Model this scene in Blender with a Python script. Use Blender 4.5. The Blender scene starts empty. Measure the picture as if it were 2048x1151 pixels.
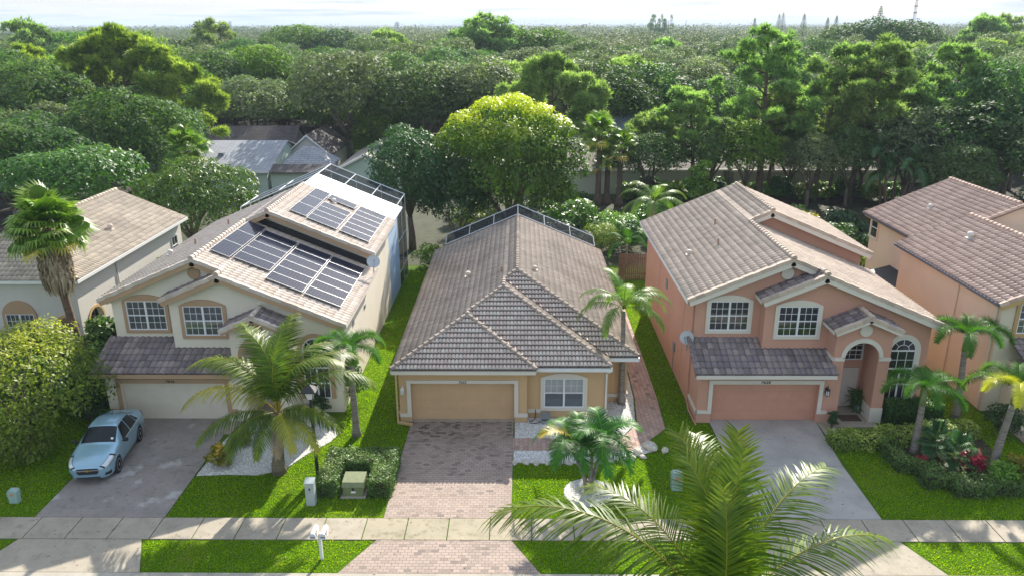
import bpy, bmesh, math, random
import numpy as np
from mathutils import Vector, Matrix, geometry
PI = math.pi
R = math.radians
rs = np.random.RandomState(11)
random.seed(5)
SC = bpy.context.scene
COL = SC.collection
BASE = {}

# ------------------------------------------------------------------ objects
def root(name, loc, label, cat, group=None, rz=0.0, kind=None):
    o = bpy.data.objects.new(name, None)
    COL.objects.link(o)
    o.location = loc
    o.rotation_euler = (0, 0, rz)
    o.empty_display_size = .2
    tag(o, label, cat, group, kind)
    return o

def tag(o, label=None, cat=None, group=None, kind=None):
    if label: o['label'] = label
    if cat: o['category'] = cat
    if group: o['group'] = group
    if kind: o['kind'] = kind
    return o

def obj(name, me, m, parent=None, off=None, label=None):
    """link mesh as one object; geometry given in scene coordinates when the parent is an unrotated root"""
    o = bpy.data.objects.new(name, me)
    COL.objects.link(o)
    if m is not None:
        ms = m if isinstance(m, (list, tuple)) else [m]
        if len(me.materials) == 0:
            for x in ms: me.materials.append(x)
    if parent is not None:
        o.parent = parent
        if parent.type == 'EMPTY' and off is None:
            o.location = (-parent.location[0] + BASE.get(parent.name, 0), -parent.location[1], -parent.location[2])
        elif off is not None:
            o.location = off
    if label: o['label'] = label
    return o

def copy_tree(o, parent=None):
    c = o.copy()
    COL.objects.link(c)
    if parent is not None: c.parent = parent
    for ch in list(o.children):
        copy_tree(ch, c)
    return c

# ------------------------------------------------------------------ numpy meshes
def npmesh(name, V, F, tint=None, smooth=False):
    V = np.asarray(V, dtype=np.float32).reshape(-1, 3)
    F = np.asarray(F, dtype=np.int32)
    k = F.shape[1]
    me = bpy.data.meshes.new(name)
    me.vertices.add(len(V)); me.vertices.foreach_set('co', V.ravel())
    me.loops.add(F.size); me.loops.foreach_set('vertex_index', F.ravel())
    me.polygons.add(len(F)); me.polygons.foreach_set('loop_start', np.arange(0, F.size, k, dtype=np.int32))
    if tint is not None:
        a = me.attributes.new('tint', 'FLOAT', 'FACE')
        a.data.foreach_set('value', np.asarray(tint, dtype=np.float32))
    me.update(calc_edges=True)
    if smooth:
        me.polygons.foreach_set('use_smooth', np.ones(len(F), dtype=bool))
    return me

def vfmesh(name, V, F, smooth=False):
    me = bpy.data.meshes.new(name)
    me.from_pydata([tuple(v) for v in V], [], F)
    me.update()
    if smooth:
        for p in me.polygons: p.use_smooth = True
    return me

class MB:
    """collects simple solids into one mesh"""
    def __init__(s): s.V = []; s.F = []
    def add(s, V, F):
        n = len(s.V); s.V += [tuple(v) for v in V]; s.F += [tuple(i + n for i in f) for f in F]; return s
    def box(s, x0, x1, y0, y1, z0, z1, M=None):
        V = [Vector(p) for p in ((x0,y0,z0),(x1,y0,z0),(x1,y1,z0),(x0,y1,z0),(x0,y0,z1),(x1,y0,z1),(x1,y1,z1),(x0,y1,z1))]
        if M is not None: V = [M @ v for v in V]
        return s.add(V, [(0,3,2,1),(4,5,6,7),(0,1,5,4),(1,2,6,5),(2,3,7,6),(3,0,4,7)])
    def prism(s, pts, d):
        """polygon (3D points) extruded by vector d"""
        n = len(pts); P = [Vector(p) for p in pts]; d = Vector(d)
        V = P + [p + d for p in P]
        F = [tuple(range(n)), tuple(reversed(range(n, 2*n)))]
        F += [((i+1) % n, i, i+n, (i+1) % n + n) for i in range(n)]
        return s.add(V, F)
    def tube(s, pts, rad, n=8, cap=True):
        P = [Vector(p) for p in pts]
        if not isinstance(rad, (list, tuple)): rad = [rad]*len(P)
        rings = []
        up = Vector((0.13, 0.27, 1)).normalized()
        V = []
        for i, p in enumerate(P):
            t = (P[min(i+1, len(P)-1)] - P[max(i-1, 0)]).normalized()
            a = t.cross(up)
            if a.length < .05: a = t.cross(Vector((1, 0, 0)))
            a.normalize(); b = t.cross(a)
            for k in range(n):
                an = 2*PI*k/n
                V.append(p + (a*math.cos(an) + b*math.sin(an))*rad[i])
        F = []
        for i in range(len(P)-1):
            for k in range(n):
                F.append((i*n+k, i*n+(k+1) % n, (i+1)*n+(k+1) % n, (i+1)*n+k))
        if cap:
            F.append(tuple(reversed(range(n)))); F.append(tuple(range((len(P)-1)*n, len(P)*n)))
        return s.add(V, F)
    def lathe(s, prof, c=(0,0,0), n=16, axis='z'):
        V = []; F = []
        for r, h in prof:
            for k in range(n):
                a = 2*PI*k/n
                if axis == 'z': V.append((c[0]+r*math.cos(a), c[1]+r*math.sin(a), c[2]+h))
                elif axis == 'y': V.append((c[0]+r*math.cos(a), c[1]-h, c[2]+r*math.sin(a)))
                else: V.append((c[0]+h, c[1]+r*math.cos(a), c[2]+r*math.sin(a)))
        for i in range(len(prof)-1):
            for k in range(n):
                F.append((i*n+k, i*n+(k+1) % n, (i+1)*n+(k+1) % n, (i+1)*n+k))
        F.append(tuple(reversed(range(n)))); F.append(tuple(range((len(prof)-1)*n, len(prof)*n)))
        return s.add(V, F)
    def mesh(s, name, smooth=False): return vfmesh(name, s.V, s.F, smooth)
    def build(s, name, m, parent=None, off=None, label=None, smooth=False):
        me = s.mesh(name, smooth)
        bm = bmesh.new(); bm.from_mesh(me); bmesh.ops.recalc_face_normals(bm, faces=bm.faces); bm.to_mesh(me); bm.free()
        return obj(name, me, m, parent, off, label)

def plate(outer, holes, axis, pos, thick):
    """2D outline with holes -> slab. axis 'y': 2D=(x,z) at y=pos..pos+thick ; axis 'x': 2D=(y,z); axis 'z': 2D=(x,y)"""
    def P(u, v, w):
        return {'y': (u, w, v), 'x': (w, u, v), 'z': (u, v, w)}[axis]
    loops = [list(outer)] + [list(h) for h in holes]
    flat = [p for l in loops for p in l]
    tris = geometry.tessellate_polygon([[Vector((p[0], p[1], 0)) for p in l] for l in loops])
    n = len(flat)
    V = [P(u, v, pos) for u, v in flat] + [P(u, v, pos+thick) for u, v in flat]
    F = [tuple(t) for t in tris] + [tuple(i+n for i in reversed(t)) for t in tris]
    k = 0
    for l in loops:
        m_ = len(l)
        for i in range(m_):
            a, b = k+i, k+(i+1) % m_
            F.append((a, b, b+n, a+n))
        k += m_
    return V, F

def rect(x0, x1, z0, z1): return [(x0, z0), (x1, z0), (x1, z1), (x0, z1)]
def arcrect(x0, x1, z0, z1, rise, n=12):
    """rectangle whose top is an arc springing at z1 rising by rise"""
    w = (x1-x0)/2; cx = (x0+x1)/2
    pts = [(x0, z0), (x1, z0)]
    if rise >= w*.98:
        for i in range(n+1):
            a = PI*i/n; pts.append((cx+w*math.cos(a), z1+rise*math.sin(a)))
    else:
        r = (w*w+rise*rise)/(2*rise); zc = z1+rise-r; a0 = math.asin(w/r)
        for i in range(n+1):
            a = a0 - 2*a0*i/n; pts.append((cx+r*math.sin(a), zc+r*math.cos(a)))
    return pts

# ------------------------------------------------------------------ materials
def newmat(name):
    m = bpy.data.materials.new(name); m.use_nodes = True
    nt = m.node_tree; nt.nodes.clear()
    out = nt.nodes.new('ShaderNodeOutputMaterial')
    return m, nt, out
def N(nt, t, **k):
    n = nt.nodes.new(t)
    for a, b in k.items():
        if a.startswith('i_'):
            key = a[2:]
            key = int(key) if key.isdigit() else key.replace('_', ' ')
            n.inputs[key].default_value = b
        else: setattr(n, a, b)
    return n
def ramp(nt, fac, stops, interp='LINEAR'):
    r = nt.nodes.new('ShaderNodeValToRGB'); r.color_ramp.interpolation = interp
    e = r.color_ramp.elements
    e[0].position = stops[0][0]; e[0].color = (*stops[0][1], 1)
    e[1].position = stops[-1][0]; e[1].color = (*stops[-1][1], 1)
    for p, c in stops[1:-1]:
        x = e.new(p); x.color = (*c, 1)
    nt.links.new(fac, r.inputs[0]); return r.outputs[0]
def coords(nt, scale=(1,1,1), rot=(0,0,0), kind='Object'):
    tc = nt.nodes.new('ShaderNodeTexCoord'); mp = nt.nodes.new('ShaderNodeMapping')
    mp.inputs['Scale'].default_value = scale; mp.inputs['Rotation'].default_value = rot
    nt.links.new(tc.outputs[kind], mp.inputs[0]); return mp.outputs[0]
def noise(nt, vec, scale, detail=4, rough=.55, out='Fac'):
    n = N(nt, 'ShaderNodeTexNoise'); n.inputs['Scale'].default_value = scale
    n.inputs['Detail'].default_value = detail; n.inputs['Roughness'].default_value = rough
    nt.links.new(vec, n.inputs['Vector']); return n.outputs[out]
def mixc(nt, fac, a, b, mode='MIX'):
    n = N(nt, 'ShaderNodeMix', data_type='RGBA', blend_type=mode)
    for sock, v in ((n.inputs['Factor'], fac), (n.inputs['A'], a), (n.inputs['B'], b)):
        if hasattr(v, 'is_linked') or hasattr(v, 'links'): nt.links.new(v, sock)
        elif isinstance(v, (tuple, list)): sock.default_value = (*v, 1) if len(v) == 3 else v
        else: sock.default_value = v
    # data_type RGBA sockets share names; pick the colour ones
    return n.outputs['Result']
def cmix(nt, fac, a, b, mode='MIX'):
    n = nt.nodes.new('ShaderNodeMix'); n.data_type = 'RGBA'; n.blend_type = mode
    ins = [n.inputs[0], n.inputs[6], n.inputs[7]]
    for sock, v in zip(ins, (fac, a, b)):
        if isinstance(v, bpy.types.NodeSocket): nt.links.new(v, sock)
        elif isinstance(v, (tuple, list)): sock.default_value = (*v[:3], 1)
        else: sock.default_value = v
    return n.outputs[2]
def bump(nt, h, strength=.3, dist=.02):
    b = N(nt, 'ShaderNodeBump'); b.inputs['Strength'].default_value = strength; b.inputs['Distance'].default_value = dist
    nt.links.new(h, b.inputs['Height']); return b.outputs[0]
def princ(nt, out, col, rough=.7, normal=None, metal=0, spec=.5, coat=0):
    p = N(nt, 'ShaderNodeBsdfPrincipled')
    if isinstance(col, bpy.types.NodeSocket): nt.links.new(col, p.inputs['Base Color'])
    else: p.inputs['Base Color'].default_value = (*col, 1)
    if isinstance(rough, bpy.types.NodeSocket): nt.links.new(rough, p.inputs['Roughness'])
    else: p.inputs['Roughness'].default_value = rough
    p.inputs['Metallic'].default_value = metal
    p.inputs['Specular IOR Level'].default_value = spec
    p.inputs['Coat Weight'].default_value = coat
    if normal is not None: nt.links.new(normal, p.inputs['Normal'])
    if out is not None: nt.links.new(p.outputs[0], out.inputs[0])
    return p
_mc = {}
def plain(name, col, rough=.6, metal=0, var=.12, scale=3., bmp=.0, spec=.5, coat=0):
    if name in _mc: return _mc[name]
    m, nt, out = newmat(name)
    v = coords(nt); f = noise(nt, v, scale, 5)
    c2 = tuple(x*(1-var) for x in col); c1 = tuple(min(1, x*(1+var*.6)) for x in col)
    c = ramp(nt, f, [(.3, c2), (.7, c1)])
    nrm = bump(nt, noise(nt, v, scale*12, 3), bmp, .01) if bmp else None
    princ(nt, out, c, rough, nrm, metal, spec, coat)
    _mc[name] = m; return m
def stucco(name, col, dirt=(.35,.28,.2), damt=.35):
    m, nt, out = newmat(name)
    v = coords(nt)
    f = noise(nt, v, .5, 6, .6); vs = coords(nt, (2.2, 2.2, .22)); g = noise(nt, vs, 1.6, 5, .65)
    c = ramp(nt, f, [(.25, tuple(x*.93 for x in col)), (.75, tuple(min(1, x*1.05) for x in col))])
    d = ramp(nt, g, [(.56, (0,0,0)), (.8, (damt, damt, damt))])
    # rising dirt band by height
    sx = N(nt, 'ShaderNodeSeparateXYZ'); nt.links.new(v, sx.inputs[0])
    mr = N(nt, 'ShaderNodeMapRange'); mr.inputs[1].default_value = .0; mr.inputs[2].default_value = .7; mr.inputs[3].default_value = .22; mr.inputs[4].default_value = 0
    nt.links.new(sx.outputs[2], mr.inputs[0])
    ad = N(nt, 'ShaderNodeMath', operation='ADD'); nt.links.new(d, ad.inputs[0]); nt.links.new(mr.outputs[0], ad.inputs[1])
    c = cmix(nt, ad.outputs[0], c, tuple(a*.72+b*.12 for a, b in zip(col, dirt)))
    princ(nt, out, c, .88, bump(nt, noise(nt, v, 28, 4, .7), .45, .012), spec=.25)
    return m
def leafmat(name, stops, transl=.3, rough=.42, spec=.5, hvar=.04, tcol=None, vvar=.3, gain=1.3):
    m, nt, out = newmat(name)
    at = N(nt, 'ShaderNodeAttribute', attribute_name='tint')
    oi = N(nt, 'ShaderNodeObjectInfo')
    c = ramp(nt, at.outputs['Fac'], stops)
    hs = N(nt, 'ShaderNodeHueSaturation')
    mr = N(nt, 'ShaderNodeMapRange'); mr.inputs[3].default_value = .5-hvar; mr.inputs[4].default_value = .5+hvar
    nt.links.new(oi.outputs['Random'], mr.inputs[0]); nt.links.new(mr.outputs[0], hs.inputs['Hue'])
    ml = N(nt, 'ShaderNodeMath', operation='MULTIPLY'); ml.inputs[1].default_value = 7.31
    fr = N(nt, 'ShaderNodeMath', operation='FRACT'); nt.links.new(oi.outputs['Random'], ml.inputs[0]); nt.links.new(ml.outputs[0], fr.inputs[0])
    mv = N(nt, 'ShaderNodeMapRange'); mv.inputs[3].default_value = (1-vvar*.5)*gain; mv.inputs[4].default_value = (1+vvar*.5)*gain
    nt.links.new(fr.outputs[0], mv.inputs[0]); nt.links.new(mv.outputs[0], hs.inputs['Value'])
    nt.links.new(c, hs.inputs['Color'])
    p = princ(nt, None, hs.outputs[0], rough, spec=spec)
    t = N(nt, 'ShaderNodeBsdfTranslucent')
    tc = cmix(nt, 1.0, hs.outputs[0], tcol or (1.25, 1.35, .5), 'MULTIPLY')
    nt.links.new(tc, t.inputs[0])
    ms = N(nt, 'ShaderNodeMixShader'); ms.inputs[0].default_value = transl
    nt.links.new(p.outputs[0], ms.inputs[1]); nt.links.new(t.outputs[0], ms.inputs[2])
    nt.links.new(ms.outputs[0], out.inputs[0])
    return m
def tilemat(name, cols, grime_shade=(.06,.05,.045), stain=(.10,.085,.07), stamt=.5, gamt=.6):
    """cols: list of tile colours picked per tile by the 'tint' face attribute; 'groove' attribute darkens channels (grime and painted shade) and risers (painted shade)"""
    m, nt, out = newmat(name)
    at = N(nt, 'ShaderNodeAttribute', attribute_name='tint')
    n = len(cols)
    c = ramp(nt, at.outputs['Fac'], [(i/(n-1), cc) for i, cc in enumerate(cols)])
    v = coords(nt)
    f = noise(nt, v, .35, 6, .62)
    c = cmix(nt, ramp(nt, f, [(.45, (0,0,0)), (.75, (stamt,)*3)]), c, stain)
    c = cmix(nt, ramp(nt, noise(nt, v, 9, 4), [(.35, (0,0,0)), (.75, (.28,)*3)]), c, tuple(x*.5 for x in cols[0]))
    ag = N(nt, 'ShaderNodeAttribute', attribute_name='grime_shade')
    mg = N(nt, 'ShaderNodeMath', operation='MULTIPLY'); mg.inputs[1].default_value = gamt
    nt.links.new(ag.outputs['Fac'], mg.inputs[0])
    c = cmix(nt, mg.outputs[0], c, grime_shade)
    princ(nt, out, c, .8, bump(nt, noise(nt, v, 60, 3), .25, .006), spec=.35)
    return m
# ------------------------------------------------------------------ shared materials
M = {}
M['cream'] = stucco('cream_stucco', (.78,.71,.58), damt=.18)
M['trimA'] = stucco('tan_trim', (.47,.31,.19), damt=.15)
M['tanB'] = stucco('tan_stucco', (.62,.415,.22), damt=.25)
M['pinkC'] = stucco('salmon_stucco', (.60,.33,.235), damt=.42)
M['doorC'] = plain('salmon_door_paint', (.59,.30,.20), .45, var=.06, scale=1.5)
M['doorB'] = plain('tan_door_paint', (.62,.41,.23), .45, var=.06, scale=1.5)
M['doorA'] = plain('cream_door_paint', (.76,.69,.56), .45, var=.06, scale=1.5)
M['peachD'] = stucco('peach_stucco', (.80,.60,.46), damt=.35)
M['creamD'] = stucco('pale_cream_stucco', (.74,.66,.50), damt=.15)
M['trimD'] = stucco('ochre_trim', (.55,.36,.17), damt=.1)
M['whiteE'] = stucco('offwhite_stucco', (.62,.585,.53), damt=.2)
M['white_trim'] = stucco('white_trim', (.72,.66,.56), damt=.22)
M['white'] = plain('white_paint', (.78,.78,.76), .4, var=.05)
M['whitevinyl'] = plain('white_vinyl', (.80,.80,.80), .35, var=.03)
M['bluewhite'] = stucco('pale_blue_wall', (.40,.53,.68), damt=.15)
M['mint'] = stucco('mint_siding', (.50,.60,.50), damt=.2)
M['palewall'] = stucco('pale_green_wall', (.50,.52,.40), damt=.3)
M['greywall'] = stucco('pale_grey_wall', (.55,.56,.54), damt=.3)
M['black'] = plain('black_metal', (.025,.025,.027), .45, var=.1)
M['darkrub'] = plain('black_rubber', (.018,.018,.018), .75, var=.1)
M['alu'] = plain('white_aluminium', (.62,.65,.67), .35, metal=.2, var=.05)
M['chrome'] = plain('chrome', (.75,.76,.78), .14, metal=1, var=.03)
M['rimmetal'] = plain('silver_wheel', (.55,.56,.58), .28, metal=.8, var=.05)
M['gold'] = plain('gold_badge', (.75,.48,.12), .25, metal=.8, var=.05)
M['greybox'] = plain('grey_plastic', (.22,.24,.25), .5, var=.08)
M['cabgrey'] = plain('pale_grey_cabinet', (.42,.47,.46), .5, var=.12)
M['pedteal'] = plain('pale_teal_plastic', (.33,.46,.42), .5, var=.15)
M['transgreen'] = plain('olive_cabinet_paint', (.185,.215,.10), .55, var=.2, scale=5)
M['dishgrey'] = plain('dish_grey', (.50,.52,.54), .4, var=.08)
M['wood'] = plain('weathered_wood', (.15,.105,.08), .8, var=.35, scale=6)
M['pipe'] = plain('vent_pipe', (.30,.20,.15), .7, var=.1)
M['vent'] = plain('roof_vent', (.58,.50,.42), .7, var=.1)
M['ventw'] = plain('roof_vent_white', (.62,.60,.57), .6, var=.1)
M['matbrown'] = plain('door_mat', (.10,.06,.045), .95, var=.4, scale=20)
M['pot'] = plain('glazed_pot', (.25,.32,.36), .3, var=.1)
M['paper'] = plain('paper_white', (.8,.8,.8), .6, var=.02)
M['orangelabel'] = plain('orange_sticker', (.6,.25,.12), .6, var=.1)
M['letter'] = plain('dark_lettering', (.05,.045,.04), .5, var=.05)
M['blind'] = plain('white_blind', (.62,.62,.58), .7, var=.08, scale=1.5)
M['curtain'] = plain('grey_curtain', (.15,.15,.155), .9, var=.2, scale=2)
M['screenin'] = plain('grey_insect_screen', (.16,.18,.19), .8, var=.1)
M['darkin'] = plain('dark_interior', (.025,.027,.03), .8, var=.2)
M['lampglass'] = plain('frosted_lamp_glass', (.72,.70,.68), .3, var=.05)
M['stone'] = plain('limestone', (.55,.50,.42), .85, var=.3, scale=6, bmp=.6)
M['soil'] = plain('dark_soil', (.055,.04,.028), .95, var=.4, scale=5, bmp=.8)
M['flash'] = plain('dark_flashing', (.02,.022,.025), .6, var=.1)

def glassmat(name, tint=(.03,.04,.05), dark=.75):
    m, nt, out = newmat(name)
    v = coords(nt)
    g = N(nt, 'ShaderNodeBsdfGlossy'); g.inputs['Roughness'].default_value = .03
    g.inputs['Color'].default_value = (.9,.93,.97,1)
    nt.links.new(bump(nt, noise(nt, v, 2.5, 2), .05, .02), g.inputs['Normal'])
    t = N(nt, 'ShaderNodeBsdfTransparent'); t.inputs[0].default_value = (.93,.94,.95,1)
    fr = N(nt, 'ShaderNodeLayerWeight'); fr.inputs[0].default_value = .5
    pw = N(nt, 'ShaderNodeMath', operation='POWER'); pw.inputs[1].default_value = 3; nt.links.new(fr.outputs['Facing'], pw.inputs[0])
    ad = N(nt, 'ShaderNodeMath', operation='MULTIPLY_ADD'); ad.inputs[1].default_value = .7; ad.inputs[2].default_value = .05
    nt.links.new(pw.outputs[0], ad.inputs[0])
    ms = N(nt, 'ShaderNodeMixShader'); nt.links.new(ad.outputs[0], ms.inputs[0])
    nt.links.new(t.outputs[0], ms.inputs[1]); nt.links.new(g.outputs[0], ms.inputs[2])
    nt.links.new(ms.outputs[0], out.inputs[0]); return m
M['glass'] = glassmat('window_glass')
M['carglass'] = None
m, nt, out = newmat('car_glass'); princ(nt, out, (.008,.014,.018), .06, spec=.35); M['carglass'] = m
m, nt, out = newmat('car_paint'); 
v = coords(nt); f = noise(nt, v, 400, 1)
princ(nt, out, ramp(nt, f, [(.3,(.26,.44,.55)),(.7,(.31,.50,.60))]), .26, metal=.35, spec=.6, coat=.8); M['carpaint'] = m
m, nt, out = newmat('headlight_glass'); princ(nt, out, (.62,.66,.68), .08, metal=.3, spec=.8, coat=.5); M['headlight'] = m
m, nt, out = newmat('tail_light_red'); princ(nt, out, (.25,.012,.01), .12, spec=.7); M['tail'] = m

# roof tiles
M['tileA'] = tilemat('beige_roof_tile', [(0.519,0.422,0.338),(0.618,0.512,0.422),(0.569,0.486,0.428),(0.67,0.588,0.5),(0.495,0.397,0.331)], stamt=.18, gamt=.4, grime_shade=(.12,.09,.07))
M['tileAlow'] = tilemat('grey_purple_roof_tile', [(0.178,0.144,0.141),(0.296,0.247,0.24),(0.213,0.172,0.188),(0.391,0.322,0.293),(0.154,0.127,0.123)], stamt=.6, gamt=.75, grime_shade=(.03,.027,.025))
M['tileB'] = tilemat('brown_roof_tile', [(0.316,0.258,0.206),(0.405,0.335,0.277),(0.278,0.232,0.193),(0.455,0.374,0.308),(0.354,0.282,0.225)], stamt=.62, gamt=.5, grime_shade=(.05,.042,.035))
M['tileBf'] = tilemat('sunlit_brown_roof_tile', [(0.681,0.546,0.455),(0.8,0.654,0.555),(0.621,0.501,0.426),(0.8,0.73,0.623),(0.726,0.578,0.486)], stamt=.25, gamt=.95, grime_shade=(.035,.028,.025), stain=(.16,.12,.10))  # front slopes of the same roof: sunlit paleness and gap shade put into colour
M['tileC'] = tilemat('taupe_roof_tile', [(0.506,0.398,0.315),(0.615,0.489,0.384),(0.464,0.372,0.3),(0.656,0.532,0.419),(0.574,0.448,0.349)], stamt=.22, gamt=.45, grime_shade=(.09,.075,.06))
M['tileD'] = tilemat('terracotta_roof_tile', [(0.503,0.361,0.285),(0.618,0.454,0.364),(0.458,0.327,0.265),(0.663,0.5,0.407),(0.561,0.4,0.32)], stamt=.15, gamt=.75, grime_shade=(.09,.05,.04))
M['tileE'] = tilemat('sandy_grey_roof_tile', [(0.446,0.376,0.289),(0.554,0.474,0.366),(0.398,0.328,0.259),(0.627,0.523,0.401),(0.506,0.413,0.319)], stamt=.45, gamt=.5, grime_shade=(.09,.07,.055))

def shingle(name, c1, c2, stain):
    m, nt, out = newmat(name); v = coords(nt)
    b = N(nt, 'ShaderNodeTexBrick'); b.inputs['Scale'].default_value = 1.0
    b.inputs['Brick Width'].default_value = .9; b.inputs['Row Height'].default_value = .28; b.inputs['Mortar Size'].default_value = .03
    b.inputs['Color1'].default_value = (*c1,1); b.inputs['Color2'].default_value = (*c2,1); b.inputs['Mortar'].default_value = (*[x*.5 for x in c1],1)
    nt.links.new(v, b.inputs['Vector'])
    st = ramp(nt, noise(nt, coords(nt, (1,.25,1)), .8, 5, .6), [(.5,(0,0,0)),(.7,(.7,)*3)])
    c = cmix(nt, st, b.outputs[0], stain)
    princ(nt, out, c, .85, bump(nt, noise(nt, v, 40, 2), .3, .01)); return m
M['shgrey'] = shingle('pale_grey_shingle', (.34,.35,.37), (.42,.43,.45), (.22,.22,.23))
M['shdark'] = shingle('dark_brown_shingle', (.10,.085,.08), (.15,.125,.115), (.055,.05,.055))
M['shtan'] = shingle('tan_shingle', (.33,.29,.25), (.42,.37,.33), (.2,.17,.15))
M['shblue'] = shingle('blue_grey_metal', (.22,.30,.36), (.25,.33,.40), (.18,.24,.3))

# ground materials
m, nt, out = newmat('lawn_soil'); v = coords(nt)
c = ramp(nt, noise(nt, v, 1.1, 6, .65), [(.3,(.075,.155,.004)),(.55,(.10,.19,.005)),(.75,(.15,.22,.012))])
c = cmix(nt, ramp(nt, noise(nt, v, 30, 4, .7), [(.35,(0,0,0)),(.65,(.75,)*3)]), c, (.022,.06,.002))
c = cmix(nt, ramp(nt, noise(nt, v, .45, 5, .65), [(.52,(0,0,0)),(.7,(.5,)*3)]), c, (.19,.20,.03))
# far ground turns to woodland floor
princ(nt, out, c, .95, bump(nt, noise(nt, v, 45, 4, .7), .35, .02), spec=.1); M['lawn'] = m
M['grass'] = leafmat('grass_blades', [(0,(.10,.21,.003)),(.5,(.20,.34,.004)),(.85,(.31,.42,.008)),(1,(.42,.40,.06))], transl=.6, rough=.7, spec=.04, hvar=0, vvar=0, tcol=(1.25,1.3,.5))
M['grassdark'] = M['grass']
def concrete(name, col, stain=(.12,.10,.08), amt=.6, splash=0):
    m, nt, out = newmat(name); v = coords(nt)
    c = ramp(nt, noise(nt, v, .9, 6, .6), [(.3, tuple(x*.82 for x in col)), (.7, tuple(x*1.1 for x in col))])
    c = cmix(nt, ramp(nt, noise(nt, v, 2.4, 7, .72), [(.52,(0,0,0)),(.72,(amt,)*3)]), c, stain)
    c = cmix(nt, ramp(nt, noise(nt, v, 25, 3, .6), [(.55,(0,0,0)),(.72,(.35,)*3)]), c, tuple(x*.5 for x in col))
    if splash: c = cmix(nt, ramp(nt, noise(nt, coords(nt, (.6,.5,1)), 1.1, 6, .6), [(.57,(0,0,0)),(.64,(splash,)*3)]), c, (.55,.53,.50))
    c = cmix(nt, ramp(nt, noise(nt, v, 7, 2, .5), [(.70,(0,0,0)),(.73,(.8,)*3)]), c, (.07,.06,.05))
    princ(nt, out, c, .85, bump(nt, noise(nt, v, 60, 3), .2, .004), spec=.3); return m
M['walk'] = concrete('sidewalk_concrete', (.40,.35,.27), (.17,.145,.10), .55)
M['walkdirty'] = concrete('stained_sidewalk_concrete', (.38,.33,.23), (.16,.135,.075), .85)
M['drvA'] = concrete('driveway_concrete_dark', (.30,.265,.235), (.13,.11,.10), .75, .55)
M['drvC'] = concrete('driveway_concrete_light', (.42,.395,.36), (.27,.24,.21), .35)
M['kerb'] = concrete('kerb_concrete', (.42,.38,.31), (.25,.22,.18), .5)
M['asphalt'] = plain('asphalt', (.055,.055,.056), .9, var=.2, scale=8, bmp=.4)

def pavers(name, cols, mortar, size=(.22,.14), rot=0, oldpatch=None):
    m, nt, out = newmat(name); v = coords(nt, rot=(0,0,rot))
    b = N(nt, 'ShaderNodeTexBrick'); b.offset = .5
    b.inputs['Scale'].default_value = 1.0; b.inputs['Brick Width'].default_value = size[0]; b.inputs['Row Height'].default_value = size[1]
    b.inputs['Mortar Size'].default_value = .010; b.inputs['Bias'].default_value = 0; b.inputs['Mortar Smooth'].default_value = .3
    b.inputs['Color1'].default_value = (0,0,0,1); b.inputs['Color2'].default_value = (1,1,1,1); b.inputs['Mortar'].default_value = (.5,.5,.5,1)
    nt.links.new(v, b.inputs['Vector'])
    n = len(cols)
    c = ramp(nt, b.outputs['Color'], [(i/(n-1)*.999, cc) for i, cc in enumerate(cols)])
    if oldpatch:
        # grimy old pavers gather in a patch close to the garage: a stain with its own outline
        sx = N(nt, 'ShaderNodeSeparateXYZ'); nt.links.new(coords(nt), sx.inputs[0])
        mp = N(nt, 'ShaderNodeMapRange'); mp.inputs[1].default_value = oldpatch[0]; mp.inputs[2].default_value = oldpatch[1]; mp.inputs[3].default_value = 0; mp.inputs[4].default_value = 1
        nt.links.new(sx.outputs[1], mp.inputs[0])
        nz = noise(nt, coords(nt), .55, 4, .6)
        a1 = N(nt, 'ShaderNodeMath', operation='MULTIPLY_ADD'); nt.links.new(nz, a1.inputs[0]); a1.inputs[1].default_value = 1.6; nt.links.new(mp.outputs[0], a1.inputs[2])
        pm = ramp(nt, a1.outputs[0], [(.95,(0,0,0)),(1.0,(1,1,1))]) if False else None
        s1 = N(nt, 'ShaderNodeMapRange'); s1.inputs[1].default_value = 1.15; s1.inputs[2].default_value = 1.7
        nt.links.new(a1.outputs[0], s1.inputs[0])
        per = N(nt, 'ShaderNodeMapRange'); per.inputs[1].default_value = .55; per.inputs[2].default_value = .95; per.inputs[3].default_value = .25; per.inputs[4].default_value = 1.0
        nt.links.new(b.outputs['Color'], per.inputs[0])
        ml = N(nt, 'ShaderNodeMath', operation='MULTIPLY'); nt.links.new(s1.outputs[0], ml.inputs[0]); nt.links.new(per.outputs[0], ml.inputs[1])
        c = cmix(nt, ml.outputs[0], c, (.10,.09,.083))
    c = cmix(nt, ramp(nt, noise(nt, v, .8, 5), [(.45,(0,0,0)),(.75,(.4,)*3)]), c, tuple(x*.62 for x in cols[0]))
    c = cmix(nt, b.outputs['Fac'], c, mortar)
    inv = N(nt, 'ShaderNodeMath', operation='SUBTRACT'); inv.inputs[0].default_value = 1; nt.links.new(b.outputs['Fac'], inv.inputs[1])
    princ(nt, out, c, .85, bump(nt, inv.outputs[0], .6, .008), spec=.3); return m
M['paverB'] = pavers('pinkish_grey_pavers', [(.37,.29,.235),(.41,.32,.265),(.355,.28,.235),(.43,.335,.28),(.32,.25,.205),(.41,.315,.255),(.20,.165,.145)], (.20,.155,.125), (.24,.15), oldpatch=(27.0,33.0))
M['pathB'] = pavers('reddish_pavers', [(.47,.31,.25),(.53,.37,.30),(.42,.28,.23),(.50,.36,.30),(.26,.18,.16)], (.22,.16,.13), (.30,.20), rot=1.57)
m, nt, out = newmat('white_gravel'); v = coords(nt)
vo = N(nt, 'ShaderNodeTexVoronoi'); vo.inputs['Scale'].default_value = 22; nt.links.new(v, vo.inputs['Vector'])
c = ramp(nt, vo.outputs['Color'], [(.0,(.45,.43,.40)),(.5,(.66,.65,.62)),(1,(.80,.79,.77))])
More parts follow.
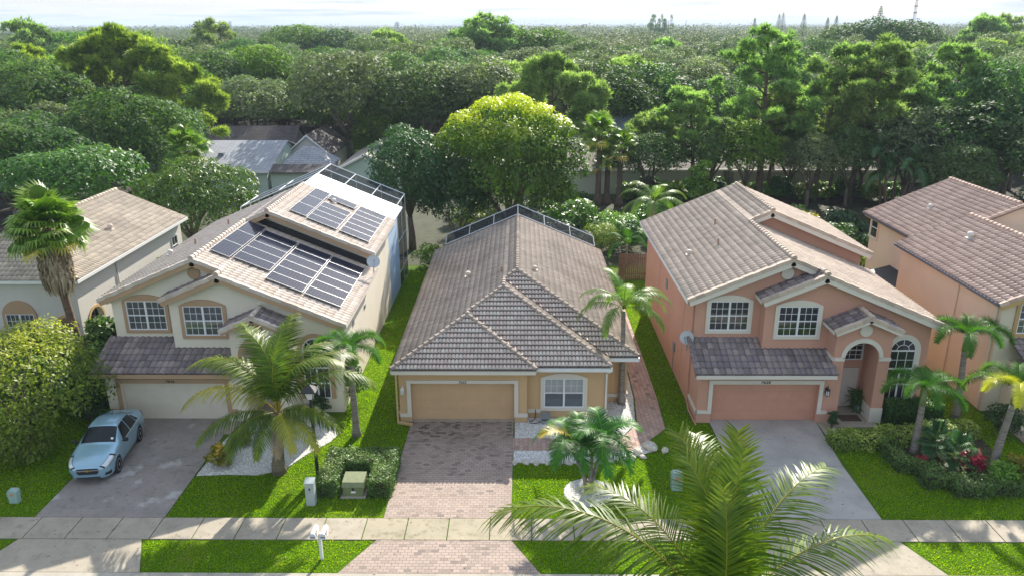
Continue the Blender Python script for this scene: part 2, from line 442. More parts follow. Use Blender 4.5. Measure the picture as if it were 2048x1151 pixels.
c = cmix(nt, ramp(nt, vo.outputs['Distance'], [(.35,(0,0,0)),(.8,(.8,)*3)]), c, (.28,.26,.23))
princ(nt, out, c, .8, bump(nt, vo.outputs['Distance'], .8, .02)); M['gravel'] = m
m, nt, out = newmat('solar_cells'); v = coords(nt)
b = N(nt, 'ShaderNodeTexBrick'); b.offset = 0; b.inputs['Scale'].default_value = 1; b.inputs['Brick Width'].default_value = .165; b.inputs['Row Height'].default_value = .165
b.inputs['Mortar Size'].default_value = .004; b.inputs['Color1'].default_value = (.010,.013,.030,1); b.inputs['Color2'].default_value = (.014,.018,.038,1); b.inputs['Mortar'].default_value = (.09,.10,.12,1)
nt.links.new(v, b.inputs['Vector']); princ(nt, out, b.outputs[0], .10, spec=.16); M['solar'] = m
m, nt, out = newmat('insect_mesh'); d = N(nt, 'ShaderNodeBsdfDiffuse'); d.inputs[0].default_value = (.045,.05,.055,1)
t = N(nt, 'ShaderNodeBsdfTransparent'); ms = N(nt, 'ShaderNodeMixShader'); ms.inputs[0].default_value = .55
nt.links.new(t.outputs[0], ms.inputs[1]); nt.links.new(d.outputs[0], ms.inputs[2]); nt.links.new(ms.outputs[0], out.inputs[0]); M['mesh'] = m

# bark and leaves
def bark(name, col, sc=6, rings=False):
    m, nt, out = newmat(name); v = coords(nt, (1,1,.25) if not rings else (.15,.15,1))
    f = noise(nt, v, sc, 5, .7)
    c = ramp(nt, f, [(.3, tuple(x*.45 for x in col)), (.7, tuple(x*1.25 for x in col))])
    princ(nt, out, c, .9, bump(nt, f, .8, .03), spec=.2); return m
M['barkgrey'] = bark('grey_bark', (.20,.17,.14))
M['barkpine'] = bark('pine_bark', (.16,.115,.09))
M['barkpalm'] = bark('palm_bark', (.30,.265,.22), 9, True)
M['barkcoco'] = bark('coconut_bark', (.24,.19,.14), 9, True)
M['barkfan'] = bark('shaggy_palm_bark', (.19,.12,.085), 8, True)
M['shaft'] = plain('palm_crownshaft', (.22,.28,.10), .5, var=.2)
M['dead'] = leafmat('dead_fronds', [(0,(.16,.115,.075)),(.5,(.27,.21,.15)),(1,(.38,.32,.24))], transl=.15, rough=.8, spec=.1, hvar=0)
M['oak'] = leafmat('oak_leaves', [(0,(.024,.046,.015)),(.5,(.056,.098,.03)),(.85,(.105,.155,.05)),(1,(.18,.21,.09))], .45, .6, .22, .02, gain=2.15, tcol=(1.05,1.25,.6))
M['oakgrey'] = leafmat('grey_green_leaves', [(0,(.042,.056,.026)),(.5,(.10,.128,.056)),(.85,(.18,.205,.105)),(1,(.31,.325,.22))], .38, .6, .25, .015, gain=2.0, tcol=(1.05,1.25,.7))
M['dark'] = leafmat('dark_glossy_leaves', [(0,(.014,.038,.010)),(.6,(.030,.078,.018)),(1,(.07,.14,.03))], .22, .45, .4, .02)
M['mid'] = leafmat('mid_green_leaves', [(0,(.022,.065,.010)),(.55,(.05,.125,.018)),(1,(.12,.21,.04))], .32, .48, .4, .02)
M['mango'] = leafmat('mango_leaves', [(0,(.03,.075,.012)),(.55,(.065,.13,.022)),(1,(.15,.21,.05))], .32, .46, .42, .015)
M['blueish'] = leafmat('cool_green_leaves', [(0,(.020,.065,.022)),(.6,(.045,.125,.04)),(1,(.12,.21,.09))], .3, .5, .35, .01)
M['yellow'] = leafmat('yellow_green_leaves', [(0,(.030,.07,.010)),(.45,(.07,.14,.014)),(.68,(.15,.24,.016)),(1,(.50,.56,.02))], .4, .45, .4, .0, tcol=(1.15,1.2,.4), vvar=0)
M['lime'] = leafmat('lime_leaves', [(0,(.05,.12,.012)),(.5,(.12,.24,.02)),(1,(.24,.36,.03))], .35, .4, .5, .01)
M['olive'] = leafmat('olive_yellow_leaves', [(0,(.05,.095,.012)),(.5,(.14,.20,.02)),(1,(.36,.38,.04))], .36, .5, .35, .01)
M['needle'] = leafmat('pine_needles', [(0,(.040,.070,.022)),(.5,(.10,.152,.048)),(1,(.25,.32,.11))], .5, .5, .35, .02, gain=2.05, tcol=(1.1,1.25,.6))
M['needleY'] = leafmat('yellow_pine_needles', [(0,(.05,.09,.02)),(.5,(.135,.20,.035)),(1,(.36,.42,.075))], .45, .5, .3, .01, gain=1.5, tcol=(1.15,1.2,.5))
M['hedge'] = leafmat('hedge_leaves', [(0,(.028,.065,.012)),(.6,(.07,.13,.025)),(1,(.24,.32,.09))], .32, .45, .45, 0, gain=1.7)
M['varieg'] = leafmat('variegated_leaves', [(0,(.04,.075,.012)),(.45,(.11,.165,.025)),(1,(.36,.40,.10))], .3, .5, .35, 0, gain=1.8)
M['croton'] = leafmat('croton_leaves', [(0,(.03,.06,.01)),(.5,(.22,.20,.02)),(.8,(.55,.36,.02)),(1,(.35,.08,.015))], .3, .45, .4, 0, gain=1.4)
M['redti'] = leafmat('red_cordyline_leaves', [(0,(.10,.02,.02)),(.5,(.35,.02,.045)),(1,(.62,.05,.09))], .25, .35, .6, 0, tcol=(1.2,.5,.5))
M['coco'] = leafmat('coconut_fronds', [(0,(.035,.085,.008)),(.5,(.085,.15,.012)),(.85,(.20,.25,.02)),(1,(.38,.30,.04))], .36, .42, .32, .01, gain=1.1)
M['cocoY'] = leafmat('yellowing_fronds', [(0,(.13,.18,.02)),(.5,(.29,.31,.03)),(1,(.50,.38,.05))], .35, .35, .6, .01)
M['foxtail'] = leafmat('foxtail_fronds', [(0,(.022,.08,.010)),(.6,(.055,.15,.014)),(1,(.15,.27,.03))], .36, .5, .3, .01, gain=1.4)
M['foxY'] = leafmat('yellow_foxtail_fronds', [(0,(.22,.24,.02)),(.6,(.42,.42,.03)),(1,(.60,.55,.06))], .3, .4, .5, .01)
M['xmas'] = leafmat('dark_palm_fronds', [(0,(.015,.075,.008)),(.6,(.035,.14,.012)),(1,(.12,.28,.02))], .35, .5, .28, .01, gain=1.4)
M['queen'] = leafmat('pale_palm_fronds', [(0,(.06,.13,.022)),(.6,(.12,.21,.035)),(1,(.24,.33,.06))], .38, .42, .45, .01)
M['fan'] = leafmat('fan_palm_leaves', [(0,(.04,.10,.014)),(.6,(.09,.18,.022)),(1,(.22,.30,.04))], .38, .42, .45, .01)
M['haze_tree'] = M['oak']
M['wooddark'] = leafmat('dull_dark_leaves', [(0,(.018,.042,.012)),(.6,(.042,.085,.022)),(1,(.10,.16,.045))], .42, .6, .2, .02, gain=2.1)
M['woodmid'] = leafmat('dull_green_leaves', [(0,(.035,.08,.012)),(.5,(.08,.16,.02)),(1,(.18,.27,.04))], .42, .6, .2, .02, gain=1.5)
M['panelframe'] = plain('panel_frame', (.38,.40,.42), .4, metal=.3, var=.03)
M['patio'] = plain('white_patio_panels', (.46,.52,.60), .4, var=.06)
# ------------------------------------------------------------------ roofs
def tiles(name, poly, m, parent, w=.30, l=.36, amp=.05, lift=.035, origin=None, deck=.06, label=None):
    P = [Vector(p) for p in poly]
    n = Vector((0,0,0))
    for i in range(len(P)):
        n += P[i].cross(P[(i+1) % len(P)])
    n.normalize()
    if n.z < 0: n = -n; P.reverse()
    d = (Vector((0,0,-1)) + n*n.z).normalized()      # down the slope
    u = n.cross(d)
    O = Vector(origin) if origin else min(P, key=lambda p: p.z)
    a = [(p-O).dot(u) for p in P]; b = [-(p-O).dot(d) for p in P]
    i0 = math.floor(min(a)/w)-1; i1 = math.ceil(max(a)/w)+1
    j0 = max(math.floor(min(b)/l), 0) if origin is None else math.floor(min(b)/l+1e-4)
    j1 = math.ceil(max(b)/l)
    s = np.array([0,.19,.39,.6,.8,.9]); h = np.array([0,.72,1,.72,0,-.1])*amp
    nc = i1-i0
    A = (np.arange(i0, i1)[:, None] + s[None, :]).ravel()*w; A = np.append(A, i1*w)
    H = np.append(np.tile(h, nc), 0)
    na = len(A)
    V = []; F = []; T = []; G = []
    On, un, dn, nn = (np.array(x) for x in (O, u, d, n))
    rt = np.random.RandomState(int(abs(O.x*13+O.y*7))+3)
    for j in range(j0, j1):
        tt = np.repeat(rt.rand(nc), 6)
        lo = On + A[:, None]*un - (j*l-.015)*dn + (H+lift)[:, None]*nn
        hi = On + A[:, None]*un - ((j+1)*l)*dn + (H+.002)[:, None]*nn
        bt = On + A[:, None]*un - (j*l-.015)*dn + (np.minimum(H,0)-.02)[:, None]*nn
        k = len(V)*0 + sum(len(x) for x in V)
        V += [lo, hi, bt]
        i = np.arange(na-1)
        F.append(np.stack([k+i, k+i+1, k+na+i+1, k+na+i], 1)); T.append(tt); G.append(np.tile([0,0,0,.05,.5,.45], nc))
        F.append(np.stack([k+2*na+i, k+2*na+i+1, k+i+1, k+i], 1)); T.append(tt); G.append(np.full(na-1, .9))  # risers coloured dark to paint the shade under each course
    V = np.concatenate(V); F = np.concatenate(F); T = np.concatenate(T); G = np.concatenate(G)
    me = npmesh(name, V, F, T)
    ga = me.attributes.new('grime_shade', 'FLOAT', 'FACE'); ga.data.foreach_set('value', G.astype(np.float32))
    bm = bmesh.new(); bm.from_mesh(me)
    c = sum(P, Vector())/len(P)
    for i in range(len(P)):
        p, q = P[i], P[(i+1) % len(P)]
        e = (q-p)
        if e.length < 1e-4: continue
        if abs(e.normalized().dot(d)) < .02 and (p-O).dot(d) > -.05 and origin is None: continue   # leave the eave edge ragged
        pn = e.cross(n).normalized()
        if (c-p).dot(pn) > 0: pn = -pn
        bmesh.ops.bisect_plane(bm, geom=bm.verts[:]+bm.edges[:]+bm.faces[:], plane_co=p, plane_no=pn, clear_outer=True)
    # deck below the tiles
    tl = bm.faces.layers.float.get('tint'); gl = bm.faces.layers.float.get('grime_shade')
    if deck:
        top = [bm.verts.new(p - n*.025) for p in P]; bot = [bm.verts.new(p - n*(.025+deck)) for p in P]
        fs = [bm.faces.new(top), bm.faces.new(list(reversed(bot)))]
        for i in range(len(P)):
            j = (i+1) % len(P); fs.append(bm.faces.new((top[i], bot[i], bot[j], top[j])))
        for f in fs: f[tl] = .4; f[gl] = .5
    bm.to_mesh(me); bm.free()
    return obj(name, me, m, parent, label=label)

def caps(p0, p1, m, parent, r=.125, step=.37, name='ridge_cap', up=.03):
    P, Q = Vector(p0), Vector(p1)
    L = (Q-P).length; t = (Q-P)/L; k = max(1, round(L/step)); st = L/k
    side = t.cross(Vector((0,0,1))).normalized(); w = side.cross(t)
    V = []; F = []; T = []
    rt = np.random.RandomState(int(abs(P.x*31+P.y*17+P.z*5)) % 9999)
    for i in range(k):
        a = P + t*(i*st-.03) + w*up; b = P + t*((i+1)*st) + w*(up-.03)
        n0 = len(V); ns = 6; tv = rt.rand()
        for q, rr in ((a, r), (b, r*.82)):
            for j in range(ns+1):
                an = -.25 + (PI+.5)*j/ns
                V.append(q + side*math.cos(an)*rr + w*math.sin(an)*rr)
        for j in range(ns):
            F.append((n0+j, n0+j+1, n0+ns+2+j, n0+ns+1+j)); T.append(tv)
        V.append(a); V.append(b); 
        for j in range(ns):
            F.append((n0+j+1, n0+j, len(V)-2, len(V)-2)); T.append(tv)
    F2 = [f if f[2] != f[3] else f[:3] for f in F]
    me = vfmesh(name, V, F2)
    at = me.attributes.new('tint', 'FLOAT', 'FACE'); at.data.foreach_set('value', np.array(T, dtype=np.float32))
    return obj(name, me, m, parent)

def fascia(parent, pts, m, h=.2, t=.04, name='fascia', drop=.0):
    """board hanging under a polyline, thickness t outwards"""
    mb = MB()
    for a, b in zip(pts[:-1], pts[1:]):
        a = Vector(a); b = Vector(b); e = (b-a); s = Vector((e.y, -e.x, 0)).normalized()*t
        mb.prism([a-Vector((0,0,drop)), b-Vector((0,0,drop)), b-Vector((0,0,drop+h)), a-Vector((0,0,drop+h))], s)
    return mb.build(name, m, parent)

def rake(parent, p0, p1, mt, mf, out, inner_h=.24):
    """gable edge: a row of rake tiles with a fascia board below it; 'out' is the outward direction"""
    P, Q = Vector(p0), Vector(p1); o = Vector(out)
    L = (Q-P).length; k = max(1, round(L/.38)); e = (Q-P)/L; n = e.cross(o); n = n if n.z > 0 else -n
    V = []; F = []; T = []; rt = np.random.RandomState(int(abs(P.x*11+P.z*91)) % 997)
    for i in range(k):
        a = P+e*(L*i/k-.02); b = P+e*(L*(i+1)/k-.0)
        lf = n*.014*(i % 2)
        n0 = len(V)
        for q in (a, b):
            V += [q-o*.13+n*.065+lf, q+o*.05+n*.055+lf, q+o*.06-n*.12+lf]
        F += [(n0, n0+1, n0+4, n0+3), (n0+1, n0+2, n0+5, n0+4), (n0, n0+2, n0+1), (n0+3, n0+4, n0+5)]; T += [rt.rand()]*4
    me = vfmesh('rake_tile', V, F)
    at = me.attributes.new('tint', 'FLOAT', 'FACE'); at.data.foreach_set('value', np.array(T, dtype=np.float32))
    obj('rake_tile', me, mt, parent)
    mb = MB(); mb.prism([P-n*.09, Q-n*.09, Q-n*(.09+inner_h), P-n*(.09+inner_h)], o*.035)
    mb.build('fascia', mf, parent)

# ------------------------------------------------------------------ openings (built facing -Y, turned by rz)
def window(parent, loc, w, h, cols=3, rows=4, sur=None, sw=.15, rise=.2, rz=0, twin=True, back='curtain', lowscreen=None, extra=None, bottom=True):
    """loc: scene position of the bottom centre of the glass on the wall face"""
    mb = MB()
    fr = .045
    d0, d1 = -.055, -.012
    mb.box(-w/2, w/2, d0, d1, 0, fr); mb.box(-w/2, w/2, d0, d1, h-fr, h)
    mb.box(-w/2, -w/2+fr, d0, d1, fr, h-fr); mb.box(w/2-fr, w/2, d0, d1, fr, h-fr)
    bays = [(-w/2+fr, -.045), (.045, w/2-fr)] if twin else [(-w/2+fr, w/2-fr)]
    if twin: mb.box(-.045, .045, d0-.006, d1, fr, h-fr)
    for a, b in bays:
        mb.box(a, b, d0+.003, d1, h/2-.025, h/2+.025)
        for half in ((fr, h/2-.025), (h/2+.025, h-fr)):
            if lowscreen and half[0] == fr: continue
            for i in range(1, cols):
                x = a+(b-a)*i/cols; mb.box(x-.010, x+.010, -.036, -.02, *half)
            rr = rows//2
            for j in range(1, rr):
                z = half[0]+(half[1]-half[0])*j/rr; mb.box(a, b, -.034, -.022, z-.010, z+.010)
    win = mb.mesh('window')
    o = obj('window', win, M['whitevinyl'], parent, off=tuple(Vector(loc)-parent.location))
    o.rotation_euler = (0, 0, rz)
    g = MB(); g.box(-w/2+fr, w/2-fr, -.024, -.018, fr, h-fr)
    obj('pane', g.mesh('pane'), M['glass'], o)
    g = MB()
    if back == 'blind':
        for i in range(int(h/.06)):
            g.box(-w/2+fr, w/2-fr, -.012, -.006, i*.06+.004, i*.06+.054)
        obj('blind', g.mesh('blind'), M['blind'], o)
        if lowscreen:
            g = MB(); g.box(-w/2+fr, w/2-fr, -.0165, -.0135, fr, h/2); obj('insect_screen', g.mesh('insect_screen'), M['screenin'], o)
    else:
        x = -w/2+fr; i = 0
        while x < w/2-fr-.05:
            g.box(x, x+.055, -.011-(i % 2)*.004, -.004, 0.02, h-.02); x += .058; i += 1
        obj('curtain', g.mesh('curtain'), M[back], o)
    if sur is not None:
        zb = -sw if bottom else 0
        out = arcrect(-w/2-sw, w/2+sw, zb, h+.02, rise+.02, 14) if rise else rect(-w/2-sw, w/2+sw, zb, h+sw)
        V, F = plate(out, [rect(-w/2, w/2, 0, h)], 'y', -.07, .068)
        s = MB(); s.add(V, F); s.build('surround', sur, o, off=(0,0,0))
    return o

def garage_door(parent, x0, x1, z1, y, m, rows=4, cols=8, z0=.03):
    mb = MB(); mb.box(x0, x1, y, y+.04, z0, z1)
    H = (z1-z0)/rows
    for j in range(rows):
        mb.box(x0+.01, x1-.01, y-.012, y, z0+j*H+.012, z0+(j+1)*H-.012)
        W = (x1-x0)/cols
        for i in range(cols):
            a = x0+i*W+.09; b = x0+(i+1)*W-.09; c = z0+j*H+.11; d = z0+(j+1)*H-.11
            mb.box(a, b, y-.024, y-.012, c, d)
    return mb.build('garage_door', m, parent)

def number(parent, text, loc, size, m=None):
    cu = bpy.data.curves.new('house_number', 'FONT'); cu.body = text; cu.size = size; cu.extrude = .006; cu.shear = .25
    cu.align_x = 'CENTER'; cu.resolution_u = 3; cu.space_character = 1.1; cu.offset = size*.018
    tmp = bpy.data.objects.new('tmp', cu); COL.objects.link(tmp)
    dg = bpy.context.evaluated_depsgraph_get(); me = bpy.data.meshes.new_from_object(tmp.evaluated_get(dg))
    bpy.data.objects.remove(tmp)
    me.name = 'house_number'
    me.transform(Matrix.Rotation(PI/2, 4, 'X'))
    me.materials.clear()
    o = obj('house_number', me, m or M['letter'], parent, off=tuple(Vector(loc)-(parent.location if parent else Vector())))
    return o

def medallion(parent, x, y, z, r, m):
    mb = MB(); mb.lathe([(r, 0), (r, .05), (r*.86, .06), (r*.82, .045), (.001, .045)], (x, y, z), 24, 'y')
    return mb.build('round_medallion', m, parent)

def coach_lamp(parent, loc, dark=True, s=1.0):
    m = M['black'] if dark else M['white']
    mb = MB(); x, y, z = loc
    mb.box(x-.05*s, x+.05*s, y-.02, y, z-.12*s, z+.1*s)
    mb.tube([(x, y-.02, z+.08*s), (x, y-.10*s, z+.22*s), (x, y-.15*s, z+.16*s)], .012*s, 6)
    mb.lathe([(.02*s, .13*s), (.10*s, .05*s), (.085*s, .04*s), (.085*s, .03*s)], (x, y-.15*s, z), 6)
    mb.lathe([(.065*s, -.17*s), (.03*s, -.2*s), (.004, -.24*s)][::-1], (x, y-.15*s, z), 6)
    for k in range(6):
        a = PI/3*k
        mb.box(x+.078*s*math.cos(a)-.006, x+.078*s*math.cos(a)+.006, y-.15*s+.078*s*math.sin(a)-.006, y-.15*s+.078*s*math.sin(a)+.006, z-.17*s, z+.04*s)
    o = mb.build('coach_lamp', m, parent)
    g = MB(); g.lathe([(.055*s, -.165*s), (.072*s, .03*s)], (x, y-.15*s, z), 6)
    g.build('lamp_glass', M['lampglass'], o, off=(0,0,0))
    return o

def goose_vent(parent, x, y, z, m, s=1.0):
    mb = MB(); mb.box(x-.16*s, x+.16*s, y-.16*s, y+.16*s, z-.06, z+.03)
    mb.lathe([(.10*s, 0), (.10*s, .14*s), (.15*s, .15*s), (.14*s, .24*s), (.08*s, .29*s), (.01, .30*s)], (x, y, z), 12)
    return mb.build('roof_vent', m, parent, smooth=False)
def pipe_vent(parent, x, y, z):
    mb = MB(); mb.lathe([(.09, -.05), (.05, .02), (.05, .32), (.035, .32), (.035, .1)], (x, y, z), 10)
    return mb.build('vent_pipe', M['pipe'], parent)

# ------------------------------------------------------------------ the two-storey model (built twice with its own finishes)
def two_storey(dx, K, rlabel):
    X = lambda x: x+dx
    rt_ = root('two_storey_house', (X(13.6), 41, 0), rlabel, 'house')
    sl = .42
    zl = lambda x: 5.62+sl*(x-7.8)
    zr = lambda x: zl(12.46)-sl*(x-12.46)
    zrr = lambda x: zl(13.72)-sl*(x-13.72)
    W = MB()
    def prof(pts, y0, y1): W.prism([(X(a), y0, b) for a, b in pts], (0, y1-y0, 0))
    xr = 19.05
    prof([(8.25,0),(xr,0),(xr,zr(xr)-.12),(12.46,zl(12.46)-.12),(8.25,zl(8.25)-.12)], 34.2, 41.62)
    prof([(8.25,0),(xr-.05,0),(xr-.05,zrr(xr)-.12),(13.72,zl(13.72)-.12),(8.25,zl(8.25)-.12)], 41.62, 48.4)
    # bay with the second upper window, recess left open for the porch
    V, F = plate([(X(11.3),2.6),(X(14.72),2.6),(X(14.72),4.2),(X(16.45),4.2),(X(16.45),0),(X(xr),0),(X(xr),zr(xr)-.12),(X(13.8),zr(13.8)-.12),(X(11.3),zr(13.8)-sl*2.5-.12)], [], 'y', 33.5, .7); W.add(V, F)
    # garage front
    V, F = plate([(X(8.25),0),(X(8.92),0),(X(8.92),2.02),(X(13.82),2.02),(X(13.82),0),(X(14.3),0),(X(14.3),2.62),(X(8.25),2.62)], [], 'y', 32.5, .3); W.add(V, F)
    W.box(X(8.25), X(8.9), 32.8, 34.2, 0, 2.62); W.box(X(13.85), X(14.3), 32.8, 34.2, 0, 2.62)
    W.prism([(X(8.26),32.6,2.62),(X(8.26),34.2,2.62),(X(8.26),34.2,3.45),(X(8.26),32.6,2.8)], (.15,0,0))
    W.box(X(8.9), X(13.85), 32.86, 34.2, 0, 2.62)
    wall = W.build('wall', K['wall'], rt_)
    # porch
    Pm = MB()
    arch = [(X(14.78),0)] + [(X(15.55-.77*math.cos(PI*i/16)), 3.28+.77*math.sin(PI*i/16)) for i in range(17)] + [(X(16.32),0)]
    zt = lambda x: 5.28-.43*abs(x-15.55)
    outl = [(X(14.3),0)] + arch + [(X(16.85),0),(X(16.85),zt(16.85)),(X(15.55),zt(15.55)),(X(14.3),zt(14.3))]
    V, F = plate(outl, [], 'y', 32.5, .35); Pm.add(V, F)
    Pm.box(X(14.3), X(14.78), 32.85, 34.2, 0, 4.5); Pm.box(X(16.32), X(16.85), 32.85, 33.5, 0, 4.5); Pm.box(X(14.78), X(16.32), 32.85, 34.2, 4.15, 4.4)
    Pm.build('porch', K['wall'], rt_)
    T = MB()
    V, F = plate(rect(X(16.30), X(16.87), 0.02, .78), [], 'y', 32.47, .88); T.add(V, F)
    T.build('post_base', K['base'], rt_)
    T = MB()
    ring = [(X(15.55-.95*math.cos(PI*i/18)), 3.34+.95*math.sin(PI*i/18)) for i in range(19)] + [(X(15.55+.775*math.cos(PI*i/18)), 3.3+.775*math.sin(PI*i/18)) for i in range(19)]
    V, F = plate(ring, [], 'y', 32.44, .058); T.add(V, F)
    T.box(X(14.28), X(14.775), 32.44, 32.498, 3.18, 3.34); T.box(X(16.325), X(16.87), 32.44, 32.498, 3.18, 3.34)
    T.box(X(14.24), X(14.299), 32.44, 33.5, 3.18, 3.34)
    T.build('arch_trim', K['trim'], rt_)
    F_ = MB(); F_.box(X(14.5), X(16.6), 32.0, 34.2, 0.0, .07); F_.box(X(13.9), X(14.5), 31.3, 32.5, 0, .05); F_.build('porch_floor', M['walk'], rt_)
    # garage trim, door, number
    T = MB(); V, F = plate([(X(8.20),.5),(X(8.74),.5),(X(8.74),.5),(X(8.92),.5),(X(8.92),2.02),(X(13.82),2.02),(X(13.82),.5),(X(14.28),.5),(X(14.28),.66),(X(14.0),.66),(X(14.0),2.22),(X(8.74),2.22),(X(8.74),.66),(X(8.20),.66)], [], 'y', 32.43, .068); T.add(V, F)
    T.box(X(8.19), X(8.248), 32.43, 34.2, .5, .66)
    T.build('garage_trim', K['trim'], rt_)
    garage_door(rt_, X(8.92), X(13.82), 2.02, 32.76, K['door'])
    number(rt_, K['num'], (X(11.3), 32.425, 2.05), .2)
    # doors and windows
    D = MB(); D.box(X(15.35), X(16.28), 34.1, 34.2, .07, 2.1)
    dr = D.build('front_door', K['fdoor'], rt_)
    D = MB()
    for i in range(2):
        for a, b in ((.2,.75),(.85,1.5),(1.6,1.95)):
            D.box(X(15.47+i*.36), X(15.47+i*.36+.28), 34.085, 34.1, .07+a, .07+b)
    D.build('door_panel', K['fdoor'], dr, off=(0,0,0)); 
    D = MB(); D.lathe([(.03,0),(.035,.05),(.01,.07)], (X(15.44), 34.1, 1.05), 10, 'y'); D.build('handle', M['black'], dr, off=(0,0,0))
    window(rt_, (X(15.9), 34.2, 2.5), .95, 1.0, 3, 4, None, twin=False, rise=0, back='darkin')
    window(rt_, (X(9.84), 34.2, 4.0), 1.84, 1.45, 3, 4, K['trim'], .16, .27, back=K['wb'])
    window(rt_, (X(12.83), 33.5, 4.0), 1.84, 1.45, 3, 4, K['trim'], .16, .27, back=K['wb'])
    # tall arched window beside the porch
    cx, hw, zs, z0 = X(17.88), .62, 3.26, .75
    mb = MB()
    n = 16
    outer = [(cx-hw, z0),(cx+hw, z0)] + [(cx+hw*math.cos(PI*i/n), zs+hw*math.sin(PI*i/n)) for i in range(n+1)]
    inner = [(cx-hw+.06, z0+.06),(cx+hw-.06, z0+.06)] + [(cx+(hw-.06)*math.cos(PI*i/n), zs+(hw-.06)*math.sin(PI*i/n)) for i in range(n+1)]
    V, F = plate(outer, [inner], 'y', 33.45, .045); mb.add(V, F)
    for z in (1.55, 2.35, zs): mb.box(cx-hw+.05, cx+hw-.05, 33.448, 33.49, z-.035, z+.035)
    mb.box(cx-.035, cx+.035, 33.446, 33.49, z0+.06, 2.32)
    for q in (-.3, .3): mb.box(cx+q-.01, cx+q+.01, 33.46, 33.48, z0+.06, 2.32)
    for q in (-.2, .2): mb.box(cx+q-.012, cx+q+.012, 33.46, 33.48, 2.38, zs)
    mb.box(cx-hw+.05, cx+hw-.05, 33.462, 33.478, 2.78, 2.80)
    for a in (PI*.25, PI*.5, PI*.75):
        c_, s_ = math.cos(a), math.sin(a)
        mb.prism([(cx+c_*.3-s_*.012, 33.46, zs+s_*.3+c_*.012),(cx+c_*.3+s_*.012, 33.46, zs+s_*.3-c_*.012),(cx+c_*.58+s_*.012, 33.46, zs+s_*.58-c_*.012),(cx+c_*.58-s_*.012, 33.46, zs+s_*.58+c_*.012)], (0,.02,0))
    ra = [(cx+.31*math.cos(PI*i/10), zs+.31*math.sin(PI*i/10)) for i in range(11)] + [(cx-.285*math.cos(PI*i/10), zs+.285*math.sin(PI*i/10)) for i in range(11)]
    V, F = plate(ra, [], 'y', 33.458, .022); mb.add(V, F)
    aw = mb.build('arched_window', M['whitevinyl'], rt_)
    V, F = plate(inner, [], 'y', 33.478, .006); g = MB(); g.add(V, F); g.build('pane', M['glass'], aw, off=(0,0,0))
    V, F = plate(inner, [], 'y', 33.488, .008); g = MB(); g.add(V, F); g.build('curtain', M['darkin'], aw, off=(0,0,0))  # near-black sheet painting the unlit room behind the glass
    so = [(cx-hw-.2, z0),(cx-hw, z0),(cx-hw, zs)] + [(cx-hw*math.cos(PI*i/n), zs+hw*math.sin(PI*i/n)) for i in range(1,n)] + [(cx+hw,zs),(cx+hw, z0),(cx+hw+.2, z0)] + [(cx+(hw+.2)*math.cos(PI*i/n), zs+(hw+.2)*math.sin(PI*i/n)) for i in range(n+1)]
    V, F = plate(so, [], 'y', 33.43, .068); g = MB(); g.add(V, F); g.build('surround', K['trim'], aw, off=(0,0,0))
    medallion(rt_, X(12.36), 34.19, 6.80, .29, K['med']); medallion(rt_, X(15.56), 32.49, 4.66, .28, K['med'])
    # roofs
    t, tl, tf = K['tile'], K['tilelow'], K['fasc']
    YB = 48.8
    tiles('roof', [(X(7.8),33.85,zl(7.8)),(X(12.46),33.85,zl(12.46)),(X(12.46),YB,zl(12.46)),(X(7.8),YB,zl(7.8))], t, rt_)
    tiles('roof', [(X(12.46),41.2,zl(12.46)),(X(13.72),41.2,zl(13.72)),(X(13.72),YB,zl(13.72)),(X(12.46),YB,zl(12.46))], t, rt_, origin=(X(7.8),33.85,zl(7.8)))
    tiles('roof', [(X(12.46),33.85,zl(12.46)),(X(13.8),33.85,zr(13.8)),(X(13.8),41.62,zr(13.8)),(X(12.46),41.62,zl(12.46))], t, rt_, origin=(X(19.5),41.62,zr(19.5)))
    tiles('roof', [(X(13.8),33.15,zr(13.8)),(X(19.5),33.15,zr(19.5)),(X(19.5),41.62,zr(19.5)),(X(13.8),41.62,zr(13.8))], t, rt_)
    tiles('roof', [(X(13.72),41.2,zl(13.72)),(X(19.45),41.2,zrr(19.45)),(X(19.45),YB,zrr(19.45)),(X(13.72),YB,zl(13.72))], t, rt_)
    zg = lambda x: zr(13.8)-sl*(13.8-x)
    tiles('lower_gable_roof', [(X(11.0),33.15,zg(11.0)),(X(13.8),33.15,zg(13.8)),(X(13.8),34.2,zg(13.8)),(X(11.0),34.2,zg(11.0))], K['tileg'], rt_)
    caps((X(12.46),33.8,zl(12.46)+.04), (X(12.46),41.1,zl(12.46)+.04), t, rt_)
    caps((X(13.8),33.1,zr(13.8)+.05), (X(13.8),33.9,zr(13.8)+.05), t, rt_)
    caps((X(13.72),41.15,zl(13.72)+.04), (X(13.72),YB,zl(13.72)+.04), t, rt_)
    # porch roof
    zp = lambda x: 5.40-.43*abs(x-15.55)
    tiles('porch_roof', [(X(14.03),32.1,zp(14.03)),(X(15.55),32.1,zp(15.55)),(X(15.55),33.5,zp(15.55)),(X(14.03),33.5,zp(14.03))], K['tileg'], rt_)
    tiles('porch_roof', [(X(15.55),32.1,zp(15.55)),(X(17.08),32.1,zp(17.08)),(X(17.08),33.5,zp(17.08)),(X(15.55),33.5,zp(15.55))], K['tileg'], rt_)
    caps((X(15.55),32.05,zp(15.55)+.04), (X(15.55),33.5,zp(15.55)+.04), t, rt_, r=.11)
    # garage lean-to roof
    zo = lambda y: 2.70+.42*(y-32.0)
    tiles('garage_roof', [(X(7.98),32.0,zo(32.0)),(X(14.34),32.0,zo(32.0)),(X(14.34),33.5,zo(33.5)),(X(7.98),33.5,zo(33.5))], tl, rt_, w=.28, l=.40)
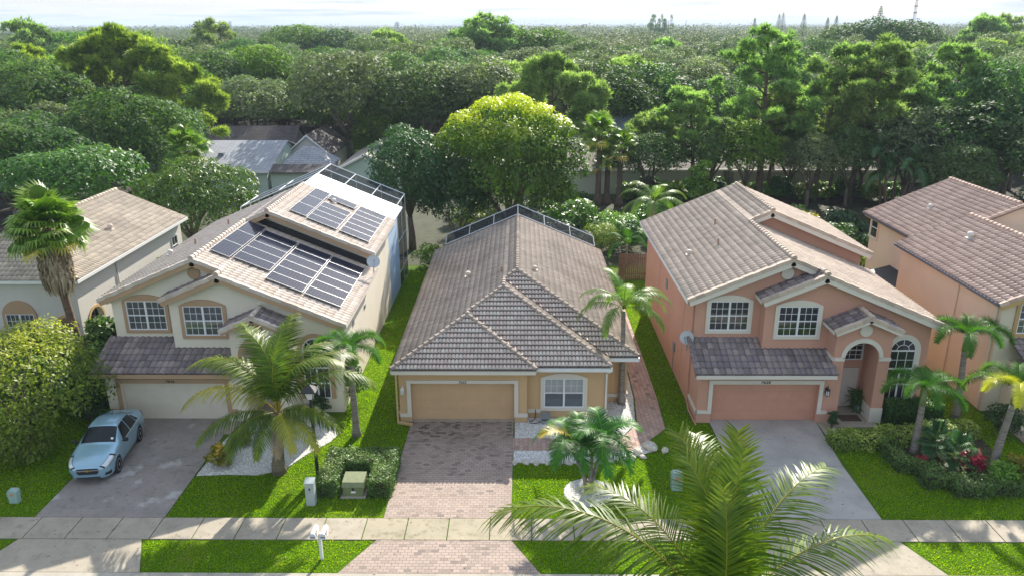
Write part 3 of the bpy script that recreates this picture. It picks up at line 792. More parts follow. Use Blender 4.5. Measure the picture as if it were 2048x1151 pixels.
    tiles('garage_roof', [(X(7.98),33.5,zo(33.5)),(X(11.3),33.5,zo(33.5)),(X(11.3),34.2,zo(34.2)),(X(7.98),34.2,zo(34.2))], tl, rt_, w=.28, l=.40, origin=(X(7.98),32.0,zo(32.0)))
    caps((X(8.0),31.97,zo(32.0)+.02), (X(8.0),34.2,zo(34.2)+.02), tl, rt_, r=.09)
    caps((X(14.32),31.97,zo(32.0)+.02), (X(14.32),33.5,zo(33.5)+.02), tl, rt_, r=.08)
    # rakes and fascias
    fr = (0,-1,0)
    rake(rt_, (X(7.8),33.85,zl(7.8)), (X(12.46),33.85,zl(12.46)), t, tf, fr); rake(rt_, (X(12.46),33.85,zl(12.46)), (X(13.6),33.85,zr(13.6)), t, tf, fr)
    rake(rt_, (X(11.0),33.15,zg(11.0)), (X(13.8),33.15,zg(13.8)), t, tf, fr); rake(rt_, (X(13.8),33.15,zr(13.8)), (X(19.5),33.15,zr(19.5)), t, tf, fr)
    rake(rt_, (X(12.46),41.2,zl(12.46)+.0), (X(13.72),41.2,zl(13.72)), t, tf, fr); rake(rt_, (X(13.72),41.2,zl(13.72)), (X(19.45),41.2,zrr(19.45)), t, tf, fr)
    rake(rt_, (X(14.03),32.1,zp(14.03)), (X(15.55),32.1,zp(15.55)), t, tf, fr, .14); rake(rt_, (X(15.55),32.1,zp(15.55)), (X(17.08),32.1,zp(17.08)), t, tf, fr, .14)
    fascia(rt_, [(X(7.8),YB,zl(7.8)),(X(7.8),33.85,zl(7.8))], K['gutter'], .16, .05, 'gutter', .02)
    fascia(rt_, [(X(19.5),33.2,zr(19.5)),(X(19.5),41.4,zr(19.5))], K['gutter'], .14, -.05, 'gutter', .02)
    fascia(rt_, [(X(19.45),41.3,zrr(19.45)),(X(19.45),YB,zrr(19.45))], K['gutter'], .14, -.05, 'gutter', .02)
    fascia(rt_, [(X(8.0),32.0,zo(32)-.0),(X(14.34),32.0,zo(32)-.0)], K['lfasc'], .17, .06, 'garage_fascia', .03)
    fascia(rt_, [(X(14.03),32.15,zp(14.03)),(X(14.03),33.5,zp(14.03))], tf, .14, -.03, 'fascia', .02)
    fascia(rt_, [(X(11.0),33.2,zg(11.0)),(X(11.0),34.2,zg(11.0))], tf, .16, -.03, 'fascia', .02)
    # soffits
    S = MB(); S.box(X(7.85), X(8.25), 33.9, YB-.02, 5.38, 5.42); S.box(X(8.0), X(14.3), 32.05, 32.5, 2.46, 2.5); S.build('soffit', K['wall'], rt_)
    # roof plumbing
    goose_vent(rt_, X(8.94), 39.4, zl(8.94)+.05, K['ventm']); pipe_vent(rt_, X(10.4), 39.3, zl(10.4)+.03); pipe_vent(rt_, X(11.0), 42.6, zl(11.0)+.03)
    # downspout on the left corner
    B = MB(); B.tube([(X(7.95),34.3,5.45),(X(8.2),34.35,5.25),(X(8.2),34.35,.15),(X(8.15),33.6,.06),(X(8.2),32.2,.05)], .04, 6)
    B.build('downspout', K['wall'], rt_)
    return rt_, zl, zr, zrr
# ------------------------------------------------------------------ ground, paving
def flat(name, pts, z0, z1, m, kind='structure', label=None, cat=None):
    mb = MB(); mb.prism([(x, y, z0) for x, y in pts], (0, 0, z1-z0))
    o = mb.build(name, m)
    tag(o, label, cat, None, kind)
    return o
G = 6000
xs = np.concatenate([[-G,-2000,-700,-250], np.linspace(-90,90,37), [250,700,2000,G]])
ys = np.concatenate([[-400,-60,0], np.linspace(12,120,28), [200,400,900,2500,G*1.6]])
XX, YY = np.meshgrid(xs, ys); nx = len(xs)
V = np.stack([XX.ravel(), YY.ravel(), np.zeros(XX.size)], 1)
idx = np.arange(XX.size).reshape(XX.shape)
F = np.stack([idx[:-1,:-1].ravel(), idx[:-1,1:].ravel(), idx[1:,1:].ravel(), idx[1:,:-1].ravel()], 1)
g = obj('ground', npmesh('ground', V, F), M['lawn']); g['kind'] = 'structure'
flat('road', [(-120,12.2),(120,12.2),(120,21.45),(-120,21.45)], -.06, .004, M['asphalt'])
flat('kerb', [(-120,21.45),(120,21.45),(120,21.83),(-120,21.83)], -.05, .03, M['kerb'])
# sidewalk slabs: joints are gaps between the slabs of one strip
mb = MB(); x = -60.0; dirty = MB()
sw = [-13.6, -17.1, -20.4]
while x < 60:
    nxt = x+1.55
    tgt = dirty if -5.1 < x+.7 < -.4 else mb
    tgt.box(x+.02, nxt-.02, 23.66, 24.94, -.05, .035)
    x = nxt
o = mb.build('sidewalk', M['walk']); o['kind'] = 'structure'
o = dirty.build('stained_sidewalk', M['walkdirty']); o['kind'] = 'structure'
# left neighbour's driveway and apron
def slabs(name, rects, m):
    mb = MB()
    for r in rects: mb.prism([(x, y, -.05) for x, y in r], (0, 0, .08))
    o = mb.build(name, m); o['kind'] = 'structure'; return o
slabs('driveway', [[(-18.45,24.97),(-13.5,24.97),(-13.5,28.6),(-18.45,28.6)], [(-18.45,28.62),(-13.5,28.62),(-13.5,32.78),(-18.6,32.78)]], M['drvA'])
slabs('driveway_apron', [[(-18.9,21.85),(-13.0,21.85),(-13.75,23.63),(-18.25,23.63)]], M['walk'])
slabs('driveway', [[(8.95,24.97),(13.65,24.97),(13.65,28.7),(8.95,28.7)], [(8.95,28.72),(13.65,28.72),(13.9,32.78),(8.9,32.78)]], M['drvC'])
slabs('driveway_apron', [[(8.3,21.85),(14.5,21.85),(13.7,23.63),(8.95,23.63)]], M['walk'])
slabs('driveway', [[(-5.15,24.97),(-.32,24.97),(-.28,32.5),(-5.1,32.5)]], M['paverB'])
slabs('garage_threshold', [[(-5.1,32.5),(-.23,32.5),(-.23,32.78),(-5.1,32.78)]], M['kerb'])
slabs('driveway_apron', [[(-6.2,21.85),(.7,21.85),(-.30,23.63),(-5.2,23.63)]], M['paverB'])
slabs('front_path', [[(-.30,29.9),(4.9,29.9),(5.75,30.75),(6.72,31.9),(6.85,34.8),(6.9,39.9),(6.9,50),(5.9,50),(5.9,40),(5.75,35),(5.5,32.3),(4.6,30.98),(-.30,30.98)]], M['pathB'])
slabs('side_driveway', [[(22.0,25),(27,25),(27,33),(22.6,33)]], M['paverB'])
def bed(pts, label=None, z=.028):
    mb = MB(); mb.prism([(x, y, -.03) for x, y in pts], (0, 0, z+.03)); o = mb.build('gravel_bed', M['gravel']); o['kind'] = 'structure'; return o
# chips of white stone strewn over the beds (stuff)
bedpolys = [
 [(-13.42,27.85),(-12.2,27.95),(-10.9,27.9),(-9.9,28.35),(-9.3,29.5),(-8.5,30.6),(-8.2,31.6),(-8.6,32.2),(-9.4,33.4),(-13.0,33.4),(-13.3,30.4)],
 [(-.26,28.95),(1.2,28.85),(2.8,28.9),(4.6,29.25),(5.7,29.8),(5.5,30.5),(4.9,29.88),(-.26,29.88)],
 [(-.22,31.0),(4.55,31.0),(5.4,32.3),(5.68,35),(5.82,40),(5.3,40),(5.24,34.6),(4.1,34.55),(4.1,32.9),(.35,32.9),(.35,32.45),(-.22,32.45)],
 [(2.75+.98*math.cos(a),26.72+.98*math.sin(a)*1.0) for a in np.linspace(0,2*PI,25)[:-1]],
 [(13.95,31.2),(14.6,31.2),(14.6,32.5),(13.95,32.5)],
]
for b in bedpolys: bed(b)
def inpoly(x, y, poly):
    c = np.zeros(len(x), bool); n = len(poly)
    for i in range(n):
        x0, y0 = poly[i]; x1, y1 = poly[(i+1) % n]
        if y0 == y1: continue
        c ^= ((y0 > y) != (y1 > y)) & (x < (x1-x0)*(y-y0)/(y1-y0)+x0)
    return c
def scatter(poly, n):
    a = np.array(poly); x = rs.uniform(a[:,0].min(), a[:,0].max(), n); y = rs.uniform(a[:,1].min(), a[:,1].max(), n)
    k = inpoly(x, y, poly); return x[k], y[k]
# each chip a squashed octahedron
Vs = []; Fs = []; Ts = []; k = 0
oct_v = np.array([(1,0,0),(0,1,0),(-1,0,0),(0,-1,0),(0,0,1)]); oct_f = np.array([(0,1,4),(1,2,4),(2,3,4),(3,0,4)])
for b in bedpolys:
    a = np.array(b); area = (np.ptp(a[:,0])*np.ptp(a[:,1]))
    x, y = scatter(b, int(area*260)); n = len(x)
    s = rs.uniform(.022, .05, n); an = rs.rand(n)*6.28
    P = oct_v[None]*np.stack([s, s*rs.uniform(.5,1,n), s*.6], 1)[:,None,:]
    c, si = np.cos(an)[:,None], np.sin(an)[:,None]
    P = np.stack([P[:,:,0]*c-P[:,:,1]*si+x[:,None], P[:,:,0]*si+P[:,:,1]*c+y[:,None], P[:,:,2]+.028], 2)
    Vs.append(P.reshape(-1,3)); Fs.append((oct_f[None]+np.arange(n)[:,None,None]*5+k).reshape(-1,3)); k += n*5; Ts.append(np.repeat(rs.rand(n),4))
m, nt, out = newmat('white_stone_chips'); at = N(nt,'ShaderNodeAttribute', attribute_name='tint')
princ(nt, out, ramp(nt, at.outputs['Fac'], [(0,(.42,.39,.34)),(.3,(.66,.65,.62)),(1,(.84,.83,.81))]), .75, spec=.3)
o = obj('gravel', npmesh('gravel', np.concatenate(Vs), np.concatenate(Fs), np.concatenate(Ts)), m); o['kind'] = 'stuff'
o['label'] = 'white stone chips covering the garden beds'; o['category'] = 'gravel'

# grass blades over the lawns (stuff)
lawns = [
 [(-60,25.0),(-18.5,25.0),(-18.6,34),(-19.6,34),(-19.6,50),(-22.4,50),(-22.4,36),(-60,36)],
 [(-13.45,25.0),(-5.2,25.0),(-5.15,32.5),(-5.65,32.5),(-5.65,56),(-8.2,56),(-8.4,33.5),(-8.15,31.6),(-9.25,29.4),(-9.85,28.25),(-10.9,27.85),(-13.45,27.8)],
 [(-.27,25.0),(8.9,25.0),(8.85,32.4),(8.2,32.4),(8.2,50),(6.95,50),(6.9,31.8),(5.8,30.6),(5.75,29.7),(4.6,29.2),(1.2,28.8),(-.27,28.9)],
 [(13.7,25.0),(22,25.0),(22.2,33),(20,42),(19.5,42),(19.3,33),(16.6,32),(13.9,29.5)],
 [(-60,21.9),(-19.0,21.9),(-18.35,23.6),(-60,23.6)],
 [(-12.9,21.9),(-6.3,21.9),(-5.3,23.6),(-13.7,23.6)],
 [(.75,21.9),(8.25,21.9),(8.9,23.6),(-.2,23.6)],
 [(14.6,21.9),(40,21.9),(40,23.6),(13.8,23.6)]]
Vs = []; Fs = []; Ts = []; k = 0
for L in lawns:
    a = np.array(L).clip((-23,20),(22.5,58)); 
    area = np.ptp(a[:,0])*np.ptp(a[:,1])
    x, y = scatter(a.tolist(), int(area*520)); 
    keep = ((x-2.75)**2+(y-26.72)**2 > .95) ; x = x[keep]; y = y[keep]; n = len(x)
    h = rs.uniform(.02,.062,n); an = rs.rand(n)*6.28; w = rs.uniform(.014,.028,n); lean = rs.uniform(.01,.07,n); la = rs.rand(n)*6.28
    b0 = np.stack([x-np.cos(an)*w, y-np.sin(an)*w, np.zeros(n)],1); b1 = np.stack([x+np.cos(an)*w, y+np.sin(an)*w, np.zeros(n)],1)
    tp = np.stack([x+np.cos(la)*lean, y+np.sin(la)*lean, h],1)
    Vs.append(np.stack([b0,b1,tp],1).reshape(-1,3)); Fs.append(np.arange(n*3).reshape(-1,3)+k); k += n*3
    pn = .5+.22*np.sin(x*1.3+np.sin(y*.9)*1.7)*np.cos(y*1.1+x*.4)
    Ts.append(np.clip(rs.normal(.45,.24,n)+.35*(pn-.5),0,1))
o = obj('grass', npmesh('grass', np.concatenate(Vs), np.concatenate(Fs), np.concatenate(Ts)), M['grass']); o['kind'] = 'stuff'
o['label'] = 'short green lawn grass around the driveways'; o['category'] = 'grass'

# fallen leaves on the paving (stuff)
n = 900; x = rs.uniform(-20,18,n); y = np.where(rs.rand(n) < .5, rs.uniform(21.9,25.0,n), rs.uniform(25,32.3,n))
kp = (y < 24.95) | ((x > -18.4) & (x < -13.5)) | ((x > -5.1) & (x < -.3)) | ((x > 9) & (x < 13.6)); x = x[kp]; y = y[kp]; n = len(x); a = rs.rand(n)*6.28; L_ = rs.uniform(.02,.05,n)
c_, s_n = np.cos(a)*L_, np.sin(a)*L_; z = np.full(n,.045)
Vl = np.stack([np.stack([x-c_,y-s_n,z],1), np.stack([x+s_n*.4,y-c_*.4,z+.008],1), np.stack([x+c_,y+s_n,z],1), np.stack([x-s_n*.4,y+c_*.4,z+.008],1)],1).reshape(-1,3)
o = obj('fallen_leaves', npmesh('fallen_leaves', Vl, np.arange(n*4).reshape(-1,4), rs.rand(n)), M['dead']); tag(o, 'dry brown leaf litter sprinkled over the paving', 'leaf litter', None, 'stuff')

# ------------------------------------------------------------------ the two two-storey houses
KC = dict(wall=M['pinkC'], trim=M['white_trim'], base=M['white_trim'], door=M['doorC'], fdoor=plain('offwhite_door', (.62,.55,.48), .5, var=.04), num='7658', med=M['white_trim'],
          wb='darkin', tile=M['tileC'], tilelow=M['tileAlow'], tileg=M['tileAlow'], fasc=M['white_trim'], lfasc=M['white_trim'], gutter=M['white'], ventm=M['vent'])
hC, zlC, zrC, zrrC = two_storey(0, KC, 'salmon pink two-storey stucco house with white trimmed windows and arched porch')
KA = dict(KC); KA.update(wall=M['cream'], trim=M['trimA'], base=M['cream'], door=M['doorA'], fdoor=M['white'], num='7646', med=M['trimA'], wb='curtain', tile=M['tileA'], fasc=M['trimA'], lfasc=M['trimA'], gutter=M['white_trim'], ventm=M['ventw'])
DX = -27.5
hA, zlA, zrA, zrrA = two_storey(DX, KA, 'cream two-storey house with tan trim and solar panels on its beige tiled roof')
mb = MB(); mb.box(8.2,8.25,41.0,41.4,3.7,4.2); mb.build('wall_grille', M['greybox'], hC)
mb = MB(); mb.box(8.17,8.25,38.0,38.35,1.2,1.7); mb.tube([(8.2,38.17,0),(8.2,38.17,1.2)], .02, 5); mb.build('meter_box', M['greybox'], hC)
for yy in (36.5,43.5): mb = MB(); mb.box(8.235,8.25,yy,yy+.02,.3,5.3); mb.build('wall_joint', M['pinkC'], hC)
coach_lamp(hC, (14.16, 32.5, 1.72), True, 1.2)
# cream house: dark flashing, pale rear wall, patio roof
mb = MB(); xa, xb = 12.8+DX, 19.0+DX
mb.prism([(xa,41.56,zrC(12.8)+.03),(xb,41.56,zrC(19.0)+.03),(xb,41.56,zrC(19.0)+.42),(xa,41.56,zrC(12.8)+.42)], (0,.05,0)); mb.build('flashing', M['flash'], hA)
mb = MB(); mb.box(12.0+DX, 19.0+DX, 48.42, 52.3, 0, 5.3)
mb.prism([(13.72+DX,48.42,5.3),(19.0+DX,48.42,5.3),(19.0+DX,48.42,zrrC(19.0)-.15),(13.72+DX,48.42,zrrC(13.72)-.15)], (0,3.85,0)); mb.build('rear_wall', M['bluewhite'], hA)
mb = MB()
for i in range(6):
    y0 = 48.85+i*.58
    mb.prism([(13.72+DX,y0,zrrC(13.72)-.02),(19.4+DX,y0,zrrC(19.4)-.02),(19.4+DX,y0,zrrC(19.4)+.05),(13.72+DX,y0,zrrC(13.72)+.05)], (0,.565,0))
mb.build('patio_roof', M['patio'], hA)
mb = MB()
for zz, yy in ((3.3,36.4),(3.1,39.4)): mb.box(19.05+DX, 19.09+DX, yy, yy+.35, zz, zz+.22)
mb.build('wall_grille', M['greybox'], hA)
mb = MB()
mb.box(8.1+DX,8.25+DX,32.35,32.5,2.3,2.42); mb.lathe([(.05,0),(.07,.12),(.04,.13)], (9.1+DX,32.45,2.38), 8, 'y'); mb.lathe([(.05,0),(.07,.12),(.04,.13)], (9.28+DX,32.45,2.38), 8, 'y')
mb.build('flood_lamp', M['black'], hA)

def cage(name, label, prof, y0, y1, mfr, drop=False, group=None):
    """screen room: prof = list of (x, z) of the roof line, swept from y0 to y1, screened sides down to the ground"""
    r_ = root(name, (sum(p[0] for p in prof)/len(prof), (y0+y1)/2, 0), label, 'screen enclosure')
    fr = MB(); ms = MB()
    ny = 3; t = .04
    z_at = lambda p, f: p[1]
    for j in range(ny):
        y = y0+(y1-y0)*j/(ny-1)
        for a, b in zip(prof[:-1], prof[1:]): fr.tube([(a[0],y,a[1]),(b[0],y,b[1])], t, 4)
        for p in (prof[0], prof[-1]): fr.tube([(p[0],y,0),(p[0],y,p[1])], t, 4)
    for p in prof: fr.tube([(p[0],y0,p[1]),(p[0],y1,p[1])], t, 4)
    for p in (prof[0], prof[-1]):
        for zz in (1.0, p[1]*.55): fr.tube([(p[0],y0,zz),(p[0],y1,zz)], t*.8, 4)
    for p in prof[1:-1]: fr.tube([(p[0],y1,0),(p[0],y1,p[1])], t, 4)
    fr.tube([(prof[0][0],y1,1.0),(prof[-1][0],y1,1.0)], t*.8, 4)
    fr.build('frame', mfr, r_)
    for a, b in zip(prof[:-1], prof[1:]):
        ms.add([(a[0],y0,a[1]-.01),(b[0],y0,b[1]-.01),(b[0],y1,b[1]-.01),(a[0],y1,a[1]-.01)], [(0,1,2,3)])
    for p in (prof[0], prof[-1]): ms.add([(p[0],y0,0),(p[0],y1,0),(p[0],y1,p[1]),(p[0],y0,p[1])], [(0,1,2,3)])
    ms.add([(prof[0][0],y1,0)]+[(p[0],y1,p[1]) for p in prof]+[(prof[-1][0],y1,0)], [tuple(range(len(prof)+2))])
    ms.build('mesh_screen', M['mesh'], r_)
    return r_
zz = lambda x: zrrC(x-DX)
cage('screen_enclosure', 'tall grey screened pool cage joined to the rear of the cream two-storey house', [(-19.3,zlC(8.2)),(-16.6,zlC(10.9)),(-13.78,zz(-13.78)),(-12.0,zz(-12.0)),(-10.2,zz(-10.2)),(-8.5,zz(-8.5))], 52.35, 56.2, M['alu'])

# solar panels, each a thing of its own
def make_panel():
    r_ = root('solar_panel', (0,0,0), 'x', 'solar panel', 'solar panels on the beige tiled roof')
    L, Wd = 1.86, .985
    f = MB(); V, F = plate(rect(-L/2, L/2, -Wd/2, Wd/2), [rect(-L/2+.014, L/2-.014, -Wd/2+.014, Wd/2-.014)], 'z', 0, .04); f.add(V, F)
    f.build('frame', M['panelframe'], r_)
    c = MB(); c.box(-L/2+.014, L/2-.014, -Wd/2+.014, Wd/2-.014, .008, .03); c.build('cells', M['solar'], r_)
    return r_
pp = make_panel(); first = True
ang = math.atan(.42)
def put_panel(x, y, z, portrait, label, sc=1.0):
    global first
    o = pp if first else copy_tree(pp); first = False
    o.location = (x, y, z); o['label'] = label
    Mx = Matrix.Rotation(ang, 4, 'Y') @ (Matrix.Rotation(PI/2, 4, 'Z') if portrait else Matrix.Identity(4))
    o.rotation_euler = Mx.to_euler(); o.scale = (sc, 1, 1)
lo = lambda x: zrC(x-DX)+.15
up = lambda x: zrrC(x-DX)+.15
ordn = ['bottom','second','third','fourth','fifth','topmost']
for i in range(3): put_panel(-14.29, 36.25+i*1.88, lo(-14.29), True, 'upright solar panel at the ridge end of the lower array, %s from the street' % ['first','second','third'][i])
for c, (x, y0, n) in enumerate(((-12.91,36.0,5),(-11.13,35.05,6),(-9.37,35.05,6))):
    for i in range(n): put_panel(x, y0+i*1.01, lo(x), False, 'solar panel of the lower array, %s column, %s from street' % (['left wide','middle wide','eave side'][c], ['first','second','third','fourth','fifth','sixth'][i]), .98)
for i in range(3): put_panel(-12.47, 43.4+i*2.0, up(-12.47), True, 'upright solar panel at the ridge end of the upper array, %s from the street' % ['first','second','third'][i], 1.06)
for i in (0,1,2,3,5): put_panel(-11.13, 42.75+i*1.01, up(-11.13), False, 'solar panel of the upper array, middle column, %s' % (['first from the street','second from the street','third from the street','just below the gap with the vent','','above the vent gap'][i]), .95)
for i in range(6): put_panel(-9.35, 42.75+i*1.01, up(-9.35), False, 'dark solar panel of the upper array, eave side column, %s from the street' % ['first','second','third','fourth','fifth','sixth'][i], .95)
goose_vent(hA, -11.56, 47.2, up(-11.56)-.1, M['ventw'])
# brackets below the lower array
mb = MB()
for x in (-14.3,-12.9,-11.9,-11.0,-10.0,-9.0):
    for y in (35.4,38,40.6): mb.box(x-.04,x+.04,y-.04,y+.04,lo(x)-.17,lo(x))
o = mb.build('mounting_feet', M['black'], hA)

def dish(loc, rz, label, tilt=.6, r=.33):
    r_ = root('satellite_dish', loc, label, 'satellite dish', rz=rz)
    d = MB(); pr = [(.001,0)]+[(r*i/6, .12*(i/6)**2) for i in range(1,7)]+[(r,.135),(r*.98,.15)]+[(r*i/6, .03+.12*(i/6)**2) for i in range(5,0,-1)]+[(.001,.03)]
    d.lathe(pr, (0,0,0), 20)
    M_ = Matrix.Translation((0,0,.55)) @ Matrix.Rotation(tilt, 4, 'X')
    d.V = [tuple(M_ @ Vector(v)) for v in d.V]; d.build('reflector', M['dishgrey'], r_, off=(0,0,0))
    a = MB(); a.tube([(0,0,-.1),(0,0,.3),(0,-.02,.5)], .025, 8); a.build('mast', M['greybox'], r_, off=(0,0,0))
    a = MB(); e = M_ @ Vector((0,-.05,.42)); s = M_ @ Vector((0,-r*.95,.1)); a.tube([s, e], .012, 6); a.box(e.x-.03,e.x+.03,e.y-.03,e.y+.03,e.z-.05,e.z+.05); a.build('feed_arm', M['greybox'], r_, off=(0,0,0))
    return r_
dish((-7.95, 40.2, 4.95), PI*.1, 'white satellite dish on the cream house roof edge beside the upper solar array', .9, .36)
dish((7.98, 34.2, 3.05), -.55, 'grey satellite dish on the left corner of the salmon house beside its garage roof', 1.1, .34)

# ------------------------------------------------------------------ single-storey tan house in the middle
hB = root('single_storey_house', (0, 42, 0), 'tan single-storey house with brown barrel tiled hip roof and two-car garage', 'house')
s_ = .43; e_ = 2.85
ap1 = (-2.555,35.395,e_+s_*3.295); ap2 = (-.825,37.475,e_+s_*5.025); ap3 = (-.125,39.325,e_+s_*5.725)
ww = lambda x, y: (x, y, e_+s_*(x+5.85))
YBk = 51.8; o0 = (-5.85, YBk, e_)
bw = dict(w=.165, l=.335, amp=.034, lift=.03); bf = dict(w=.17, l=.335, amp=.055, lift=.095)
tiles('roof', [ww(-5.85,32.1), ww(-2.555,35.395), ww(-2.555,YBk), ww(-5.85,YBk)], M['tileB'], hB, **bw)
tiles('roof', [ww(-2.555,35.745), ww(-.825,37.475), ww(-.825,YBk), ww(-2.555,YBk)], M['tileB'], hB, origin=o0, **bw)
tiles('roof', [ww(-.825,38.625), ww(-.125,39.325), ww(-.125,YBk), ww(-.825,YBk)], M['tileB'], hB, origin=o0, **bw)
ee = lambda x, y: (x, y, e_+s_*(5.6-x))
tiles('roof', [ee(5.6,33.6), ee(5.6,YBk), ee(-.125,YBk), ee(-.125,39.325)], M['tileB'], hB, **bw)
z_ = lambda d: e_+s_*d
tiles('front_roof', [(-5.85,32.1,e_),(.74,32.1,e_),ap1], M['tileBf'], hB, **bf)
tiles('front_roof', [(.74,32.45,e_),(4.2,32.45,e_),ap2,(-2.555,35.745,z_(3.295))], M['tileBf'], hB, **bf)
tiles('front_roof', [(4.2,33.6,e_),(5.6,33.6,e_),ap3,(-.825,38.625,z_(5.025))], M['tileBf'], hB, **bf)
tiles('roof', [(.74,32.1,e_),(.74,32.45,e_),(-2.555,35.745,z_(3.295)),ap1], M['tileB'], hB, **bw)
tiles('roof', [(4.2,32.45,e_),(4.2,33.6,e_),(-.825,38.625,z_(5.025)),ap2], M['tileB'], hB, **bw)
cB = M['tileB']
for a, b in (((-5.85,32.1,e_),ap1),((.74,32.1,e_),ap1),(ap1,(-2.555,35.745,ap1[2])),((-2.555,35.745,ap1[2]),ap2),((4.2,32.45,e_),ap2),(ap2,(-.825,38.625,ap2[2])),((-.825,38.625,ap2[2]),ap3),((5.6,33.6,e_),ap3),(ap3,(-.125,YBk,ap3[2]))):
    caps((a[0],a[1],a[2]+.05), (b[0],b[1],b[2]+.05), cB, hB, r=.12, step=.34)
W = MB()
V, F = plate([(-5.6,0),(-5.07,0),(-5.07,2.03),(-.23,2.03),(-.23,0),(.34,0),(.34,2.62),(-5.6,2.62)], [], 'y', 32.5, .3); W.add(V, F)
W.box(-5.6,.34,32.86,34,0,2.62); W.box(-5.6,-5.1,32.8,32.86,0,2.62); W.box(-.2,.34,32.8,32.86,0,2.62)
W.box(.34,4.13,32.95,34,0,2.62); W.box(-5.6,4.13,34,34.6,0,2.62); W.box(-5.6,5.27,34.6,51.3,0,2.62)
W.prism([(-5.6,51.28,2.62),(5.27,51.28,2.62),(-.125,51.28,4.95)], (0,.02,0)); W.build('wall', M['tanB'], hB)
T = MB(); V, F = plate([(-5.65,.3),(-5.05,.3),(-5.05,2.03),(-.25,2.03),(-.25,.3),(.38,.3),(.38,.48),(-.06,.48),(-.06,2.19),(-5.24,2.19),(-5.24,.48),(-5.65,.48)], [], 'y', 32.43, .068); T.add(V, F)
T.box(-5.66,-5.602,32.43,51,.3,.48); T.box(.36,1.0,32.89,32.948,.3,.48); T.box(3.16,4.17,32.89,32.948,.3,.48); T.box(4.135,5.3,34.54,34.598,.3,.48); T.box(5.272,5.33,34.54,51,.3,.48)
T.build('trim_band', M['white_trim'], hB)
garage_door(hB, -5.07, -.23, 2.03, 32.76, M['doorB'])
number(hB, '7652', (-2.65, 32.425, 2.045), .17)
window(hB, (2.08, 32.95, .58), 1.86, 1.5, 3, 4, M['white_trim'], .17, .22, back='blind', lowscreen=True)
coach_lamp(hB, (-5.43, 32.5, 1.72), False, 1.1)
fascia(hB, [(-5.85,YBk,e_-.0),(-5.85,32.1,e_)], M['white'], .14, .05, 'gutter', .03)
fascia(hB, [(-5.85,32.1,e_),(.74,32.1,e_)], M['white_trim'], .17, .06, 'fascia', .03)
fascia(hB, [(.74,32.45,e_),(4.25,32.45,e_)], M['white'], .17, .08, 'gutter', .03)
fascia(hB, [(4.2,32.42,e_),(4.2,33.6,e_)], M['white'], .16, .04, 'fascia', .03)
fascia(hB, [(4.2,33.6,e_),(5.64,33.6,e_)], M['white'], .17, .08, 'gutter', .03)
fascia(hB, [(5.6,33.6,e_),(5.6,YBk,e_)], M['white'], .14, .05, 'gutter', .03)
S = MB(); S.box(-5.8,.7,32.15,32.5,2.61,2.64); S.box(.7,4.17,32.5,32.95,2.612,2.642); S.box(4.13,5.55,33.65,34.6,2.614,2.644); S.box(-5.8,-5.6,32.5,51.7,2.61,2.64); S.box(5.27,5.55,34.6,51.7,2.61,2.64); S.build('soffit', M['white_trim'], hB)
D = MB(); D.tube([(4.12,32.42,2.68),(4.12,32.45,2.6),(4.05,32.88,2.35),(4.05,32.88,.1)], .045, 6); D.build('downspout', M['white'], hB)
D = MB(); D.box(-.38,.38,-.06,.06,.01,.12, Matrix.Translation((-5.35,32.25,0)) @ Matrix.Rotation(R(-18),4,'Z')); D.box(-5.74,-5.66,32.36,32.46,.02,2.7); D.build('downspout', M['tanB'], hB)
goose_vent(hB, -2.94, 41.9, z_(2.91)+.03, M['vent'], 1.1); pipe_vent(hB, -.99, 40.3, z_(4.86)); goose_vent(hB, .84, 40.6, z_(4.76)+.03, M['vent'], .9)
D = MB(); D.box(4.135,4.6,34.56,34.598,.9,2.1); D.build('side_door_frame', M['tanB'], hB)
# pool cage behind
rB = root('screen_enclosure', (0, 55, 0), 'low mansard screen enclosure rising behind the ridge of the tan house', 'screen enclosure')
fr = MB(); ms = MB()
zr_ = lambda x, up_: e_+s_*(5.73-abs(x+.125))+up_
xsB = [-5.15,-3.5,-1.8,-.125,1.7,3.5,5.2]
f0 = [(x, 51.95, zr_(x,.08)) for x in xsB]; f1 = [(x, 53.3, zr_(x,.42)) for x in xsB]; f2 = [(x, 58.5, 2.5) for x in xsB]
for L in (f0, f1, f2): fr.tube(L, .035, 4)
for a, b, c in zip(f0, f1, f2): fr.tube([a, b, c, (c[0],c[1],0)], .03, 4)
for L0, L1 in ((f0, f1), (f1, f2)):
    for i in range(len(xsB)-1): ms.add([L0[i],L0[i+1],L1[i+1],L1[i]], [(0,1,2,3)])
ms.add([(x,58.5,0) for x in (xsB[0],xsB[-1])]+[(xsB[-1],58.5,2.5),(xsB[0],58.5,2.5)], [(0,1,2,3)])
for i in (0,-1): ms.add([f0[i],f1[i],f2[i],(xsB[i],58.5,0),(xsB[i],51.95,0)], [(0,1,2,3,4)])
fr.build('frame', M['alu'], rB); ms.build('mesh_screen', M['mesh'], rB)

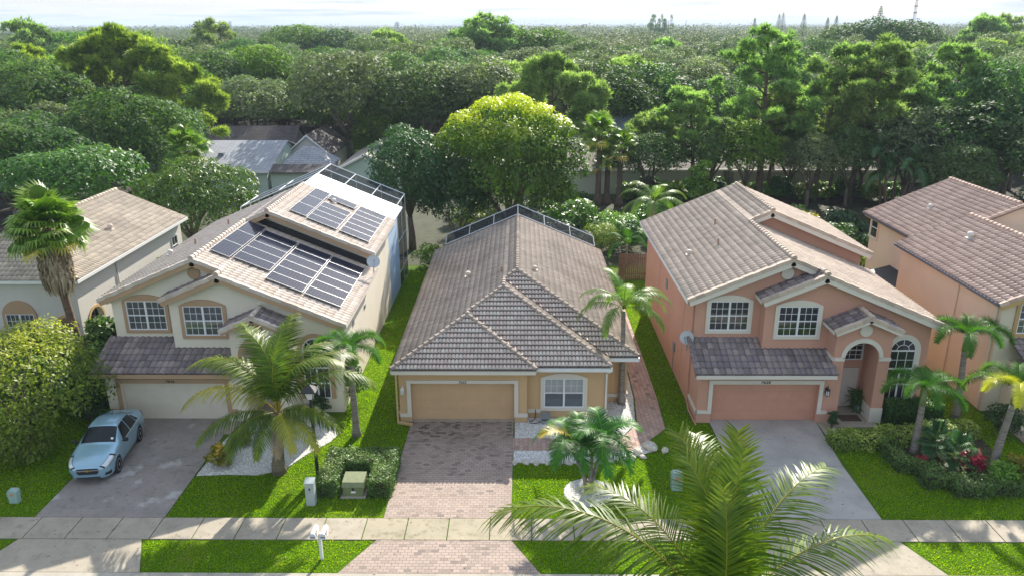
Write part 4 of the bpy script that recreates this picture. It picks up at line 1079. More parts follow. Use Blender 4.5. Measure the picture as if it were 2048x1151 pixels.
# ------------------------------------------------------------------ peach house on the right
hD = root('two_storey_house', (26, 42, 0), 'peach and cream two-storey house with terracotta barrel tiled roof, at the right edge', 'house')
zD = lambda x: 5.6+.417*(x-21.85); zD2 = lambda x: 5.6+.417*(x-23.3)
bd = dict(w=.30, l=.37, amp=.075, lift=.05)
tD = M['tileD']
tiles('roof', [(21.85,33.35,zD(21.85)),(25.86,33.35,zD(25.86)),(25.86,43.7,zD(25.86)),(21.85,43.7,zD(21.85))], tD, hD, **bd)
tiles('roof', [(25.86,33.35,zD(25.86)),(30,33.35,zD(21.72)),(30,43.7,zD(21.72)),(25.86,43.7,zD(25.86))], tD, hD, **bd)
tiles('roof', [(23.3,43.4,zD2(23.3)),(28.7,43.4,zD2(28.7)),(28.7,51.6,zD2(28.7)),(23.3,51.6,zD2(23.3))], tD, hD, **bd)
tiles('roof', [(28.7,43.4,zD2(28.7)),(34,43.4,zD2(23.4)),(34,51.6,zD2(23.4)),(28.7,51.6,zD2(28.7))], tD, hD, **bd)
caps((25.86,33.3,zD(25.86)+.05),(25.86,43.7,zD(25.86)+.05), tD, hD); caps((28.7,43.9,zD2(28.7)+.05),(28.7,51.6,zD2(28.7)+.05), tD, hD)
caps((26.3,43.45,zD2(26.3)+.05),(28.7,43.45,zD2(28.7)+.05), tD, hD)
W = MB(); W.prism([(22.22,33.8,0),(29.6,33.8,0),(29.6,33.8,5.45),(25.86,33.8,7.1),(22.22,33.8,5.5)], (0,9.8,0)); W.prism([(23.75,43.6,0),(33.6,43.6,0),(33.6,43.6,5.5),(28.7,43.6,7.7),(23.75,43.6,5.62)], (0,7.6,0)); W.build('wall', M['peachD'], hD)
W = MB(); W.prism([(22.26,33.76,0),(29.55,33.76,0),(29.55,33.76,5.45),(25.86,33.76,7.05),(22.26,33.76,5.48)], (0,.037,0)); W.box(23.0,29,31.8,33.75,0,2.7); W.build('front_wall', M['creamD'], hD)
tiles('garage_roof', [(22.9,31.4,2.75),(29.5,31.4,2.75),(29.5,33.76,3.75),(22.9,33.76,3.75)], M['tileAlow'], hD)
window(hD, (24.0,33.76,4.02), 1.84, 1.45, 3, 4, M['trimD'], .17, .25)
window(hD, (23.75,50.6,4.1), 1.0, 1.35, 1, 2, M['peachD'], .1, 0, rz=-PI/2, twin=False, back='darkin')
rake(hD, (21.85,33.35,zD(21.85)), (25.86,33.35,zD(25.86)), tD, M['trimD'], (0,-1,0)); rake(hD, (25.86,33.35,zD(25.86)), (30,33.35,zD(21.72)), tD, M['trimD'], (0,-1,0))
gb = plain('dark_blue_gutter', (.10,.12,.17), .4)
fascia(hD, [(21.85,43.7,5.6),(21.85,33.35,5.6)], gb, .13, .09, 'gutter', -.02); fascia(hD, [(23.3,51.6,5.6),(23.3,43.75,5.6)], gb, .12, .06, 'gutter', -.02)
D = MB(); D.box(21.92,22.25,33.5,43.65,5.38,5.5); D.box(23.36,23.76,43.7,51.5,5.38,5.5); D.build('soffit', M['trimD'], hD)
D = MB(); D.tube([(21.95,33.6,5.45),(22.15,33.95,5.3),(22.15,33.95,.1)], .045, 6); D.build('downspout', M['creamD'], hD)
D = MB(); D.tube([(22.18,37.3,5.3),(22.18,37.3,.12),(21.9,37.0,.08)], .04, 6); D.build('downspout', M['peachD'], hD)
goose_vent(hD, 25.79, 48.0, zD2(25.79)+.03, M['ventw'], 1.0); goose_vent(hD, 24.35, 40.8, zD(24.35)+.05, M['ventw'], 1.2)
D = MB(); D.prism([(22.3,44.2,2.55),(23.74,44.2,2.95),(23.74,44.2,3.02),(22.3,44.2,2.62)], (0,3.6,0)); D.tube([(22.35,44.3,0),(22.35,44.3,2.6)], .04, 6); D.tube([(22.35,47.7,0),(22.35,47.7,2.6)], .04, 6); D.build('side_canopy', M['flash'], hD)

# ------------------------------------------------------------------ off-white house on the left
hE = root('two_storey_house', (-27, 44, 0), 'off-white two-storey house with weathered sandy tiled hip roof and arched entry behind the fan palm', 'house')
zE = lambda x: 5.5+.418*(-22.4-x); tE = M['tileE']
tiles('roof', [(-22.4,37,5.5),(-22.4,50.7,5.5),(-26.85,50.7,zE(-26.85)),(-26.85,41.45,zE(-26.85))], tE, hE, w=.25)
tiles('roof', [(-31.3,37,5.5),(-31.3,50.7,5.5),(-26.85,50.7,zE(-26.85)),(-26.85,41.45,zE(-26.85))], tE, hE, w=.25)
tiles('front_roof', [(-31.3,37,5.5),(-22.4,37,5.5),(-26.85,41.45,zE(-26.85))], tE, hE, w=.25)
for a, b in (((-22.4,37,5.55),(-26.85,41.45,zE(-26.85)+.05)),((-31.3,37,5.55),(-26.85,41.45,zE(-26.85)+.05)),((-26.85,41.45,zE(-26.85)+.05),(-26.85,50.7,zE(-26.85)+.05))): caps(a, b, tE, hE)
W = MB()
def archhole(c, hw_, zs_): return [(c-hw_,0.02)]+[(c-hw_*math.cos(PI*i/12), zs_+hw_*math.sin(PI*i/12)) for i in range(13)]+[(c+hw_,0.02)]
V, F = plate([(-31,0)]+archhole(-23.55,.5,2.9)+[(-22.75,0),(-22.75,5.4),(-31,5.4)], [], 'y', 37.35, .25); W.add(V, F)
V, F = plate([(37.6,0)]+archhole(38.75,.7,2.75)+[(50.3,0),(50.3,5.4),(37.6,5.4)], [], 'x', -22.75, -.25); W.add(V, F)
W.box(-31,-24.6,37.6,50.3,0,5.4); W.box(-24.6,-23.0,39.9,50.3,0,5.4); W.box(-24.6,-23.0,37.6,39.9,4.0,5.4)
W.prism([(-31,50.28,5.4),(-22.8,50.28,5.4),(-26.85,50.28,7.2)], (0,.02,0))
W.build('wall', M['whiteE'], hE)
T = MB()
for c_, h_ in ((-23.55,.5),):
    rg = [(c_-(h_+.14)*math.cos(PI*i/14), 2.9+(h_+.14)*math.sin(PI*i/14)) for i in range(15)]+[(c_+h_*math.cos(PI*i/14), 2.9+h_*math.sin(PI*i/14)) for i in range(15)]
    V, F = plate(rg, [], 'y', 37.3, .048); T.add(V, F)
rg = [(38.75-.84*math.cos(PI*i/14), 2.75+.84*math.sin(PI*i/14)) for i in range(15)]+[(38.75+.7*math.cos(PI*i/14), 2.75+.7*math.sin(PI*i/14)) for i in range(15)]
V, F = plate(rg, [], 'x', -22.748, .045); T.add(V, F); T.build('arch_trim', M['trimD'], hE)
window(hE, (-23.3,39.88,1.6), 1.0, 1.9, 3, 4, None, rise=0, twin=False, back='darkin')
window(hE, (-25.9,37.35,2.1), 1.5, 1.5, 3, 4, M['trimA'], .14, .7)
window(hE, (-22.75,49.1,3.4), .9, 1.2, 2, 2, None, rise=0, rz=PI/2, twin=False, back='darkin')
fascia(hE, [(-22.4,37,5.5),(-22.4,50.7,5.5)], M['white'], .16, .06, 'gutter', .0); fascia(hE, [(-31.3,37,5.5),(-22.4,37,5.5)], M['white'], .16, .06, 'gutter', .0)
D = MB(); D.tube([(-22.5,41.5,5.35),(-22.7,41.5,5.1),(-22.7,41.5,.1)], .04, 6); D.build('downspout', M['whiteE'], hE)
goose_vent(hE, -24.2, 44.3, zE(-24.2)+.04, M['vent'], 1.1)

# ------------------------------------------------------------------ houses of the street behind
def back_house(x0, x1, y0, y1, ez, rz_, wm, rm, label, oh=.4, axis='x', hip=0, wins=(), root_name='single_storey_house'):
    h = root(root_name, ((x0+x1)/2, (y0+y1)/2, 0), label, 'house')
    W = MB(); W.box(x0+oh, x1-oh, y0+oh, y1-oh, 0, ez-.08)
    ym = (y0+y1)/2; xm = (x0+x1)/2
    Rf = MB(); t = .12
    if axis == 'x':
        if not hip:
            W.prism([(x0+oh, y0+oh, ez-.08),(x0+oh, y1-oh, ez-.08),(x0+oh, ym, rz_-.15)], (x1-x0-2*oh,0,0))
        A = [(x0,y0,ez),(x1,y0,ez),(x1-hip,ym,rz_),(x0+hip,ym,rz_)]; B = [(x1,y1,ez),(x0,y1,ez),(x0+hip,ym,rz_),(x1-hip,ym,rz_)]
        Rf.prism(A, (0,0,-t)); Rf.prism(B, (0,0,-t))
        if hip: Rf.prism([(x1,y0,ez),(x1,y1,ez),(x1-hip,ym,rz_)], (0,0,-t)); Rf.prism([(x0,y1,ez),(x0,y0,ez),(x0+hip,ym,rz_)], (0,0,-t))
    else:
        W.prism([(x0+oh, y0+oh, ez-.08),(x1-oh, y0+oh, ez-.08),(xm, y0+oh, rz_-.15)], (0,y1-y0-2*oh,0))
        Rf.prism([(x0,y0,ez),(xm,y0,rz_),(xm,y1,rz_),(x0,y1,ez)], (0,0,-t)); Rf.prism([(x1,y0,ez),(x1,y1,ez),(xm,y1,rz_),(xm,y0,rz_)], (0,0,-t))
    W.build('wall', wm, h); Rf.build('roof', rm, h)
    T = MB()
    if axis == 'x':
        T.box(x0, x1, y0-.05, y0, ez-.2, ez-.0)
    else:
        for a, b in ((x0, xm), (x1, xm)): T.prism([(a,y0-.03,ez-.0),(b,y0-.03,rz_-.0),(b,y0-.03,rz_-.22),(a,y0-.03,ez-.22)], (0,.03,0))
    T.build('fascia', M['white'], h)
    for w_ in wins: window(h, w_[:3], w_[3], w_[4], 2, 2, None, rise=0, rz=w_[5] if len(w_) > 5 else 0, twin=False, back='darkin')
    return h
b1 = back_house(-42,-26.9,82.5,98.5,2.85,5.05,M['mint'],M['shgrey'],'mint walled house behind with a long pale grey shingle roof')
D = MB(); D.box(-33.6,-33.0,86.2,86.8,3.75,4.25); D.build('roof_vent', M['greybox'], b1)
W = MB(); W.box(-26.9,-20.4,82.9,84.2,0,2.8); W.build('wall', M['mint'], b1)
W = MB(); W.prism([(-26.9,82.4,2.75),(-20.1,82.4,2.75),(-20.1,84.2,3.35),(-26.9,84.2,3.35)], (0,0,-.12)); W.build('lean_to_roof', M['shdark'], b1)
b2 = back_house(-27.0,-21.2,86.0,91.5,2.75,4.6,M['bluewhite'],M['shgrey'],'small pale blue house wing with grey hipped roof beside the long grey shingle roof', axis='x', hip=2.2, wins=((-23.0,86.4,1.2,1.2,1.1),))
b3 = back_house(-40.5,-28.6,97.6,106.5,2.9,5.3,M['greywall'],M['shdark'],'house with dark brown shingle roof right behind the grey roofed one')
b3b = back_house(-28.2,-22.5,92.5,103,3.0,5.4,M['whiteE'],M['shdark'],'narrow white gabled house between the dark roof and the oaks', axis='y', wins=((-25.3,92.9,1.0,1.0,1.3),))
b4 = back_house(-20.2,-13.0,83.5,97,2.75,4.55,M['mint'],M['shtan'],'mint house with tan front gable beside the cool green tree', axis='y')
b5 = back_house(5.3,22.6,83.8,97,2.8,5.35,M['palewall'],M['shtan'],'long pale green walled house with tan shingle roof behind the fan palms')
b6 = back_house(12.0,19.5,98.5,108,3.6,6.3,M['greywall'],M['shblue'],'house with blue grey metal roof glimpsed above the tan shingle roof')
b7 = back_house(22.9,38.6,83.6,97,2.75,5.2,M['palewall'],M['shtan'],'pale green walled house behind the tall pine trunks at the right', wins=((23.3,86,0.9,.9,1.4,-PI/2),))
b8 = back_house(3,11,112,122,3.6,6.6,M['greywall'],M['shgrey'],'pale grey roofed house half hidden behind the round pine')
b10 = back_house(41,56,90,102,2.9,5.6,M['palewall'],M['shtan'],'tan roofed house hidden among the dark trees at the far right')

# wooden fence
fn = root('wooden_fence', (7.6,54,0), 'short run of weathered brown board fence between the tan and salmon houses', 'fence')
mb = MB(); x = 7.2
while x < 9.6:
    mb.box(x, x+.13, 54, 54.02, 0, 1.95+random.uniform(-.03,.03)); x += .15
mb.build('boards', M['wood'], fn); mb = MB(); mb.box(7.2,9.7,54.03,54.07,.4,.5); mb.box(7.2,9.7,54.03,54.07,1.5,1.6)
for x in (7.3,9.6): mb.box(x-.05,x+.05,54.07,54.17,0,2.05)
mb.build('posts_and_rails', M['wood'], fn)
flat('back_gardens', [(-33,57.5),(56,57.5),(56,83.5),(-33,83.5)], -.05, .008, plain('garden_mulch', (.05,.055,.022), .95, var=.45, scale=1.2))
# ------------------------------------------------------------------ foliage builders (numpy)
def unit(v): return v/np.maximum(np.linalg.norm(v, axis=1, keepdims=True), 1e-9)
def leafquads(P, Nn, size, r, asp=.5, droop=0.):
    n = len(P)
    a = unit(np.cross(Nn, r.normal(size=(n,3)))); b = np.cross(Nn, a)
    s = size*r.uniform(.6,1.25,n)[:,None]
    tip = P+a*s; m0 = P+a*s*.45+b*s*asp*.5; m1 = P+a*s*.45-b*s*asp*.5
    tip[:,2] -= droop*s[:,0]
    V = np.stack([P-a*s*.1, m0, tip, m1], 1).reshape(-1,3)
    return V, np.arange(n*4).reshape(-1,4)
def shell(blobs, n, r, inner=.72, updn=-.55):
    B = np.array(blobs, float); area = (B[:,3]*B[:,4]+B[:,4]*B[:,5]+B[:,3]*B[:,5])
    k = r.choice(len(B), n, p=area/area.sum())
    d = unit(r.normal(size=(n,3))); bad = d[:,2] < updn; d[bad,2] *= -1
    rad = 1-(r.rand(n)**2.0)*(1-inner)
    rad *= 1+.10*np.sin(d[:,0]*7+k)*np.cos(d[:,1]*6+k*2)
    c, R3 = B[k,:3], B[k,3:6]
    P = c+d*R3*rad[:,None]
    Nn = unit(d/R3)
    # drop leaves buried deep inside another blob
    keep = np.ones(n, bool)
    for i in range(len(B)):
        q = ((P-B[i,:3])/B[i,3:6]); keep &= ~(((q**2).sum(1) < .42) & (k != i))
    return P[keep], Nn[keep], k[keep]
def crownmesh(name, blobs, n, size, seed=0, asp=.5, up=.45, jit=.8, newgrowth=0., droop=.1, inner=.72, tbias=0.):
    r = np.random.RandomState(seed)
    P, Nn, k = shell(blobs, n, r, inner)
    zmin, zmax = P[:,2].min(), P[:,2].max()
    N2 = unit(Nn+r.normal(size=Nn.shape)*jit*.6+np.array([0,0,up]))
    V, F = leafquads(P, N2, size, r, asp, droop)
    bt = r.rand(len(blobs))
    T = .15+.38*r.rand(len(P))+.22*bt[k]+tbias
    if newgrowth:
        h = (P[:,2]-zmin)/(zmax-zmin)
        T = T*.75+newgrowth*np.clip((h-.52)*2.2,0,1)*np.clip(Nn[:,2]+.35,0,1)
    return npmesh(name, V, F, np.clip(T,0,1))
def lumps(R_, H_, n, seed, cz, flat_=1., sub=.42):
    """sub-blobs spread over an ellipsoid: radius R_ across, H_ half height, centre height cz"""
    r = np.random.RandomState(seed); out = [(0,0,cz,R_*.62,R_*.62,H_*.7)]
    g = PI*(3-5**.5)
    for i in range(n):
        z = 1-1.35*(i+.5)/n; a = g*i+r.uniform(-.3,.3); q = math.sqrt(max(0,1-z*z))
        s = R_*sub*r.uniform(.7,1.2); rr = R_*.72*r.uniform(.85,1.12)
        out.append((rr*q*math.cos(a), rr*q*math.sin(a), cz+H_*.68*z*r.uniform(.85,1.15), s, s*r.uniform(.85,1.15), s*flat_*r.uniform(.6,.85)))
    return out
def trunkmesh(name, h, r0, R_, seed, nlimb=6, lean=(0,0), split=.35, top=None, wig=.3, sides=8):
    r = np.random.RandomState(seed); mb = MB()
    top = top or h
    hs = h*split
    p = [(0,0,-.1),(lean[0]*.2,lean[1]*.2,hs*.5),(lean[0]*.5+r.uniform(-wig,wig)*.3,lean[1]*.5,hs)]
    mb.tube(p, [r0*1.25,r0,r0*.85], sides)
    for i in range(nlimb):
        a = 2*PI*i/nlimb+r.uniform(-.4,.4); q = R_*r.uniform(.45,.85); zt = h*r.uniform(.72,.98)
        b = p[-1]; e = (b[0]+q*math.cos(a), b[1]+q*math.sin(a), zt)
        mid = (b[0]+q*.45*math.cos(a)+r.uniform(-wig,wig), b[1]+q*.45*math.sin(a)+r.uniform(-wig,wig), hs+(zt-hs)*.5)
        mb.tube([b, mid, e], [r0*.6, r0*.38, r0*.12], 6)
        for j in range(2):
            a2 = a+r.uniform(-.9,.9); mb.tube([mid, (mid[0]+q*.5*math.cos(a2), mid[1]+q*.5*math.sin(a2), mid[2]+(zt-hs)*r.uniform(.1,.45))], [r0*.25, r0*.08], 5)
    return mb.mesh(name, True)
def tree(name, loc, crown, crown_m, trunk, trunk_m, label, cat='tree', group=None, rz=0, sc=(1,1,1)):
    r_ = root(name, loc, label, cat, group, rz); r_.scale = sc
    o = obj('crown', crown, crown_m, r_, off=(0,0,0)); t = obj('trunk', trunk, trunk_m, r_, off=(0,0,0))
    return r_
# pine tufts: fans of needles
def tufts(P, D, L, r, n=9, w=.022):
    m_ = len(P)
    Pp = np.repeat(P, n, 0); Dd = np.repeat(D, n, 0)
    d = unit(Dd*.55+unit(r.normal(size=Pp.shape))*.85)
    a = unit(np.cross(d, r.normal(size=Pp.shape)))*w*L/.4
    Ls = L*r.uniform(.65,1.15,len(Pp))[:,None]
    V = np.stack([Pp-a, Pp+a, Pp+d*Ls], 1).reshape(-1,3)
    return V, np.arange(len(Pp)*3).reshape(-1,3)
def pinecrown(name, blobs, n, L, seed, tb=0., w=.05, nn=9):
    r = np.random.RandomState(seed)
    sb = []
    for b in blobs:
        for i in range(5):
            d = r.normal(size=3); d /= np.linalg.norm(d); q = r.uniform(.36,.52)
            sb.append((b[0]+d[0]*b[3]*.72, b[1]+d[1]*b[4]*.72, b[2]+d[2]*b[5]*.72, b[3]*q, b[4]*q, b[5]*q*1.15))
    blobs = sb
    P, Nn, k = shell(blobs, n, r, .35, -.6)
    V, F = tufts(P, unit(Nn+[0,0,.5]), L, r, nn, w)
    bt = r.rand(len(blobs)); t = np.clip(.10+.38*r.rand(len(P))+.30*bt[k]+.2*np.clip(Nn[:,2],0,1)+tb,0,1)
    return npmesh(name, V, F, np.repeat(t, nn))
def pineblobs(R_, h0, h1, n, seed, s=(.8,1.5)):
    r = np.random.RandomState(seed); out = []
    for i in range(n):
        f = (i+.5)/n; z = h0+(h1-h0)*f
        env = math.sin(PI*min(1,.25+f*.72))**.8
        a = 2.4*i+r.uniform(-.5,.5); q = R_*env*r.uniform(.35,.95); b = r.uniform(*s)
        out.append((q*math.cos(a), q*math.sin(a), z, b, b*r.uniform(.8,1.2), b*r.uniform(.45,.65)))
    return out
def pinetrunk(name, blobs, h, r0, bend=(0,0), seed=0, k=.5):
    r = np.random.RandomState(seed); mb = MB()
    bx = lambda z: (bend[0]*(z/h)**1.6, bend[1]*(z/h)**1.6)
    zs = [-.1]+[h*f for f in (.15,.3,.45,.6,.75,.88,.97)]
    mb.tube([(*bx(max(z,0)), z) for z in zs], [r0*1.2*(1-.85*max(z,0)/h) for z in zs], 8)
    for b in blobs:
        z0 = max(b[2]-r.uniform(.8,2.2), h*.35); x0, y0 = bx(z0)
        e = (b[0]+bx(b[2])[0], b[1]+bx(b[2])[1], b[2]-.1)
        mb.tube([(x0,y0,z0), ((x0+e[0])/2+r.uniform(-.2,.2),(y0+e[1])/2+r.uniform(-.2,.2),(z0+e[2])/2-.15), e], [r0*.3, r0*.2, r0*.06], 5)
    return mb.mesh(name, True)
def pine(loc, R_, h0, h1, nb, seed, label, bend=(0,0), r0=.24, m='needle', n=900, L=.55, tb=0., s=(.9,1.6), group=None, name='pine_tree'):
    bl = pineblobs(R_, h0, h1, nb, seed, s)
    bb = [(b[0]+bend[0]*(b[2]/h1)**1.6, b[1]+bend[1]*(b[2]/h1)**1.6)+tuple(b[2:]) for b in bl]
    return tree(name, loc, pinecrown('crown', bb, n, L, seed, tb), M[m], pinetrunk('trunk', bl, h1, r0, bend, seed), M['barkpine'], label, 'tree', group)

# ------------------------------------------------------------------ palms
def frond(L=3.8, e0=60, droop=95, nleaf=70, ll=.85, lw=.042, hang=.55, start=.14, seed=0, plume=False, fwd=(.35,1.1), vup=0., segs=3, tb=0., tip=.45, rw=.028, curl=0.):
    """pinnate frond growing along +X from the origin; e0 start elevation, droop total bending (degrees)"""
    r = np.random.RandomState(seed); n = 24
    pts = [np.zeros(3)]; tang = []
    for i in range(n):
        t = (i+.5)/n; e = R(e0-droop*t**1.35); y = curl*t*t
        d = np.array([math.cos(e)*math.cos(y), math.cos(e)*math.sin(y), math.sin(e)]); tang.append(d); pts.append(pts[-1]+d*L/n)
    tang.append(tang[-1]); pts = np.array(pts); tang = np.array(tang)
    V = []; F = []; T = []
    # rachis (diamond tube)
    for i in range(n+1):
        t = tang[i]; s = np.array([-t[1], t[0], 0]); s /= np.linalg.norm(s); u = np.cross(t, s); w_ = rw*(1-.8*i/n)
        V += [pts[i]+s*w_, pts[i]+u*w_*.6, pts[i]-s*w_, pts[i]-u*w_*.8]
    for i in range(n):
        for k in range(4): F.append((i*4+k, i*4+(k+1) % 4, i*4+4+(k+1) % 4, i*4+4+k)); T.append(.97)
    def at(t):
        x = t*n; i = min(int(x), n-1); f = x-i
        return pts[i]*(1-f)+pts[i+1]*f, tang[i]
    kinds = [(1,0),(-1,0)] if not plume else [(1,.2),(-1,.2),(1,1.),(-1,1.),(1,-.6),(-1,-.6)]
    for j in range(nleaf):
        t = start+(1-start)*(j+.5)/nleaf
        env = min(1, (t-start)*6+.45)*(1 if t < tip+.1 else 1-.62*((t-tip-.1)/(1-tip-.1))**1.3)
        p, d = at(t); s = np.array([-d[1], d[0], 0]); s /= np.linalg.norm(s); u = np.cross(d, s); u *= np.sign(u[2]) if abs(u[2]) > 1e-6 else 1
        for sd, ur in kinds:
            fa = fwd[0]+(fwd[1]-fwd[0])*t+r.uniform(-.17,.17)
            ldir = s*sd + d*fa + u*(vup+ur+r.uniform(-.2,.2)); ldir /= np.linalg.norm(ldir)
            l = ll*env*r.uniform(.86,1.08)*(r.uniform(.4,.8) if r.rand() < .07 else 1)
            wv = np.cross(ldir, u); wv = wv/max(np.linalg.norm(wv),1e-6) if not plume or abs(ur) < .5 else d-ldir*d.dot(ldir); wv /= max(np.linalg.norm(wv),1e-6)
            tv = np.clip(.25+.35*r.rand()+tb+.25*t*t, 0, 1)
            q = p.copy(); dd = ldir.copy(); k0 = len(V)
            for k in range(segs+1):
                w_ = lw*(.75, 1.0, .72, .06)[k] if segs == 3 else lw*(.9, .8, .06)[k]
                V += [q-wv*w_*.5, q+wv*w_*.5]
                if k < segs:
                    dd = dd+np.array([0,0,-hang*(.35+.65*k/segs)*(1.0/segs)*2.0]); dd /= np.linalg.norm(dd); q = q+dd*l/segs
            for k in range(segs): F.append((k0+2*k, k0+2*k+1, k0+2*k+3, k0+2*k+2)); T.append(tv)
    return npmesh('frond', np.array(V), np.array(F), np.array(T))
def palm(name, loc, fronds, m, specs, trunk, tm, label, crown_z, group=None, cat='palm tree', seed=0, shaft=None, cx=(0,0)):
    """specs: list of (azimuth deg, variant, tilt deg, scale[, material key, label])"""
    r_ = root(name, loc, label, cat, group)
    obj('trunk', trunk, tm, r_, off=(0,0,0))
    if shaft: obj('crownshaft', shaft, M['shaft'], r_, off=(0,0,0))
    for s in specs:
        az, v, tl, sc = s[:4]
        fm = M[s[4]] if len(s) > 4 and s[4] else m
        me = fronds[v]
        if me.materials and me.materials[0] is not fm:
            me = me.copy(); me.materials.clear()
        f = obj('frond', me, fm, r_, off=(cx[0],cx[1],crown_z))
        if len(s) > 5: f['label'] = s[5]
        f.rotation_euler = (Matrix.Rotation(R(az), 4, 'Z') @ Matrix.Rotation(R(-tl), 4, 'Y')).to_euler()
        f.scale = (sc, sc, sc)
    return r_
def palmtrunk(h, r0, r1, bend=(0,0), base=1.5, n=12, bulge=0., sides=12):
    mb = MB(); P = []; Rr = []
    for i in range(n+1):
        t = i/n; P.append((bend[0]*t**1.5, bend[1]*t**1.5, -.05+h*t)); Rr.append((r0*(1-t)+r1*t)*(1+(base-1)*max(0,1-t*6))*(1+bulge*math.sin(PI*t)))
    mb.tube(P, Rr, sides); return mb.mesh('trunk', True)

rr = np.random.RandomState(77)
# coconut palm in front of the cream house
cf = [frond(4.0,72,118,84,.9,.038,.6,seed=1,tb=.1), frond(3.9,50,110,82,.9,.038,.8,seed=2,tb=.1), frond(3.7,82,75,80,.85,.04,.4,seed=3,curl=.25), frond(3.4,25,80,78,.85,.038,.9,seed=4)]
mb = MB(); mb.tube([(0,0,-.05),(-.02,0,.35),(.05,.05,1.0),(.15,.05,1.9),(.2,.1,2.8)], [.33,.28,.21,.17,.15], 12)
coco_specs = [(176,0,6,1.22),(156,1,16,1.25),(186,1,2,1.15,'cocoY','yellow tipped frond arching to the left'),(128,2,0,1.2),(100,0,14,1.15),(75,2,6,1.2),(52,0,8,1.15),(26,0,4,1.2),(4,1,12,1.25),(-22,3,4,.95),(214,3,2,1.05),(-40,3,-10,.85,'cocoY','yellowing frond hanging low'),(-80,3,-34,.62,'dead','dead brown frond folded against the trunk'),(240,3,-8,.9),(140,2,18,1.05),(62,2,22,1.05),(-5,0,16,1.1),(-62,3,-6,.78,'cocoY','short yellow frond drooping to the street'),(-100,3,-16,.74),(-125,3,-2,.85),(-30,3,14,.9)]
palm('coconut_palm', (-10.05,28.15,0), cf, M['coco'], coco_specs, mb.mesh('trunk', True), M['barkcoco'], 'full coconut palm with yellow tipped fronds on the white gravel bed before the cream house', 2.75, cx=(.2,.1))
# large coconut palm in the foreground
ff = [frond(4.5,78,95,86,1.0,.034,.5,seed=11,vup=.12), frond(4.6,55,100,86,1.1,.034,.8,seed=12), frond(4.3,86,55,84,.95,.038,.3,seed=13,curl=.2,vup=.15), frond(4.4,35,90,84,1.05,.034,.9,seed=14)]
fg_specs = [(166,1,14,1.2),(138,0,-4,.95),(112,2,6,.98),(92,0,12,1.0),(66,2,8,.98),(38,0,4,1.02),(14,1,14,.96),(188,3,2,1.0),(-12,3,6,1.0),(-50,3,0,.95),(-95,3,0,.9),(230,3,0,.95),(205,3,-16,.9,'cocoY','yellowing lower frond'),(78,2,24,.8),(125,2,12,.9),(52,2,16,.92)]
mb = MB(); mb.tube([(0,0,-.05),(.1,0,.4),(.3,0,2.5),(.35,.0,5.0),(.2,0,6.8)], [.34,.25,.19,.17,.16], 12)
FG = palm('coconut_palm', (3.5,11.6,0), ff, M['coco'], fg_specs, mb.mesh('trunk', True), M['barkcoco'], 'big coconut palm in the foreground whose crown fills the bottom edge of the view', 6.7, cx=(.2,0))
# foxtail palms
def foxfronds(seed): return [frond(2.1,62,135,80,.36,.019,.25,start=.12,seed=seed+i,plume=True,segs=2,tip=.6,rw=.02,fwd=(.4,.7)) for i in range(2)]+[frond(2.0,35,120,78,.36,.019,.3,start=.12,seed=seed+5,plume=True,segs=2,tip=.6,rw=.02,fwd=(.4,.7))]
fx = foxfronds(30)
def foxshaft(z0, z1, r): 
    mb = MB(); mb.tube([(0,0,z0),(0,0,(z0+z1)/2),(0,0,z1)], [r, r*1.05, r*.55], 10); return mb.mesh('crownshaft', True)
def foxtail(loc, h, az0, n, label, m='foxtail', sc=1., lean=(0,0), yel=(), extra=()):
    sp = [(az0+360*i/n, i % 3, (0,-6,8)[i % 3], sc*(.95+.1*((i*7) % 3)/2)) + (('foxY','yellow frond hanging on the street side') if i in yel else ()) for i in range(n)]
    o = palm('foxtail_palm', loc, fx, M[m], sp+list(extra), palmtrunk(h-.6, .17, .12, lean, 1.35), M['barkpalm'], label, h, shaft=None, cx=lean)
    s = MB(); s.tube([(lean[0],lean[1],h-.68),(lean[0],lean[1],h-.3),(lean[0],lean[1],h+.1)], [.13,.125,.07], 10); obj('crownshaft', s.mesh('crownshaft', True), M['shaft'], o, off=(0,0,0))
    return o
foxtail((-7.42,31.2,0), 4.2, 10, 9, 'foxtail palm on the lawn between the cream and tan houses', lean=(-.05,0))
foxtail((17.2,29.9,0), 2.95, 80, 8, 'foxtail palm rising from the hedge bed, nearest the salmon house window')
foxtail((20.7,33.1,0), 4.1, 20, 8, 'tallest foxtail palm, against the peach house side wall', lean=(-.2,0), sc=1.12)
foxtail((19.65,28.3,0), 3.75, 60, 8, 'foxtail palm with bright yellow drooping fronds near the right edge', lean=(.35,.1), yel=(3,4), sc=1.08)
# queen palm beside the tan house
qf = [frond(2.5,55,125,58,.5,.035,.75,seed=41,segs=2,start=.2), frond(2.4,30,115,56,.5,.035,.8,seed=42,segs=2,start=.2), frond(2.2,78,90,54,.45,.035,.5,seed=43,segs=2,start=.2)]
palm('queen_palm', (5.0,34.35,0), qf, M['queen'], [(20+i*27.5,(0,1,0,1,2)[i % 5],(6,10,2)[i % 3],1.12) for i in range(14)], palmtrunk(4.9,.15,.10,(-.1,0),1.3), M['barkpalm'], 'slender tall palm with a bare grey trunk at the right corner of the tan house', 5.0, cx=(-.1,0))
